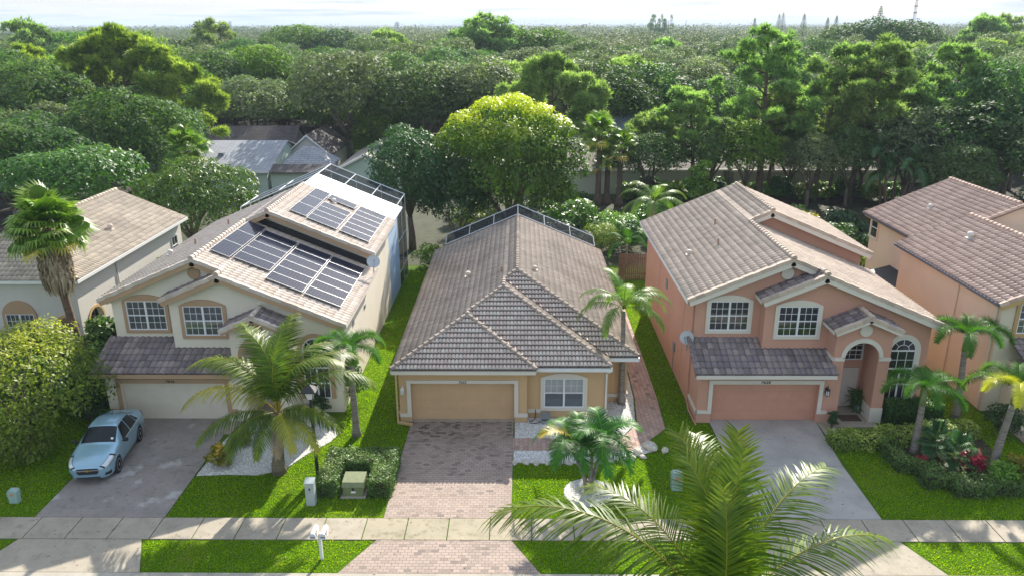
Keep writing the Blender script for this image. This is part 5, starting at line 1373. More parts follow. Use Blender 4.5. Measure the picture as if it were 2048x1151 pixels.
# triple christmas palm in the ring bed
xf = [frond(1.75,62,140,60,.50,.028,.45,seed=51,segs=2,start=.16,vup=.35,fwd=(.3,.8)), frond(1.65,40,125,56,.48,.028,.5,seed=52,segs=2,start=.16,vup=.35,fwd=(.3,.8)), frond(1.5,80,110,54,.44,.028,.4,seed=53,segs=2,start=.16,vup=.35)]
xr = root('christmas_palm', (2.78,26.85,0), 'dark green triple trunked palm in the round white gravel ring before the tan house', 'palm tree')
for q, (ex, ey, ez) in enumerate(((-.62,.1,1.7),(.5,.15,1.9),(.05,-.25,1.45))):
    mb = MB(); mb.tube([(ex*.08,ey*.1,-.05),(ex*.35,ey*.3,ez*.4),(ex,ey,ez)], [.12,.085,.065], 10)
    mb.tube([(ex,ey,ez-.05),(ex*1.02,ey,ez+.3)], [.08,.05], 8); obj('trunk', mb.mesh('trunk', True), M['barkpalm'], xr, off=(0,0,0))
    for i in range(9):
        v = i % 3; yl = (q == 0 and i == 5)
        me = xf[v] 
        if yl: me = me.copy(); me.materials.clear()
        f = obj('frond', me, M['croton'] if yl else M['xmas'], xr, off=(ex,ey,ez+.25))
        if yl: f['label'] = 'orange dying frond'
        f.rotation_euler = (Matrix.Rotation(R(40*i+q*23), 4, 'Z') @ Matrix.Rotation(R((0,-8,6)[v]), 4, 'Y')).to_euler(); f.scale = (1.28,)*3
# palm behind the tan house and small ones
palm('areca_palm', (10.3,58.5,0), qf, M['queen'], [(15+i*30,(0,1,0,1,2)[i % 5],(4,-6,8)[i % 3],1.35) for i in range(12)], palmtrunk(4.4,.16,.11), M['barkpalm'], 'bright green feathery palm behind the gap between the tan and salmon houses', 4.6)
palm('areca_palm', (8.2,57.2,0), qf, M['foxtail'], [(35+i*45,(0,1,2)[i % 3],(4,-6,8)[i % 3],1.0) for i in range(8)], palmtrunk(1.8,.12,.09), M['barkpalm'], 'low feathery palm in front of the taller one behind the wooden fence', 1.9)
# fan palms
def fanleaf(R_=.95, n=26, spread=300, pet=1.0, seed=0, droop=.5, w=.075):
    r = np.random.RandomState(seed); V = []; F = []; T = []
    def q(a, b, c, d, t): k = len(V); V.extend([a, b, c, d]); F.append((k,k+1,k+2,k+3)); T.append(t)
    q((0,-.02,0),(0,.02,0),(pet,.015,0),(pet,-.015,0),.8); q((0,0,-.02),(0,0,.02),(pet,0,.012),(pet,0,-.012),.8)
    for i in range(n):
        a = R(-spread/2+spread*i/(n-1)); l = R_*(1-.25*abs(a)/PI)*r.uniform(.92,1.06); c, s = math.cos(a), math.sin(a)
        z0 = .05*(-1)**i*0+.03
        m_ = (pet+c*l*.62, s*l*.62, .06-.02*abs(s)); e = (pet+c*l*.97, s*l*.97, -droop*l*.45*r.uniform(.6,1.3)); t = np.clip(.3+.4*r.rand()+.1*c,0,1)
        px, py = -s*w*.8, c*w*.8
        k = len(V)
        V.extend([(pet,0,0),(m_[0]+px,m_[1]+py,m_[2]-.02),(m_[0],m_[1],m_[2]+.035),(m_[0]-px,m_[1]-py,m_[2]-.02)]); F.append((k,k+1,k+2,k+3)); T.append(t)
        k = len(V); V.extend([(m_[0]+px,m_[1]+py,m_[2]-.02),(e[0],e[1],e[2]),(e[0],e[1],e[2]),(m_[0]-px,m_[1]-py,m_[2]-.02)]); F.append((k,k+1,k+2,k+3)); T.append(min(1,t+.25))
    return npmesh('fan_leaf', np.array(V), np.array(F), np.array(T))
fl = [fanleaf(seed=1), fanleaf(.9,24,280,1.15,2,.7), fanleaf(.85,22,250,.9,3,1.0)]
def fanpalm(name, loc, h, nleaf, label, sc=1., m='fan', skirt=False, trunk=None, tm='barkfan', group=None, seed=0, ymin=.0):
    r = np.random.RandomState(seed)
    r_ = root(name, loc, label, 'palm tree', group)
    obj('trunk', trunk or palmtrunk(h, .19, .15), M[tm], r_, off=(0,0,0))
    for i in range(nleaf):
        f = (i+.5)/nleaf; az = i*137.5+r.uniform(-12,12); el = 82-115*f**.9
        old = f > .9 and i % 2
        me = fl[i % 3]
        if old or m != 'fan': me = fl_copy(me, 'cocoY' if old else m)
        o = obj('fan_leaf', me, M['fan'], r_, off=(0,0,h+.15-.35*f))
        if old: o['label'] = 'yellowing fan leaf'
        o.rotation_euler = (Matrix.Rotation(R(az), 4, 'Z') @ Matrix.Rotation(R(-el), 4, 'Y') @ Matrix.Rotation(R(r.uniform(-25,25)), 4, 'X')).to_euler(); s = sc*r.uniform(.9,1.1); o.scale = (s,s,s)
    if skirt:
        V = []; n = 2400
        a = r.rand(n)*6.28; z = h-.3-r.rand(n)**.8*1.6; rad = .16+.46*r.rand(n)**.6*np.clip((h-z)*1.0+.1,0,1); l = r.uniform(.7,1.5,n)
        P0 = np.stack([np.cos(a)*rad*.6, np.sin(a)*rad*.6, z],1); P1 = np.stack([np.cos(a)*(rad+.16), np.sin(a)*(rad+.16), z-l*.5],1); P2 = np.stack([np.cos(a)*(rad*.9+.05), np.sin(a)*(rad*.9+.05), z-l],1)
        w = r.uniform(.02,.055,n)[:,None]; tx = np.stack([-np.sin(a+r.normal(0,.5,n)), np.cos(a), r.normal(0,.2,n)],1)*w
        V = np.stack([P0-tx*.5,P0+tx*.5,P1+tx,P1-tx, P1-tx,P1+tx,P2+tx*.3,P2-tx*.3],1).reshape(-1,3)
        F = np.arange(n*8).reshape(-1,4); obj('dead_frond_skirt', npmesh('dead_frond_skirt', V, F, np.repeat(r.rand(n),2)), M['dead'], r_, off=(0,0,0))
    return r_
_flc = {}
def fl_copy(me, mk):
    k = (me.name, mk)
    if k not in _flc:
        c = me.copy(); c.materials.clear(); c.materials.append(M[mk]); _flc[k] = c
    return _flc[k]
for me in fl: me.materials.append(M['fan'])
mb = MB(); mb.tube([(.75,0,-.05),(.6,0,1.5),(.3,0,3.5),(.1,0,5.5),(0,0,8.6)], [.27,.20,.19,.18,.2], 10)
fanpalm('fan_palm', (-22.3,35.4,0), 8.6, 52, 'tall fan palm with a shaggy skirt of dead fronds before the off-white house', 1.06, skirt=True, trunk=mb.mesh('trunk', True), seed=3)
mb = MB(); mb.tube([(0,0,-.05),(0,0,6.4)], [.24,.17], 8)
fanpalm('fan_palm', (-31.0,72,0), 6.9, 30, 'rounded fan palm crown left of the grey shingle roof', 1.2, seed=4, trunk=mb.mesh('trunk'))
for i, (x, y, h, s, lb) in enumerate(((8.05,78.7,7.3,1.15,'tallest shaggy trunked fan palm behind the tan house garden, leftmost of three'),(9.0,79.1,4.6,1.0,'shortest of the three fan palms, the middle one'),(10.15,78.2,6.0,1.1,'rightmost of the three fan palms before the pale green wall'))):
    fanpalm('fan_palm', (x,y,0), h, 26, lb, s, tm='barkpine', seed=20+i, trunk=palmtrunk(h,.33,.24,(0,0),1.5))

# ------------------------------------------------------------------ garden trees and shrubs
# yellow-green tree behind the tan house
bl = [(0,0,8.2,4.2,3.8,2.6)]+[(x,y,z,s,s,s*.72) for x,y,z,s in ((-4.3,0,8.8,1.7),(-3.0,-1.5,10.2,1.8),(-1.2,-1,11.2,1.7),(.6,.3,11.3,1.8),(2.3,-.5,10.7,1.7),(3.7,.5,9.6,1.8),(4.8,-.6,8.0,1.7),(5.4,.6,6.5,1.4),(-4.6,-1,7.0,1.6),(-3.5,-2.4,6.0,1.8),(-1.3,-3.1,6.6,2.0),(1.3,-3.2,6.6,2.0),(3.5,-2.4,6.2,1.8),(-1.8,-2.4,8.9,1.8),(.8,-2.9,9.0,1.9),(3.0,-2.0,8.4,1.7),(0,2.8,9.0,2.2),(-3,2.5,8,2),(3,2.6,8,2),(-2.6,-2.4,4.6,1.4),(2.9,-2.2,4.5,1.4),(4.6,-1.2,4.9,1.2),(.2,-3.4,4.9,1.2))]
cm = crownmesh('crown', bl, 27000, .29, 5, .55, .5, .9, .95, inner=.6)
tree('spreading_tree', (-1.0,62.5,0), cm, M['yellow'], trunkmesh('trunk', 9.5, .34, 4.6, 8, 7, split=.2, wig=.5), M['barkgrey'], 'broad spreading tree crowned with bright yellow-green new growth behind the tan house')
bl = lumps(3.7,4.6,20,21,5.9,1.15,.40)
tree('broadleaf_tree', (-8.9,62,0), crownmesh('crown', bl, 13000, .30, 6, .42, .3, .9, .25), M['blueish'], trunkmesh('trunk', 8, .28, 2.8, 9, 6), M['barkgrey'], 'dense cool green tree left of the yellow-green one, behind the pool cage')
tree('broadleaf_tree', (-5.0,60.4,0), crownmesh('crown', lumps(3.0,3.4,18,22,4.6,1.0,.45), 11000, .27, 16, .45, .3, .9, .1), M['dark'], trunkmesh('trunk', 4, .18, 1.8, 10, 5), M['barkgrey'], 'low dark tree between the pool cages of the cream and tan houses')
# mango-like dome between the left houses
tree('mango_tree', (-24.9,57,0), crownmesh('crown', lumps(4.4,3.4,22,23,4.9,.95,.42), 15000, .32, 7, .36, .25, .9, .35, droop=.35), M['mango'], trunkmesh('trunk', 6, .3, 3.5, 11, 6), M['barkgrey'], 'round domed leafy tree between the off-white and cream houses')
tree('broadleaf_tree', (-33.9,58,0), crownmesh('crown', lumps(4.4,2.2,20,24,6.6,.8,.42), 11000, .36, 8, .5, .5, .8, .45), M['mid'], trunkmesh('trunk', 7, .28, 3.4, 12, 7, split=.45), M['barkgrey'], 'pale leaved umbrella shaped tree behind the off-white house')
# big loose shrub-tree at the left edge
bl = lumps(3.2,3.0,26,25,2.5,.95,.46)
tree('flowering_shrub', (-22.0,30.6,0), crownmesh('crown', bl, 21000, .17, 9, .55, .4, 1.0, .55, inner=.5), M['olive'], trunkmesh('trunk', 4.5, .14, 2.6, 13, 9, split=.12, wig=.5), M['barkgrey'], 'large loose yellow-green shrub filling the lower left edge', 'shrub')
def _bush_first(): pass
def bush(loc, R_, H_, label, m='mid', seed=1, n=2600, size=.16, asp=.5, name='shrub', ng=.2, group=None, cat='shrub', nl=9):
    r_ = root(name, loc, label, cat, group)
    obj('foliage', crownmesh('foliage', lumps(R_, H_, nl, seed, H_*.72, .9, .48), n, size, seed, asp, .4, .9, ng), M[m], r_, off=(0,0,0))
    mb = MB()
    for i in range(5):
        a = i*1.3; mb.tube([(0,0,-.03),(R_*.4*math.cos(a),R_*.4*math.sin(a),H_*.9)], [.04,.015], 5)
    obj('stem', mb.mesh('stem', True), M['barkgrey'], r_, off=(0,0,0)); return r_
bush((-25.0,29.2,0), 1.9, 1.9, 'lower yellow-green shrub left of the large one at the left edge', 'olive', 60, 6500, .17)
bush((-21.2,29.0,0), 1.2, .9, 'low yellow-green growth at the foot of the large left shrub', 'olive', 59, 3000, .15)
bush((-20.4,35.2,0), 1.5, 1.9, 'leafy green shrub against the left wall of the cream house', 'mid', 61, 3800, .24)
bush((-21.6,37.0,0), 1.2, 2.3, 'big leaved plant beside the fan palm trunk', 'mid', 62, 1800, .42, .6)
bush((-24.9,36.0,0), 1.5, 2.0, 'dark shrub under the arched window of the off-white house', 'dark', 63, 3500, .22)
bush((-27.5,33.6,0), 1.9, 2.0, 'dark bush at the left edge behind the yellow-green shrub', 'dark', 64, 4000, .24)
bush((-23.2,33.6,0), 1.5, 1.8, 'green bush at the foot of the fan palm', 'mid', 65, 3600, .22)
bush((-20.3,32.6,0), .9, 1.0, 'dark round bush at the left garage corner of the cream house', 'dark', 66, 2200, .15)
bush((-19.2,31.9,0), .55, .55, 'low clipped bush beside the parked car', 'mid', 67, 1500, .10)
bush((-21.9,46.0,0), .9, 2.9, 'vine-like green climber against the side wall of the off-white house', 'lime', 68, 2600, .26)
bush((-21.8,48.9,0), .7, 2.6, 'smaller climber by the side window of the off-white house', 'lime', 69, 1600, .24)
bush((4.4,66.5,0), 2.9, 1.6, 'bright lime green shrub with tiered leaves below the fan palms', 'lime', 70, 5200, .30, .6)
bush((8.6,64.5,0), 2.2, 1.4, 'rounded green garden shrub in front of the fan palms', 'lime', 71, 3600, .22)
bush((6.4,60.5,0), 1.9, 1.5, 'grassy pale green shrub behind the tan house pool cage', 'olive', 72, 4000, .26, .2)
bush((8.9,61.5,0), 1.3, 1.7, 'upright green shrub left of the feathery palm', 'mid', 73, 3000, .2)
bush((3.0,61.0,0), 1.8, 1.6, 'dark green shrub under the right side of the yellow-green tree', 'dark', 74, 3600, .22)
bush((-6.9,57.3,0), 1.2, 1.0, 'sunlit lime shrub in the passage behind the cream house', 'lime', 75, 2200, .18)
bush((1.4,70.5,0), 2.4, 1.3, 'shaded shrub beneath the yellow-green tree', 'dark', 76, 3000, .26)
bush((-12.6,60.5,0), 1.6, 1.7, 'dark shrub behind the tall screened cage', 'dark', 77, 2600, .26)
bush((17.5,75,0), 1.4, 3.4, 'tall ivy covered column shaped tree behind the salmon house', 'lime', 78, 4600, .26, .7, name='ivy_clad_tree', cat='tree')
for i, (x, y, r_, h, mk, lb) in enumerate(((22.3,60.5,2.4,1.9,'croton','yellow and red leaved croton mass behind the salmon house'),(25.2,59.5,1.8,1.7,'mid','green shrub right of the croton mass'),(27.6,57.8,1.6,1.5,'mid','green shrub with pale leaves left of the banana plants'),(21.2,56.5,1.6,1.3,'dark','dark shrub just over the rear edge of the salmon house roof'),(24.2,56.0,1.7,1.3,'varieg','pale variegated shrub behind the salmon house ridge'),(30.2,60.5,1.5,1.6,'dark','dark shrub behind the banana plants'))):
    bush((x,y,0), r_, h, lb, mk, 80+i, 3600, .27, .6)
mm = ['mid','dark','lime','olive','hedge','dark','mid']
xtra = [(13.2,62,1.6,1.4,'behind the feathery palm, left part'),(15.8,64.5,1.9,1.5,'behind the feathery palm, right part'),(12.0,67.5,2.0,1.6,'between the feathery palm and the fan palm trunks'),(19.6,66.5,2.0,1.5,'below the ivy covered column tree'),(23.8,67,2.0,1.5,'in front of the tallest pine trunk'),(28.2,66.2,1.8,1.4,'under the gnarled oak before the pale green wall'),(32.6,66.5,1.9,1.5,'at the foot of the leaning pine'),(36.5,65.0,2.1,1.6,'at the foot of the dark palm clump'),(5.0,75.5,2.2,1.2,'beside the leftmost fan palm trunk'),(14.0,76,2.1,1.5,'against the tan roofed house wall'),(-3.6,67,2.4,1.5,'in the shade left of the yellow-green tree trunk'),(-14.5,66.5,2.2,1.8,'behind the tall cage, in front of the mint gable'),(-18.9,72,2.0,1.6,'in front of the mint wall'),(34.0,58.5,1.6,1.5,'behind the rear eave of the peach house'),(39.5,62.5,2.2,2.0,'over the ridge of the peach house'),(44.5,65.5,2.6,2.6,'at the right edge over the peach roof'),(1.5,57.2,.9,.8,'peeping over the pool cage of the tan house'),(20.4,51.5,1.0,1.5,'in the gap behind the salmon house eave')]
wd = ['green','dark','lime green','olive','small leaved','dark','leafy']
for i, (x, y, r_, h, w_) in enumerate(xtra):
    bush((x,y,0), r_, h, wd[i % 7]+' shrub '+w_, mm[i % 7], 140+i, 3200, .25, .55)
for i in range(13):
    bush((11.5+2.3*i,80.9+.6*math.sin(i*2.2),0), 1.3+.25*((i*3) % 3), 1.0+.3*((i*5) % 3), ('lime green','mid green','olive')[i % 3]+' undergrowth shrub in the row at the foot of the pale green walls', ('lime','mid','olive')[i % 3], 190+i % 3, 2200, .3, .55, group='undergrowth shrubs by the pale green walls')
# banana plants
def banana(loc, h, n, label, seed):
    r = np.random.RandomState(seed); r_ = root('banana_plant', loc, label, 'banana plant')
    mb = MB(); mb.tube([(0,0,-.03),(0,0,h*.5)], [.13,.09], 8); obj('stem', mb.mesh('stem', True), M['shaft'], r_, off=(0,0,0))
    for i in range(n):
        L = r.uniform(1.6,2.3); V = []; F = []; e0 = r.uniform(55,85); m_ = 8
        x = 0; z = 0
        for j in range(m_+1):
            t = j/m_; e = R(e0-90*t**1.5); w = .26*math.sin(PI*min(1,.08+t*.95))+.01
            V += [(x,-w,z+.10*w),(x,0,z),(x,w,z+.10*w)]; x += math.cos(e)*L/m_; z += math.sin(e)*L/m_
        for j in range(m_):
            for q in range(2): a = j*3+q; F.append((a,a+1,a+4,a+3))
        f = obj('leaf', npmesh('leaf', np.array(V), np.array(F), np.clip(.5+.2*r.randn(len(F)),0,1)), M['croton'] if i == 0 else M['blueish'], r_, off=(0,0,h*.5)); f.rotation_euler = (0,0,i*6.28/n+r.uniform(-.3,.3))
        if i == 0: f['label'] = 'yellow dried leaf'
banana((29.3,57.5,0), 2.4, 8, 'banana plant with broad blue green leaves between the salmon and peach houses', 1)
banana((31.2,58.5,0), 2.8, 7, 'taller banana plant partly behind the peach house roof', 2)

# hedges: closed volumes of small leaves
def hedge(name, boxes, m, label, size=.075, dens=520, seed=0, cat='hedge', ng=.35):
    """boxes: (x0,x1,y0,y1,h) in scene coordinates"""
    r = np.random.RandomState(seed); cx = np.mean([b[0]+b[1] for b in boxes])/2; cy = np.mean([b[2]+b[3] for b in boxes])/2
    r_ = root(name, (cx,cy,0), label, cat)
    Ps = []; Ns = []
    for x0,x1,y0,y1,h in boxes:
        w,d = x1-x0, y1-y0
        for (area, fn, nn) in ((w*d, lambda n: np.stack([r.uniform(x0,x1,n), r.uniform(y0,y1,n), np.full(n,h)],1), (0,0,1)),
            (w*h, lambda n: np.stack([r.uniform(x0,x1,n), np.full(n,y0), r.uniform(0,h,n)],1), (0,-1,0)), (w*h, lambda n: np.stack([r.uniform(x0,x1,n), np.full(n,y1), r.uniform(0,h,n)],1), (0,1,0)),
            (d*h, lambda n: np.stack([np.full(n,x0), r.uniform(y0,y1,n), r.uniform(0,h,n)],1), (-1,0,0)), (d*h, lambda n: np.stack([np.full(n,x1), r.uniform(y0,y1,n), r.uniform(0,h,n)],1), (1,0,0))):
            n = max(3,int(area*dens)); P = fn(n); Ps.append(P); Ns.append(np.tile(nn,(n,1)))
    P = np.concatenate(Ps); Nn = np.concatenate(Ns).astype(float)
    off = .045*np.sin(P[:,0]*5.1+seed)*np.cos(P[:,1]*4.3)+.035*np.sin(P[:,2]*9+P[:,0]*7)+r.normal(0,.03,len(P))
    P = P+Nn*off[:,None]+r.normal(0,.02,P.shape); P[:,2] = np.abs(P[:,2])
    V, F = leafquads(P, unit(Nn+r.normal(size=Nn.shape)*.6+[0,0,.25]), size, r, .6, .1)
    T = np.clip(.2+.4*r.rand(len(P))+ng*.5*np.clip(Nn[:,2],0,1)+.15*np.sin(P[:,0]*3)*np.cos(P[:,1]*2.3),0,1)
    V = V-[cx,cy,0]
    obj('foliage', npmesh('foliage', V, F, T), M[m], r_, off=(0,0,0))
    mb = MB()
    for x0,x1,y0,y1,h in boxes: mb.box(x0+.09-cx,x1-.09-cx,y0+.09-cy,y1-.09-cy,0,h-.1)
    obj('branches', mb.mesh('branches'), M['soil'], r_, off=(0,0,0)); return r_
hedge('box_hedge', [(-8.0,-7.2,26.3,28.9,.76),(-7.2,-5.95,27.8,28.9,.76),(-5.95,-5.1,26.3,28.9,.76)], 'hedge', 'clipped U shaped box hedge around the olive utility cabinet', .075, 1000, 1)
hedge('clipped_hedge', [(13.75,16.1,29.95,30.85,.62),(16.1,18.2,30.1,31.2,.62),(18.2,20.6,30.9,31.7,.6)], 'varieg', 'yellow-green variegated hedge beside the salmon house driveway', .11, 460, 2)
hedge('clipped_hedge', [(15.7,16.4,28.2,29.9,.5),(16.3,17.3,27.0,28.5,.5),(17.2,18.6,26.4,27.5,.5),(18.5,19.9,26.5,27.3,.52)], 'hedge', 'dark green curving hedge along the front of the palm bed', .10, 480, 3)
hedge('window_hedge', [(17.1,19.6,32.3,33.1,1.0)], 'mid', 'glossy green hedge below the tall arched window', .12, 480, 4)
bd_ = MB(); bd_.prism([(x,y,-.02) for x,y in ((15.9,29.0),(16.6,27.6),(18.0,26.6),(19.9,26.6),(20.6,28.5),(20.8,31.2),(16.2,31.0))], (0,0,.045)); o = bd_.build('planting_bed', M['soil']); o['kind'] = 'structure'
bush((19.55,27.3,0), .65, .62, 'bright green shrub at the tip of the dark curving hedge', 'lime', 90, 1500, .13)
bush((20.3,27.6,0), .5, .8, 'reddish green croton at the right end of the palm bed', 'croton', 91, 800, .18)
for i, (x, y, s, lb) in enumerate(((-12.75,28.75,.5,'larger yellow croton on the white gravel beside the driveway'),(-12.35,30.35,.42,'smaller dark croton on the white gravel nearer the cream garage'))):
    bush((x,y,0), s, s*1.05, lb, 'croton', 92+i, 620, .2, .4, 'croton_plant', .4, nl=6)
bush((-10.6,30.9,0), .35, .4, 'small croton half hidden by the coconut palm fronds', 'croton', 95, 300, .18, .35, 'croton_plant')
bush((18.9,28.5,0), .36, .5, 'red cordyline plant beside the right foxtail trunk', 'redti', 96, 600, .26, .3, 'cordyline', .5, nl=6)
bush((17.0,28.9,0), .2, .22, 'small red leaved plant behind the left foxtail trunk', 'redti', 97, 260, .2, .3, 'cordyline')
bush((19.2,31.2,0), .24, .35, 'dark red leaved plant at the back of the palm bed', 'redti', 98, 300, .22, .3, 'cordyline')
bush((14.42,32.0,0), .26, .62, 'narrow dark green topiary cone by the salmon garage corner', 'dark', 99, 1500, .07, name='topiary_cone', nl=6)
bush((16.25,33.55,0), .32, .75, 'spiky potted plant inside the arched porch', 'mid', 100, 260, .5, .12, 'potted_plant', cat='potted plant')
mb = MB(); mb.lathe([(.12,0),(.19,.12),(.2,.26),(.16,.34),(.13,.34)], (16.25,33.55,.07), 14); o = mb.build('flower_pot', M['pot']); tag(o, 'glazed blue grey pot on the porch floor holding the spiky plant', 'pot')
bush((21.9,31.3,0), .8, 1.0, 'dark bush near the peach house garage corner', 'dark', 101, 1800, .14)
# small fan palms in the bed
for i, (x, y, h, lb) in enumerate(((17.95,29.6,.75,'small shady fan palm in the middle of the palm bed'),(18.6,28.9,.55,'lower blue green fan palm beside the red cordyline'))):
    r_ = fanpalm('dwarf_fan_palm', (x,y,0), h, 14, lb, .5, m='blueish', seed=40+i, trunk=palmtrunk(h,.07,.06))
bush((-8.6,34.6,0), .9, 1.5, 'dark green shrub at the right front corner of the cream house', 'mid', 102, 2600, .16)
bush((-9.6,33.3,0), .5, .6, 'low clipped shrub by the cream house entry', 'dark', 103, 1300, .11)

# ------------------------------------------------------------------ pines and big trees behind the houses
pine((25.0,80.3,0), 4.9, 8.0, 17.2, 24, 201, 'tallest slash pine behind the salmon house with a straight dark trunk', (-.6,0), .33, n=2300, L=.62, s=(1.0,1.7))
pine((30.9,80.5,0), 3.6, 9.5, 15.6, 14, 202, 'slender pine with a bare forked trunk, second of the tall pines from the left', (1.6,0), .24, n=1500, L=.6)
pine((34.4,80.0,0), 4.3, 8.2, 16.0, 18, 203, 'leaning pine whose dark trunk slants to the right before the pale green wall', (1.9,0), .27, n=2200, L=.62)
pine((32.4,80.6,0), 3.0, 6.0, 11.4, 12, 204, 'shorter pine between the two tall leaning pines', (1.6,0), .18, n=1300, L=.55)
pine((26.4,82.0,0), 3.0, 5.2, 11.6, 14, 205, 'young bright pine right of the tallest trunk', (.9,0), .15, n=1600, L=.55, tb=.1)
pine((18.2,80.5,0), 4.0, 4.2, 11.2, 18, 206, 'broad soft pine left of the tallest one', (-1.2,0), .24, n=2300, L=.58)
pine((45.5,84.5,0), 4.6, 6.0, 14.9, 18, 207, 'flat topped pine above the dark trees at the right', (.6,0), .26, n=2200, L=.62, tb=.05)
pine((40.0,79.5,0), 3.4, 5.0, 11.5, 14, 208, 'ragged pine between the leaning pine and the dark palm clump', (.3,0), .2, n=1500, L=.58)
# round pine behind the yellow tree
bl = [(x,y,z,s,s,s*.75) for x,y,z,s in ((-4.6,0,10.2,1.8),(-3.0,0,9.2,2.0),(-1.4,.4,12.6,1.9),(.6,0,13.2,2.0),(2.4,.2,12.2,2.0),(3.9,0,10.6,2.0),(4.9,0,8.7,1.8),(5.5,-.3,6.9,1.5),(-2.2,-1,11.4,1.7),(1.0,-1.2,11.6,2.0),(3.0,-1.3,9.4,2.1),(4.6,-1.5,6.4,1.6),(5.7,-1.2,4.9,1.5),(-5.6,-.4,8.4,1.6),(-3.6,-.9,7.4,1.5),(3.4,-1.4,7.4,1.5))]
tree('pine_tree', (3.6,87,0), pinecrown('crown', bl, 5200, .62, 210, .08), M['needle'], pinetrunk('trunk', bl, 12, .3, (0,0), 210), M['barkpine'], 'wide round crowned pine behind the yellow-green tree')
# yellow pine on the left
bl = [(x,y,z,s,s*1.0,s*.6) for x,y,z,s in ((-6.4,0,12.2,2.1),(-5.0,.4,14.2,2.2),(-3.0,0,15.8,2.2),(-.6,0,16.5,2.3),(1.8,.2,15.6,2.2),(3.8,0,14.2,2.2),(5.2,0,12.8,2.0),(-1.6,-.8,13.6,1.9),(1.6,-.8,13.0,2.0),(3.4,-1,11.4,1.9),(6.0,-.5,11.0,2.0),(7.6,-.2,12.0,1.9),(9.4,0,10.6,2.0),(10.6,-.2,9.0,1.7),(4.6,-1.4,9.2,1.9),(7.0,-1.3,8.6,2.0),(8.6,-1.2,7.0,1.6),(2.6,-1.6,8.0,1.5),(-5.8,-.5,10.4,1.5),(10.9,-.5,5.6,1.2))]
tree('pine_tree', (-47.2,95,0), pinecrown('crown', bl, 6500, .68, 211, .12), M['needleY'], pinetrunk('trunk', bl, 15, .34, (0,0), 211), M['barkpine'], 'huge glowing yellow-green pine towering at the left')
pine((-52.5,93,0), 4.5, 8.5, 13.6, 12, 212, 'smaller bright pine at the left edge beside the huge yellow-green one', (0,0), .24, 'needleY', 1500, .62, .0)
pine((-61,99,0), 4.5, 9.5, 14.8, 12, 213, 'bright flat pine at the far left edge', (0,0), .24, 'needleY', 1500, .62, .0)
# ------------------------------------------------------------------ parked car
ST = np.array([
# x     zb    ws    wm    zm    wt    zt    wr    zr    zc
(-2.30, .34, .60, .68, .50, .66, .80, .50, .92, .94),
(-2.25, .26, .74, .80, .50, .76, .90, .55, 1.01, 1.035),
(-2.10, .22, .80, .86, .52, .82, .97, .61, 1.055, 1.085),
(-1.78, .20, .85, .885, .55, .86, .985, .635, 1.08, 1.105),
(-1.42, .20, .86, .895, .57, .875, .98, .60, 1.215, 1.25),
(-1.02, .19, .86, .90, .58, .88, .965, .575, 1.355, 1.415),
(-.65, .18, .86, .90, .58, .88, .955, .585, 1.405, 1.465),
(-.20, .18, .86, .90, .58, .88, .945, .59, 1.42, 1.478),
(.18, .18, .86, .90, .58, .88, .935, .59, 1.39, 1.45),
(.55, .18, .86, .90, .57, .88, .93, .645, 1.21, 1.26),
(.95, .19, .865, .895, .57, .875, .925, .70, 1.01, 1.04),
(1.36, .20, .86, .895, .55, .865, .88, .68, .955, .985),
(1.80, .20, .84, .88, .52, .84, .80, .65, .885, .915),
(2.05, .20, .78, .83, .50, .78, .735, .60, .82, .85),
(2.20, .22, .68, .74, .48, .69, .67, .52, .745, .775),
(2.30, .26, .48, .55, .46, .50, .60, .36, .66, .685)])
def prof_at(x):
    v = [np.interp(x, ST[:,0], ST[:,i]) for i in range(1,10)]
    zb,ws,wm,zm,wt,zt,wr,zr,zc = v
    return np.array([(0,zb),(ws*.9,zb),(ws,zb+.1),(wm,zm),(wt,zt),(wr,zr),(wr*.55,zc-.012),(0,zc)])
def cr(P, t):
    n = len(P); i = min(int(t), n-2); f = t-i
    p0, p1, p2, p3 = P[max(i-1,0)], P[i], P[i+1], P[min(i+2,n-1)]
    k = .55
    m1, m2 = (p2-p0)*k*.5*1.0, (p3-p1)*k*.5*1.0
    return (2*f**3-3*f*f+1)*p1+(f**3-2*f*f+f)*m1+(-2*f**3+3*f*f)*p2+(f**3-f*f)*m2
xs_ = np.linspace(-2.3, 2.3, 93)
sm = np.array([prof_at(x) for x in xs_])
for _ in range(3):
    q = sm.copy(); sm[2:-2] = .25*q[1:-3]+.5*q[2:-2]+.25*q[3:-1]
def surf(x, u, side=1, off=0.):
    i = (x+2.3)/4.6*92; i0 = int(min(max(i,0),91)); f = i-i0
    P = sm[i0]*(1-f)+sm[i0+1]*f; p = cr(P, u)
    if off:
        a = cr(P, max(u-.05,0)); b = cr(P, min(u+.05,6.999)); t = b-a; n = np.array([t[1], -t[0]]); n = n/max(np.linalg.norm(n),1e-6); n = n if (n[1] > 0 or n[0] > 0) else -n
        p = p+n*off
    return (x, p[0]*side, p[1])
car = root('parked_car', (-17.75, 29.32, .03), 'light metallic blue four-door sedan parked on the left driveway, nose to the street', 'car', rz=R(-83.0)); car.scale = (.96,1,1.12)
us = [0,1,1.5,2,2.5,3,3.35,3.7,4,4.2,4.5,4.8,5,5.3,5.6,6,6.5,7]
V = []; F = []
WX = (1.36, -1.32)
def arch(v):
    x,y,z = v
    for wx in WX:
        d = abs(x-wx)
        if d < .375 and abs(y) > .5:
            za = .33+math.sqrt(.375**2-d*d)
            if z < za: z = za
    return (x,y,z)
nu = len(us)
for x in xs_:
    for s in (-1, 1):
        V += [arch(surf(x, u, s)) for u in us]
for i in range(len(xs_)-1):
    for h in range(2):
        for j in range(nu-1):
            a = i*2*nu+h*nu+j; b = a+2*nu
            F.append((a,a+1,b+1,b) if h else (a,b,b+1,a+1))
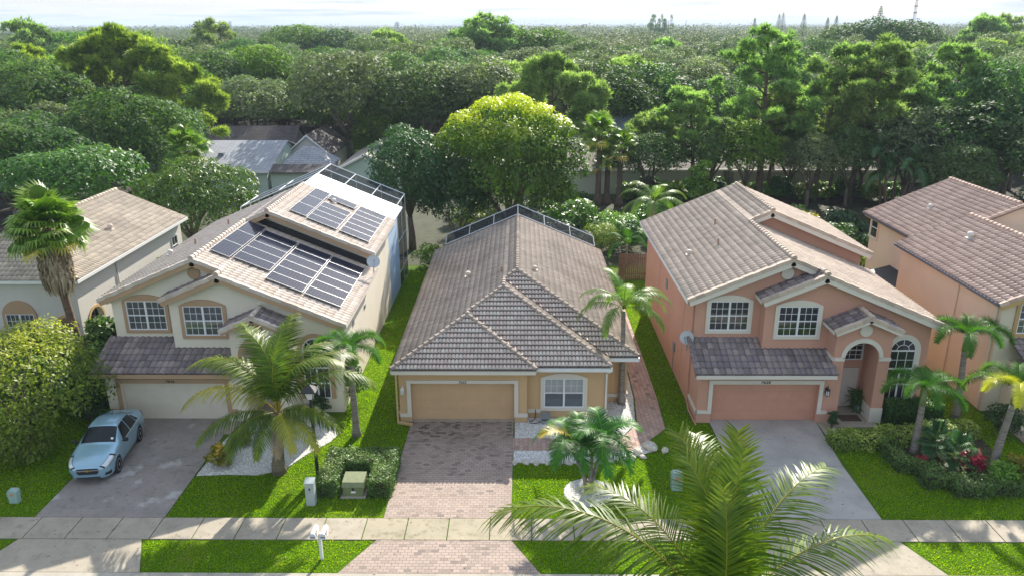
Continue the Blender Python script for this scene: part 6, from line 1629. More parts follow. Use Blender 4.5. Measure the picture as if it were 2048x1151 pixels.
n0 = 0; F.append(tuple(range(0,nu))+tuple(reversed(range(nu,2*nu)))); k = (len(xs_)-1)*2*nu; F.append(tuple(reversed(range(k,k+nu)))+tuple(range(k+nu,k+2*nu)))
me = vfmesh('body', V, F, True); bm = bmesh.new(); bm.from_mesh(me); bmesh.ops.remove_doubles(bm, verts=bm.verts, dist=.0005); bmesh.ops.recalc_face_normals(bm, faces=bm.faces); bm.to_mesh(me); bm.free()
body = obj('body', me, M['carpaint'], car, off=(0,0,0))
def patch(name, x0, x1, u0, u1, side, m, parent=car, off=.006, nx=8, nuu=6, both=False, taper=None):
    V = []; F = []
    sides = (-1, 1) if both else (side,)
    for s in sides:
        k = len(V)
        for i in range(nx+1):
            for j in range(nuu+1):
                tu = j/nuu; u = u0+(u1-u0)*tu
                a, b = (x0, x1) if taper is None else (x0+taper[0]*tu, x1+taper[1]*tu)
                V.append(surf(a+(b-a)*i/nx, u, s, off))
        for i in range(nx):
            for j in range(nuu):
                a = k+i*(nuu+1)+j; F.append((a,a+1,a+nuu+2,a+nuu+1) if s > 0 else (a,a+nuu+1,a+nuu+2,a+1))
    return obj(name, vfmesh(name, V, F, True), m, parent, off=(0,0,0))
patch('windscreen', .22, .90, 5.0, 7, 1, M['carglass'], both=True, off=.008, nx=10)
patch('rear_window', -1.68, -1.08, 5.05, 7, 1, M['carglass'], both=True, off=.008)
for s in (-1, 1):
    patch('side_window', -.30, .60, 4.06, 4.93, s, M['carglass'], off=.007, taper=(.0,-.42))
    patch('side_window', -1.10, -.37, 4.06, 4.93, s, M['carglass'], off=.007, taper=(.12,0))
    patch('side_window', -1.38, -1.17, 4.1, 4.75, s, M['carglass'], off=.007, taper=(.2,.14))
    patch('window_trim', -1.40, .72, 3.97, 4.04, s, M['chrome'], off=.010, nx=20, nuu=1)
    for xx in (.68, -.335, -1.22): patch('door_seam', xx-.006, xx+.006, 2.0, 4.0, s, M['darkrub'], off=.003, nx=1, nuu=8)
    patch('headlight', 1.62, 2.2, 3.78, 4.72, s, M['headlight'], off=.010, taper=(.10,.02)); patch('headlight_bezel', 1.52, 2.24, 3.70, 4.80, s, M['darkrub'], off=.005, taper=(.10,.02))
    patch('fog_recess', 2.0, 2.235, 2.1, 2.75, s, M['darkrub'], off=.008)
    patch('tail_light', -2.24, -2.0, 3.6, 4.5, s, M['tail'], off=.008)
    h = MB()
    for xx in (-.15, -1.05):
        p = surf(xx, 3.72, s, .02); h.box(xx-.09, xx+.09, min(p[1],p[1]+.03*s)-.005, max(p[1],p[1]+.03*s), p[2]-.014, p[2]+.014)
    h.build('door_handle', M['carpaint'], car, off=(0,0,0))
    mr = MB(); p = surf(.62, 4.1, s)
    mr.lathe([(.002,-.05),(.07,-.045),(.085,-.01),(.08,.03),(.05,.06),(.002,.07)], (p[0]+.02, p[1]+s*.15, p[2]+.06), 12, 'x'); mr.V = [(v[0], p[1]+s*.15+(v[1]-p[1]-s*.15)*1.4, v[2]) for v in mr.V]
    mr.tube([p, (p[0]+.02, p[1]+s*.1, p[2]+.04)], .025, 6); mr.build('wing_mirror', M['darkrub'] if s < 0 else M['darkrub'], car, off=(0,0,0), smooth=True)
def halfw(x, z):
    pts = [surf(x, u, 1) for u in np.linspace(0, 7, 57)]
    w = 0
    for a, b in zip(pts[:-1], pts[1:]):
        if (a[2]-z)*(b[2]-z) <= 0 and abs(a[2]-b[2]) > 1e-6: w = max(w, a[1]+(b[1]-a[1])*(z-a[2])/(b[2]-a[2]))
    return w
_xx = np.linspace(2.3, 1.6, 71)
def nosex(y, z):
    for x in _xx:
        if halfw(x, z) >= abs(y): return x
    return 1.6
def nosedecal(name, out, m, add=.008, ny=16):
    # out: list of (half width, z) rows from the top down
    V = []; F = []
    for hw_, z in out:
        for i in range(ny+1):
            y = -hw_+2*hw_*i/ny; V.append((nosex(y, z)+add, y, z))
    for r_ in range(len(out)-1):
        for i in range(ny): a = r_*(ny+1)+i; F.append((a,a+ny+1,a+ny+2,a+1))
    return obj(name, vfmesh(name, V, F), m, car, off=(0,0,0))
nosedecal('upper_grille', [(.40,.665),(.43,.64),(.42,.61)], M['darkrub'])
nosedecal('chrome_bar', [(.45,.605),(.45,.565)], M['chrome'], .016)
nosedecal('lower_grille', [(.43,.56),(.42,.50),(.36,.43)], M['darkrub'], .010)
nosedecal('number_plate_holder', [(.26,.40),(.26,.34)], M['carpaint'], .02)
nosedecal('air_intake', [(.48,.325),(.46,.27)], M['darkrub'], .010)
g_ = MB(); bt = [(-.10,.0),(-.08,.028),(-.035,.028),(-.028,.040),(.035,.040),(.042,.028),(.085,.028),(.10,.0),(.08,-.028),(.035,-.028),(.028,-.040),(-.035,-.040),(-.042,-.028),(-.085,-.028)]
g_.prism([(2.318, a, .585+b) for a, b in bt], (.016,0,0)); g_.build('badge', M['gold'], car, off=(0,0,0))
g_ = MB(); p = [surf(.80,5.35,1,.014),surf(.80,5.62,1,.014),surf(.72,5.62,1,.014),surf(.72,5.35,1,.014)]; g_.add(p, [(0,1,2,3)]); obj('paper_tag', g_.mesh('paper_tag'), M['paper'], car, off=(0,0,0))
g_ = MB(); g_.tube([(-.95,0,1.43),(-1.15,0,1.56)], [.012,.006], 6); g_.box(-1.0,-.88,-.02,.02,1.42,1.445); g_.build('antenna', M['darkrub'], car, off=(0,0,0))
g_ = MB(); g_.box(-1.7,1.75,-.72,.72,.16,.5); g_.build('underbody', M['darkrub'], car, off=(0,0,0))
for wx in WX:
    for s in (-1, 1):
        w = MB(); y = .885*s
        prof = [(.20,0),(.24,.0),(.315,.012),(.33,.04),(.33,.17),(.31,.20),(.2,.2)]
        w.lathe([(a, (b if s < 0 else -b)*-1*-1 if False else (b-.0)) for a, b in prof], (wx, 0, .325), 28, 'y')
        # lathe puts height along -y; mirror for each side
        w.V = [(v[0], (y-.2*s)+(-v[1])*s if s > 0 else (y+.2)-( -v[1]), v[2]) for v in w.V]
        tyre = w.build('wheel', M['darkrub'], car, off=(0,0,0))
        rm = MB(); yo = y+(-.018*s)
        V_, F_ = [], []
        for k in range(10):
            a = 2*PI*k/10; c, sn = math.cos(a), math.sin(a); 
            q = Matrix.Translation((wx,yo,.325)) @ Matrix.Rotation(a, 4, 'Y')
            rm.box(.04,.215,-.012,.012,-.032,.032,q)
        for rr0, rr1 in ((.205,.232),):
            n = 28
            for k in range(n):
                a0, a1 = 2*PI*k/n, 2*PI*(k+1)/n
                rm.add([(wx+rr*math.cos(a), yo+d, .325+rr*math.sin(a)) for d in (-.02,.02) for a in (a0,a1) for rr in (rr0,rr1)], [(0,1,3,2),(4,6,7,5),(1,5,7,3),(0,2,6,4)])
        n = 12; rm.add([(wx+.06*math.cos(2*PI*k/n), yo+.022*s, .325+.06*math.sin(2*PI*k/n)) for k in range(n)], [tuple(range(n))])
        rm.build('rim', M['rimmetal'], tyre, off=(0,0,0))
        dk = MB(); n = 20; dk.add([(wx+.21*math.cos(2*PI*k/n), yo-.045*s, .325+.21*math.sin(2*PI*k/n)) for k in range(n)], [tuple(range(n))]); dk.build('brake_disc', M['greybox'], tyre, off=(0,0,0))

# ------------------------------------------------------------------ street furniture
lp = root('street_lamp', (-8.25,27.46,0), 'black post lamp with a tapered lantern standing behind the grey cabinet', 'street lamp')
mb = MB(); mb.lathe([(.10,0),(.10,.08),(.075,.12),(.07,1.0),(.055,3.55),(.05,3.72),(.09,3.74),(.09,3.78)], (-8.25,27.46,0), 14); mb.build('post', M['black'], lp)
mb = MB(); c = (-8.25,27.46); f = lambda h, z: [(c[0]-h,c[1]-h,z),(c[0]+h,c[1]-h,z),(c[0]+h,c[1]+h,z),(c[0]-h,c[1]+h,z)]
mb.add(f(.10,3.78)+f(.185,4.12), [(0,3,2,1),(4,5,6,7),(0,1,5,4),(1,2,6,5),(2,3,7,6),(3,0,4,7)]); mb.build('lantern', M['lampglass'], lp)
mb = MB(); mb.add(f(.29,4.12)+f(.29,4.15)+f(.03,4.38), [(0,3,2,1),(0,1,5,4),(1,2,6,5),(2,3,7,6),(3,0,4,7),(4,5,9,8),(5,6,10,9),(6,7,11,10),(7,4,8,11),(8,9,10,11)])
for sx in (-1,1):
    for sy in (-1,1): mb.tube([(c[0]+sx*.10,c[1]+sy*.10,3.78),(c[0]+sx*.187,c[1]+sy*.187,4.13)], .012, 4)
mb.build('lamp_hood', M['black'], lp)

mp = root('mailbox_post', (-6.93,22.62,0), 'white square post carrying the two white mailboxes by the street', 'mailbox post')
mb = MB(); mb.box(-6.98,-6.88,22.57,22.67,0,1.02); mb.box(-7.22,-6.64,22.58,22.66,.96,1.0); mb.prism([(-6.98,22.57,1.02),(-6.88,22.57,1.02),(-6.93,22.57,1.1)], (0,.1,0)); mb.build('post', M['white'], mp)
for i, (x, t, lb) in enumerate(((-7.10,'7646','left one of the two white mailboxes on the shared post'),(-6.76,'7652','right one of the two white mailboxes on the shared post'))):
    b = root('mailbox', (x,22.62,1.0), lb, 'mailbox', 'white mailboxes on the shared post')
    mb = MB(); pts = [(x-.10,22.36,1.0),(x+.10,22.36,1.0)]+[(x+.10*math.cos(PI*k/8),22.36,1.14+.10*math.sin(PI*k/8)) for k in range(9)]
    mb.prism(pts, (0,.5,0)); mb.build('box', M['white'], b)
    mb = MB(); mb.prism([(p[0]+(p[0]-x)*.06,22.345,p[2]) for p in pts], (0,.014,0)); mb.box(x-.012,x+.012,22.33,22.345,1.17,1.21); mb.build('door', M['whitevinyl'], b)
    mb = MB(); mb.box(x+.102,x+.11,22.45,22.48,1.08,1.25); mb.box(x+.102,x+.11,22.45,22.56,1.20,1.25); mb.build('flag', M['tail'], b)
    n_ = number(b, t, (x,22.338,1.06), .075)
    

ub = root('utility_cabinet', (-8.12,25.9,0), 'tall narrow pale grey utility cabinet at the foot of the lamp post', 'utility cabinet')
mb = MB(); mb.box(-8.29,-7.95,25.75,26.05,0,1.0); mb.build('body', M['cabgrey'], ub)
mb = MB(); mb.prism([(-8.31,25.72,1.0),(-7.93,25.72,1.0),(-7.93,26.07,1.07),(-8.31,26.07,1.07)], (0,0,.03)); mb.build('lid', M['cabgrey'], ub)
mb = MB(); mb.box(-8.15,-8.08,25.742,25.75,.70,.80); mb.build('label', M['letter'], ub)
mb = MB(); mb.box(-8.10,-8.07,25.74,25.75,.62,.66); mb.build('latch', M['chrome'], ub)
tr = root('transformer_box', (-6.58,26.75,0), 'olive green transformer cabinet inside the clipped U shaped hedge', 'transformer')
mb = MB(); mb.prism([(-6.98,26.35,.05),(-6.18,26.35,.05),(-6.18,26.35,.48),(-6.98,26.35,.48)], (0,.78,0)); mb.build('body', M['transgreen'], tr)
mb = MB(); mb.prism([(-7.01,26.3,.48),(-7.01,26.42,.64),(-7.01,27.12,.70),(-7.01,27.16,.48)], (.86,0,0)); mb.build('lid', M['transgreen'], tr)
mb = MB(); mb.box(-7.08,-6.08,26.25,27.2,0,.055); mb.build('plinth', M['kerb'], tr)
mb = MB(); mb.box(-6.62,-6.54,26.335,26.35,.32,.42); mb.build('padlock', M['black'], tr)
mb = MB(); mb.box(-6.66,-6.48,26.34,26.35,.20,.28); mb.build('sticker', M['paper'], tr)
def pedestal(loc, label, m, h=.55, w=.30):
    r_ = root('cable_pedestal', loc, label, 'utility pedestal'); x, y, z = loc
    mb = MB(); mb.box(x-w/2,x+w/2,y-w*.35,y+w*.35,0,h*.55); mb.build('base', m, r_)
    mb = MB(); mb.prism([(x-w*.54,y-w*.4,h*.5),(x+w*.54,y-w*.4,h*.5),(x+w*.54,y-w*.4,h*.9),(x+w*.4,y-w*.4,h),(x-w*.4,y-w*.4,h),(x-w*.54,y-w*.4,h*.9)], (0,w*.8,0)); mb.build('cap', m, r_)
    mb = MB(); mb.box(x-w*.2,x+w*.2,y-w*.42,y-w*.4,h*.62,h*.78); mb.build('sticker', M['orangelabel'], r_)
pedestal((-19.8,25.95,0), 'small pale teal pedestal box on the shaded left lawn', M['pedteal'], .58, .34)
pedestal((6.3,27.0,0), 'pale teal pedestal box half hidden by the foreground palm fronds', M['pedteal'], .8, .42)
hb = root('hose_box', (1.2,32.45,0), 'grey plastic hose box on the white gravel under the tan house window', 'storage box')
mb = MB(); mb.box(.98,1.42,32.3,32.6,.03,.42); mb.build('body', M['greybox'], hb); mb = MB(); mb.box(.96,1.44,32.28,32.62,.42,.47); mb.build('lid', M['greybox'], hb); mb = MB(); mb.box(1.04,1.36,32.29,32.30,.20,.27); mb.build('handle', M['black'], hb)
mb = MB(); mb.tube([(.75,32.92,.5),(.75,32.85,.35),(.72,32.7,.08),(.6,32.55,.05),(.45,32.5,.05),(.5,32.35,.05),(.8,32.32,.05),(.97,32.38,.1)], .018, 6)
o = mb.build('garden_hose', M['darkrub']); tag(o, 'black garden hose running from the wall tap to the hose box', 'hose')
# limestone edging
rk = None
def rock(x, y, s, label, group=None, seed=1):
    r = np.random.RandomState(seed); bm = bmesh.new(); bmesh.ops.create_icosphere(bm, subdivisions=2, radius=1)
    for v in bm.verts: v.co *= 1+r.uniform(-.14,.14); v.co.x *= s*1.2; v.co.y *= s*.8; v.co.z = v.co.z*s*.6
    me = bpy.data.meshes.new('garden_stone'); bm.to_mesh(me); bm.free(); me.materials.append(M['stone'])
    o = bpy.data.objects.new('garden_stone', me); COL.objects.link(o); o.location = (x,y,s*.32); o.rotation_euler = (0,0,r.rand()*6); tag(o, label, 'stone', group); return o
edge = [(-.2+.46*i, 28.86+.03*math.sin(i*2.1)+(.10*max(0,i-7)), .15+.04*((i*5) % 3)/2) for i in range(13)]
for i, (x, y, s) in enumerate(edge): rock(x, y, s, 'small tan limestone in the row edging the white gravel bed along the lawn', 'limestones edging the gravel bed', i+1)
rock(5.75,30.15,.36,'largest pale boulder at the bend of the reddish path',seed=31); rock(5.15,29.75,.24,'medium boulder left of the largest one by the path bend',seed=32); rock(6.35,29.9,.2,'small boulder right of the largest one by the path bend',seed=33)
mb = MB(); mb.box(15.1,16.05,32.55,33.15,.072,.09); mb.box(15.17,15.98,32.62,33.08,.09,.094); o = mb.build('door_mat', M['matbrown']); tag(o, 'dark brown door mat under the arched porch', 'door mat')
# ------------------------------------------------------------------ woodland of separate trees
HOUSES = [(-43,-19,81,112),(-29,-22,92,104),(-21,-12.5,82,98),(4.5,23.4,82,98),(11,20.5,97,109),(22,39.5,82,98),(2,12,111,123),(40,57,89,103)]
def variants(m, size, n, seeds, R_=5.2, H_=4.6, cz=7.4, ng=.1, asp=.5, sub=.36, tb=0.):
    out = []
    for s in seeds:
        c = crownmesh('crown', lumps(R_, H_, 26, s, cz, .95, sub), n, size, s, asp, .45, 1.0, ng, tbias=tb); c.materials.append(M[m])
        t = trunkmesh('trunk', cz+H_*.4, .28, R_*.7, s, 6, split=.3); t.materials.append(M['barkgrey'])
        out.append((c, t))
    return out
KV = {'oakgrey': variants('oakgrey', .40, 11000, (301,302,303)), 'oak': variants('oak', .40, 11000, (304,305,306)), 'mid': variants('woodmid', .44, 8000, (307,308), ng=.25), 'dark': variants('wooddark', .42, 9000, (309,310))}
pv = []
for s in (311,312,313):
    bl = pineblobs(4.8, 6.5, 12.0, 20, s, (1.3,2.2)); c = pinecrown('crown', bl, 1800, .66, s, .05, .06, 8); c.materials.append(M['needle'])
    t = pinetrunk('trunk', bl, 11.5, .22, (0,0), s); t.materials.append(M['barkpine']); pv.append((c, t))
KV['pine'] = pv
LB = {'oakgrey': 'grey-green oak among the many that make the wood behind the houses', 'oak': 'dark olive oak among the many that make the wood behind the houses',
      'mid': 'fresh green broadleaf tree scattered through the wood behind the houses', 'dark': 'dark glossy leaved tree scattered through the wood behind the houses',
      'pine': 'round topped pine rising out of the wood behind the houses'}
GR = {'oakgrey': 'grey-green oaks of the wood', 'oak': 'dark olive oaks of the wood', 'mid': 'fresh green trees of the wood', 'dark': 'dark glossy trees of the wood', 'pine': 'round topped pines of the wood'}
NM = {'oakgrey': 'oak_tree', 'oak': 'oak_tree', 'mid': 'broadleaf_tree', 'dark': 'broadleaf_tree', 'pine': 'pine_tree'}
proto = {}
def wood(kind, x, y, s, sz=None, label=None, v=None):
    vs = KV[kind]; v = rr.randint(len(vs)) if v is None else v
    key = (kind, v)
    if key not in proto:
        r_ = bpy.data.objects.new(NM[kind], None); COL.objects.link(r_)
        for nm, me in (('crown', vs[v][0]), ('trunk', vs[v][1])):
            o = bpy.data.objects.new(nm, me); COL.objects.link(o); o.parent = r_
        proto[key] = r_; o = r_
    else:
        o = copy_tree(proto[key])
    o.location = (x, y, 0); o.rotation_euler = (0, 0, rr.rand()*6.28); sz = sz or s
    o.scale = (s, s, sz)
    tag(o, label or LB[kind], 'tree', None if label else GR[kind])
    if label and 'group' in o: del o['group']
    return o
cnt = 0
TAKEN = [(-31,72,3),(-24,57,4),(-34,58,4),(25,80,2.2),(31,80.5,2.0),(34.4,80,2.2),(18,80.5,2.5),(8,79,3),(3.6,87,3),(-47,95,3),(45.5,84.5,2),(17.5,75,2),(36,74,3.5)]
def inhouse(x, y, pad=2.6): return any(a-pad < x < b+pad and c-pad < y < d+pad for a,b,c,d in HOUSES)
ypos = 66.0
while ypos < 188 and cnt < 290:
    step = 7.6+(ypos-66)*.028
    half = .70*ypos+6
    x = -half+rr.uniform(0,step)
    while x < half:
        px, py = x+rr.uniform(-1.6,1.6), ypos+rr.uniform(-1.8,1.8)
        x += step
        ok = not inhouse(px, py)
        if py < 99: ok = ok and (px < -46 or (px < -34 and 66 < py < 80) or px > 41 )
        if 99 <= py < 112 and -44 < px < -13: ok = ok and (px > -24)
        if any((px-a)**2+(py-b)**2 < (c+2.2)**2 for a,b,c in TAKEN): ok = False
        if not ok: continue
        u = rr.rand(); nz = math.sin(px*.045+1.3)+math.cos(py*.05+px*.02)
        if py < 99: kind = 'oak' if u < .55 else ('dark' if u < .8 else ('mid' if u < .9 else 'oakgrey'))
        elif px < -35: kind = 'oak' if u < .3 else ('pine' if u < .5 else ('mid' if u < .68 else 'oakgrey'))
        elif nz > .1 or (px > 25 and u > .25): kind = 'oakgrey' if u < .72 else ('oak' if u < .9 else 'pine')
        else: kind = 'oak' if u < .32 else ('pine' if u < .52 else ('dark' if u < .68 else ('mid' if u < .8 else 'oakgrey')))
        s = rr.uniform(.88,1.22); sz = s*rr.uniform(.88,1.12)
        if py < 80: sz *= .88
        wood(kind, px, py, s, sz); cnt += 1
    ypos += step*.82
# trees that stand out
wood('oakgrey', -22.5, 103, 1.45, 1.22, 'very broad grey-green oak spreading behind the pale blue and mint houses')
wood('oak', -12.5, 101.5, 1.3, 1.12, 'dark oak behind the mint gabled house left of the yellow-green tree')
wood('oakgrey', -4.0, 104, 1.3, 1.15, 'silvery oak directly above the yellow-green tree')
wood('oak', -38.5, 83.0, .95, .85, 'dark oak leaning over the grey roof ridge at its left end')
wood('dark', 11.5, 103.5, 1.2, 1.1, 'dark glossy tree with bare stems above the blue grey roof', v=0)
wood('dark', 17.5, 110.5, 1.35, 1.08, 'broad dark glossy tree right of the round pine', v=1)
wood('oak', 28.6, 81.8, .8, .68, 'spreading dark oak with crooked limbs before the pale green wall')
wood('oak', 20.0, 81.0, .8, .72, 'gnarled dark tree left of the tallest pine trunk')
wood('oak', 36.5, 82.5, .8, .75, 'dark oak behind the leaning pine')
wood('dark', 44.0, 76.5, 1.1, .92, 'large dark tree mass beside the peach house ridge'); wood('dark', 50.5, 80.5, 1.2, .98, 'dark tree at the right edge above the peach roof')
wood('oak', 40.5, 71.5, .7, .62, 'low dark tree just over the ridge of the peach house')
wood('dark', -40.5, 66.5, .95, .8, 'dark tree in shade behind the umbrella shaped tree'); wood('oak', -37.5, 76, .7, .6, 'small dark oak left of the rounded fan palm crown')
wood('mid', -50.0, 138, 1.7, 1.15, 'bright green flat topped tree behind the glowing yellow-green pine')
for k_, x_, y_, s_, z_, l_ in (('oak',13.2,79.5,.72,.62,'low dark oak between the fan palms and the gnarled tree'),('woodx',23.0,78.6,.7,.74,'low green tree left of the tallest pine trunk'),('oakgrey',29.2,77.8,.66,.62,'small grey-green oak in front of the bare forked pine'),('oak',33.2,78.0,.6,.7,'small dark oak between the two leaning pine trunks'),('oakgrey',38.4,77.0,.85,.86,'grey-green oak right of the leaning pine'),('pinex',14.4,83.0,.75,.72,'soft low pine over the tan shingle roof'),('pinex',27.6,84.5,.8,.88,'soft pine over the pale green walled house'),('pinex',37.8,85.0,.85,.98,'soft pine over the right end of the pale green walled house')):
    wood({'woodx':'mid','pinex':'pine'}.get(k_,k_), x_, y_, s_, z_, l_)
wood('mid', -17.2, 101.5, .85, .75, 'fresh green tree in the clearing behind the mint gabled house'); wood('oak', -27.0, 109, 1.0, .85, 'dark oak rising right behind the narrow white gabled house'); wood('oakgrey', -37.5, 110.5, 1.1, .95, 'grey-green oak behind the dark brown roof')
# dark palm clump at right
pc = root('palm_clump', (36.0,73.8,0), 'tall clump of dark feathery palms left of the peach house ridge', 'palm clump')
for i in range(5):
    a = i*1.26; x, y, h = 1.9*math.cos(a), 1.5*math.sin(a), 4.2+.7*(i % 3)
    mb = MB(); mb.tube([(x*.5,y*.5,0),(x,y,h)], [.14,.10], 7); obj('trunk', mb.mesh('trunk', True), M['barkpine'], pc, off=(0,0,0))
    for k in range(9):
        me = qf[k % 3].copy() if (i == 0 and k < 3) else pcm[k % 3] if i or k > 2 else None
        if i == 0 and k == 0: pcm = []
        if i == 0 and k < 3:
            me.materials.clear(); me.materials.append(M['dark']); pcm.append(me)
        f = obj('frond', me, None, pc, off=(x,y,h)); f.rotation_euler = (Matrix.Rotation(k*.7+i, 4, 'Z') @ Matrix.Rotation(R((-6,8,-14)[k % 3]), 4, 'Y')).to_euler(); f.scale = (1.5,)*3
# skyline trees
wood('mid', -64, 232, 2.2, 1.52, 'big dark spreading tree breaking the skyline left of centre'); wood('dark', -54, 234, 2.3, 1.40, 'second spreading skyline tree right beside the big dark one')
wood('dark', -46, 232, 1.9, 1.25, 'lower skyline tree at the right end of that dark group')
wood('pine', -8.5, 200, 2.0, 1.52, 'rounded skyline tree just left of the centre'); wood('mid', -2.5, 204, 2.1, 1.5, 'broad skyline tree at the centre'); wood('mid', 6.5, 206, 1.6, 1.44, 'skyline tree right of the centre group')
wood('dark', 93, 236, 1.9, 1.50, 'left tree of the dark skyline group at right'); wood('dark', 101, 232, 2.0, 1.64, 'tallest tree of the dark skyline group at right'); wood('dark', 110.5, 230, 1.9, 1.58, 'right tree of the dark skyline group at right')
wood('pine', 125, 222, 1.5, 1.55, 'airy pine on the skyline right of the mast'); wood('pine', 133, 226, 1.4, 1.5, 'second airy pine on the skyline near the right edge'); wood('pine', 116, 178, 1.9, 1.45, 'broad pine on the skyline at the right edge')
wood('pine', -112, 185, 1.5, 1.5, 'open crowned tree on the skyline at the far left'); wood('mid', -104, 188, 1.6, 1.40, 'leafy tree on the skyline at the far left'); wood('pine', -82, 215, 1.5, 1.45, 'lone round tree on the skyline above the yellow-green pine')

# norfolk pines and casuarinas on the horizon
def norfolk(loc, h, label, seed):
    r = np.random.RandomState(seed); V = []; F = []; T = []
    for i in range(26):
        t = i/25; z = h*(.22+.78*t); L = h*.15*(1-t)**.8+.3
        for k in range(7):
            a = k*.9+i*.5; e = (math.cos(a)*L, math.sin(a)*L, z+.1*L); w = .35+.06*L; k0 = len(V)
            V += [(0,0,z-.25),(e[0]-math.sin(a)*w,e[1]+math.cos(a)*w,e[2]-.3),(e[0],e[1],e[2]+.35),(e[0]+math.sin(a)*w,e[1]-math.cos(a)*w,e[2]-.3)]; F.append((k0,k0+1,k0+2,k0+3)); T.append(.3+.3*r.rand())
    mb = MB(); mb.tube([(0,0,0),(0,0,h)], [h*.018,.05], 6)
    return tree('norfolk_pine', loc, npmesh('crown', np.array(V), np.array(F), np.array(T)), M['oak'], mb.mesh('trunk'), M['barkgrey'], label)
for i, (x, y, h, lb) in enumerate(((143,500,20.6,'solitary norfolk pine on the horizon, farthest left of the thin spires'),(186,590,24,'norfolk pine on the horizon, second thin spire'),(192,600,25,'taller of the paired norfolk pines on the horizon'),(155.5,450,22.5,'norfolk pine on the horizon at the middle of the spires'),(176,470,20.5,'small norfolk pine on the horizon right of the middle spire'),(179,465,21.5,'paired small norfolk pine on the horizon'),(166,380,25,'norfolk pine rising from a hedge of trees left of the dark skyline group'))): norfolk((x,y,0), h, lb, i)
for i in range(5):
    bl = [(r_*.8*math.cos(r_*9+i), r_*.8*math.sin(r_*9+i), 6+3.0*r_, 3.0-.42*r_, 3.0-.42*r_, 3.4) for r_ in np.linspace(0,5,6)]
    mb = MB(); mb.tube([(0,0,0),(0,0,20)], [.6,.15], 6)
    tree('casuarina_tree', (96+i*3.6, 600+i*2, 0), crownmesh('crown', bl, 1500, 1.1, 400+i, .3), M['oak'], mb.mesh('trunk'), M['barkgrey'], 'feathery dark casuarina in the close row of five on the horizon', group='casuarinas on the horizon')
tw = root('radio_mast', (201,420,0), 'thin lattice radio mast on the horizon at the right', 'mast')
mb = MB(); H_ = 34
for k in range(3): 
    a = k*2.094; mb.tube([(201+1.1*math.cos(a),420+1.1*math.sin(a),0),(201+.45*math.cos(a),420+.45*math.sin(a),H_)], .09, 4)
for i in range(28):
    z = i*H_/28; w = 1.1-.65*z/H_
    for k in range(3):
        a, b = k*2.094, (k+1)*2.094; mb.tube([(201+w*math.cos(a),420+w*math.sin(a),z),(201+w*math.cos(b),420+w*math.sin(b),z+H_/28)], .05, 4)
mb.build('lattice', M['greywall'], tw)
for zc in (31.8,29.2,26.0,22.8): mb = MB(); mb.lathe([(.4,0),(.85,.1),(.85,.8),(.4,.9)], (201,420,zc-.5), 8); mb.build('antenna_ring', M['greywall'], tw)
for i, (x, y, h, w) in enumerate(((-880,2400,31,8),(-858,2420,29,8),(-330,2200,25,12))):
    t_ = root('tower_block', (x,y,0), ('narrow tower far off on the left horizon','second narrow tower beside it on the left horizon','pale block far off left of the horizon centre')[i], 'building')
    mb = MB(); mb.box(x-w/2,x+w/2,y-w/2,y+w/2,0,h-3); mb.build('wall', M['greywall'], t_); mb = MB(); mb.box(x-w/3,x+w/3,y-w/3,y+w/3,h-3,h); mb.build('roof_house', M['greywall'], t_)

# ------------------------------------------------------------------ distant woodland that reads as one mass (stuff)
def mass(name, label, y0, y1, spacing, leaf, per, hmin, hmax, seed, Rr, mat_):
    r = np.random.RandomState(seed); C = []
    y = y0
    while y < y1:
        sp = spacing*(1+(y-y0)/y0*.55); half = .74*y+20; n = int(2*half/sp)
        xx = -half+(np.arange(n)+r.rand(n))*sp; yy = y+r.uniform(-.5,.5,n)*sp
        C.append(np.stack([xx,yy,np.full(n,sp)],1)); y += sp*.9
    C = np.concatenate(C); nT = len(C)
    hz = r.uniform(hmin,hmax,nT)*(1+.12*np.sin(C[:,0]*.02+1)*np.cos(C[:,1]*.017)); R_ = C[:,2]/spacing*Rr*r.uniform(.8,1.15,nT)
    tt = r.rand(nT); k = np.repeat(np.arange(nT), per); n = len(k)
    d = unit(r.normal(size=(n,3))); d[:,2] = np.abs(d[:,2])*1.0-.12; d[:,1] = np.where(r.rand(n) < .6, -np.abs(d[:,1]), d[:,1]); d = unit(d)
    lump = 1+.16*np.sin(d[:,0]*6+k)*np.cos(d[:,1]*5+k*1.7)+.08*r.normal(size=n)
    P = np.stack([C[k,0]+d[:,0]*R_[k]*lump, C[k,1]+d[:,1]*R_[k]*lump, hz[k]-R_[k]*.62+d[:,2]*R_[k]*.62*lump],1)
    V, F = leafquads(P, unit(d+r.normal(size=d.shape)*.5+[0,0,.3]), leaf*(C[k,2]/spacing)[:,None][:,0].mean(), r, .6)
    T = np.clip(.05+.72*tt[k]+.22*r.rand(n),0,1)
    o = obj(name, npmesh(name, V, F, T), mat_); tag(o, label, 'wood', None, 'stuff'); return o
m = leafmat('far_canopy', [(0,(.022,.042,.014)),(.3,(.040,.075,.020)),(.5,(.072,.095,.038)),(.75,(.115,.13,.065)),(1,(.10,.15,.035))], .35, .65, .15, 0, vvar=0, gain=1.6); M['far'] = m
mass('distant_woodland', 'hazy wood of mixed crowns reaching back to the horizon', 186, 620, 9.5, .62, 280, 9.5, 13.5, 501, 5.4, m)
mass('horizon_woodland', 'blue hazy line of woods along the horizon', 640, 4200, 24, .85, 130, 11, 16, 502, 16, m)
flat('woodland_floor', [(-5500,60),(-33,60),(-33,112),(-44,113),(-44,130),(56,130),(56,104),(40,98),(40,66),(5500,66),(5500,9000),(-5500,9000)], -.05, .012, plain('forest_floor', (.035,.032,.02), .95, var=.4, scale=.6))
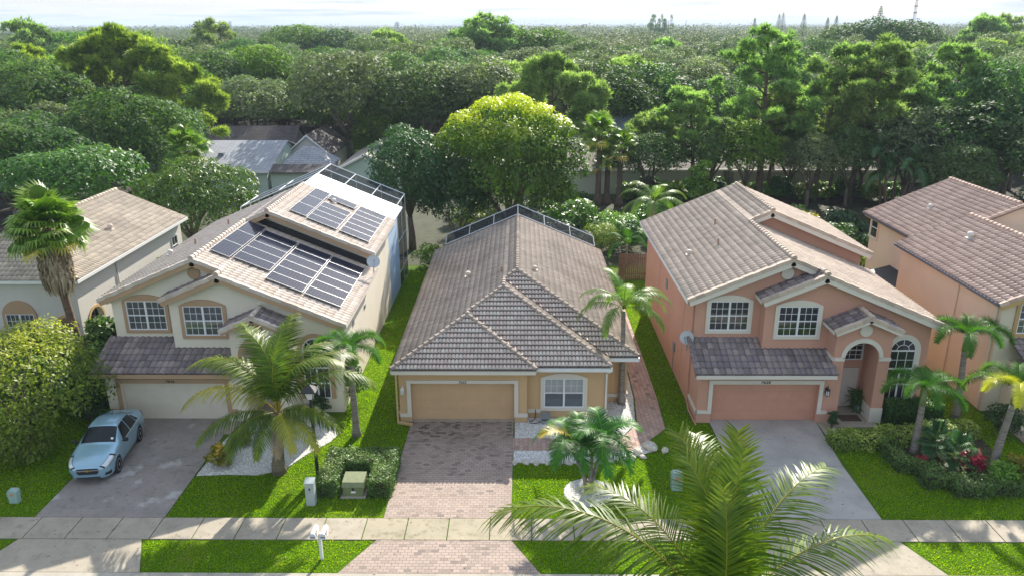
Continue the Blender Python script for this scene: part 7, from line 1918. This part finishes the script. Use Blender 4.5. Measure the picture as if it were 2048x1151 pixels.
# ------------------------------------------------------------------ light, air, sky, camera
SUN_EL, SUN_AZ = R(31), R(15)      # azimuth from +Y towards +X
sd = Vector((math.sin(SUN_AZ)*math.cos(SUN_EL), math.cos(SUN_AZ)*math.cos(SUN_EL), math.sin(SUN_EL)))
sl = bpy.data.lights.new('sun', 'SUN'); sl.energy = 3.9; sl.angle = R(.53); sl.color = (1,.935,.83)
so = bpy.data.objects.new('sun', sl); COL.objects.link(so); so.rotation_euler = sd.to_track_quat('Z', 'Y').to_euler()
W_ = bpy.data.worlds.new('World'); SC.world = W_; W_.use_nodes = True
nt = W_.node_tree; nt.nodes.clear()
out = nt.nodes.new('ShaderNodeOutputWorld'); bg = nt.nodes.new('ShaderNodeBackground')
sky = nt.nodes.new('ShaderNodeTexSky'); sky.sky_type = 'NISHITA'; sky.sun_disc = False; sky.sun_elevation = SUN_EL; sky.sun_rotation = SUN_AZ
sky.altitude = 0; sky.air_density = 1.0; sky.dust_density = 1.2; sky.ozone_density = 1.5
tc = nt.nodes.new('ShaderNodeTexCoord'); sp = nt.nodes.new('ShaderNodeSeparateXYZ'); nt.links.new(tc.outputs['Generated'], sp.inputs[0])
# clouds on a layer: project the view direction on a high plane
mx = N(nt, 'ShaderNodeMath', operation='MAXIMUM'); mx.inputs[1].default_value = .004; nt.links.new(sp.outputs[2], mx.inputs[0])
ad = N(nt, 'ShaderNodeMath', operation='ADD'); ad.inputs[1].default_value = .035; nt.links.new(mx.outputs[0], ad.inputs[0])
dx = N(nt, 'ShaderNodeMath', operation='DIVIDE'); nt.links.new(sp.outputs[0], dx.inputs[0]); nt.links.new(ad.outputs[0], dx.inputs[1])
dy = N(nt, 'ShaderNodeMath', operation='DIVIDE'); nt.links.new(sp.outputs[1], dy.inputs[0]); nt.links.new(ad.outputs[0], dy.inputs[1])
cb = nt.nodes.new('ShaderNodeCombineXYZ'); nt.links.new(dx.outputs[0], cb.inputs[0]); nt.links.new(dy.outputs[0], cb.inputs[1])
nz = noise(nt, cb.outputs[0], .22, 7, .6)


ccol = ramp(nt, nz, [(.36,(1.1,1.6,2.4)),(.44,(1.65,2.05,2.6)),(.50,(2.4,2.48,2.6)),(.57,(2.2,2.28,2.4)),(.66,(2.1,2.25,2.5))])
fd = N(nt, 'ShaderNodeMapRange', interpolation_type='SMOOTHSTEP'); fd.inputs[1].default_value = .10; fd.inputs[2].default_value = .35; fd.inputs[3].default_value = .93; fd.inputs[4].default_value = .6
nt.links.new(sp.outputs[2], fd.inputs[0]); fm_ = fd
cm_ = cmix(nt, fm_.outputs[0], sky.outputs[0], ccol)
nt.links.new(cm_, bg.inputs[0]); bg.inputs[1].default_value = .15
nt.links.new(bg.outputs[0], out.inputs[0])

hz = MB(); hz.box(-5400,5400,-60,8500,-1.2,48)
ho = hz.build('haze', None); 
m, nt, out = newmat('haze_air'); pv_ = nt.nodes.new('ShaderNodeVolumePrincipled'); pv_.inputs['Color'].default_value = (.72,.84,1,1); pv_.inputs['Density'].default_value = .00022; pv_.inputs['Anisotropy'].default_value = .0
nt.links.new(pv_.outputs[0], out.inputs['Volume']); ho.data.materials.append(m); ho['kind'] = 'stuff'; ho['label'] = 'thin bluish haze in the air over the whole view'; ho['category'] = 'haze'

cam = bpy.data.cameras.new('camera'); co = bpy.data.objects.new('camera', cam); COL.objects.link(co)
cam.sensor_width = 36; cam.sensor_fit = 'HORIZONTAL'; cam.lens = 36*1550/2048; cam.clip_end = 20000; cam.clip_start = .5
co.location = (0,0,17.7)
pitch = math.atan(526.5/1550); yaw = R(.6); roll = R(.17)
fw = Vector((-math.sin(yaw)*math.cos(pitch), math.cos(yaw)*math.cos(pitch), -math.sin(pitch)))
rt_ = Vector((math.cos(yaw), math.sin(yaw), 0)); upv = rt_.cross(fw)
r2 = math.cos(roll)*rt_-math.sin(roll)*upv; u2 = math.sin(roll)*rt_+math.cos(roll)*upv
co.rotation_euler = Matrix((r2, u2, -fw)).transposed().to_euler()
SC.camera = co
vs = SC.view_settings; vs.view_transform = 'Standard'; vs.look = 'None'; vs.exposure = 1.3; vs.gamma = 1; vs.use_curve_mapping = False
SC.render.resolution_x = 1024; SC.render.resolution_y = 575
SC.cycles.volume_bounces = 0; SC.cycles.max_bounces = 6; SC.cycles.transparent_max_bounces = 10; SC.cycles.diffuse_bounces = 3; SC.cycles.glossy_bounces = 3; SC.cycles.transmission_bounces = 3
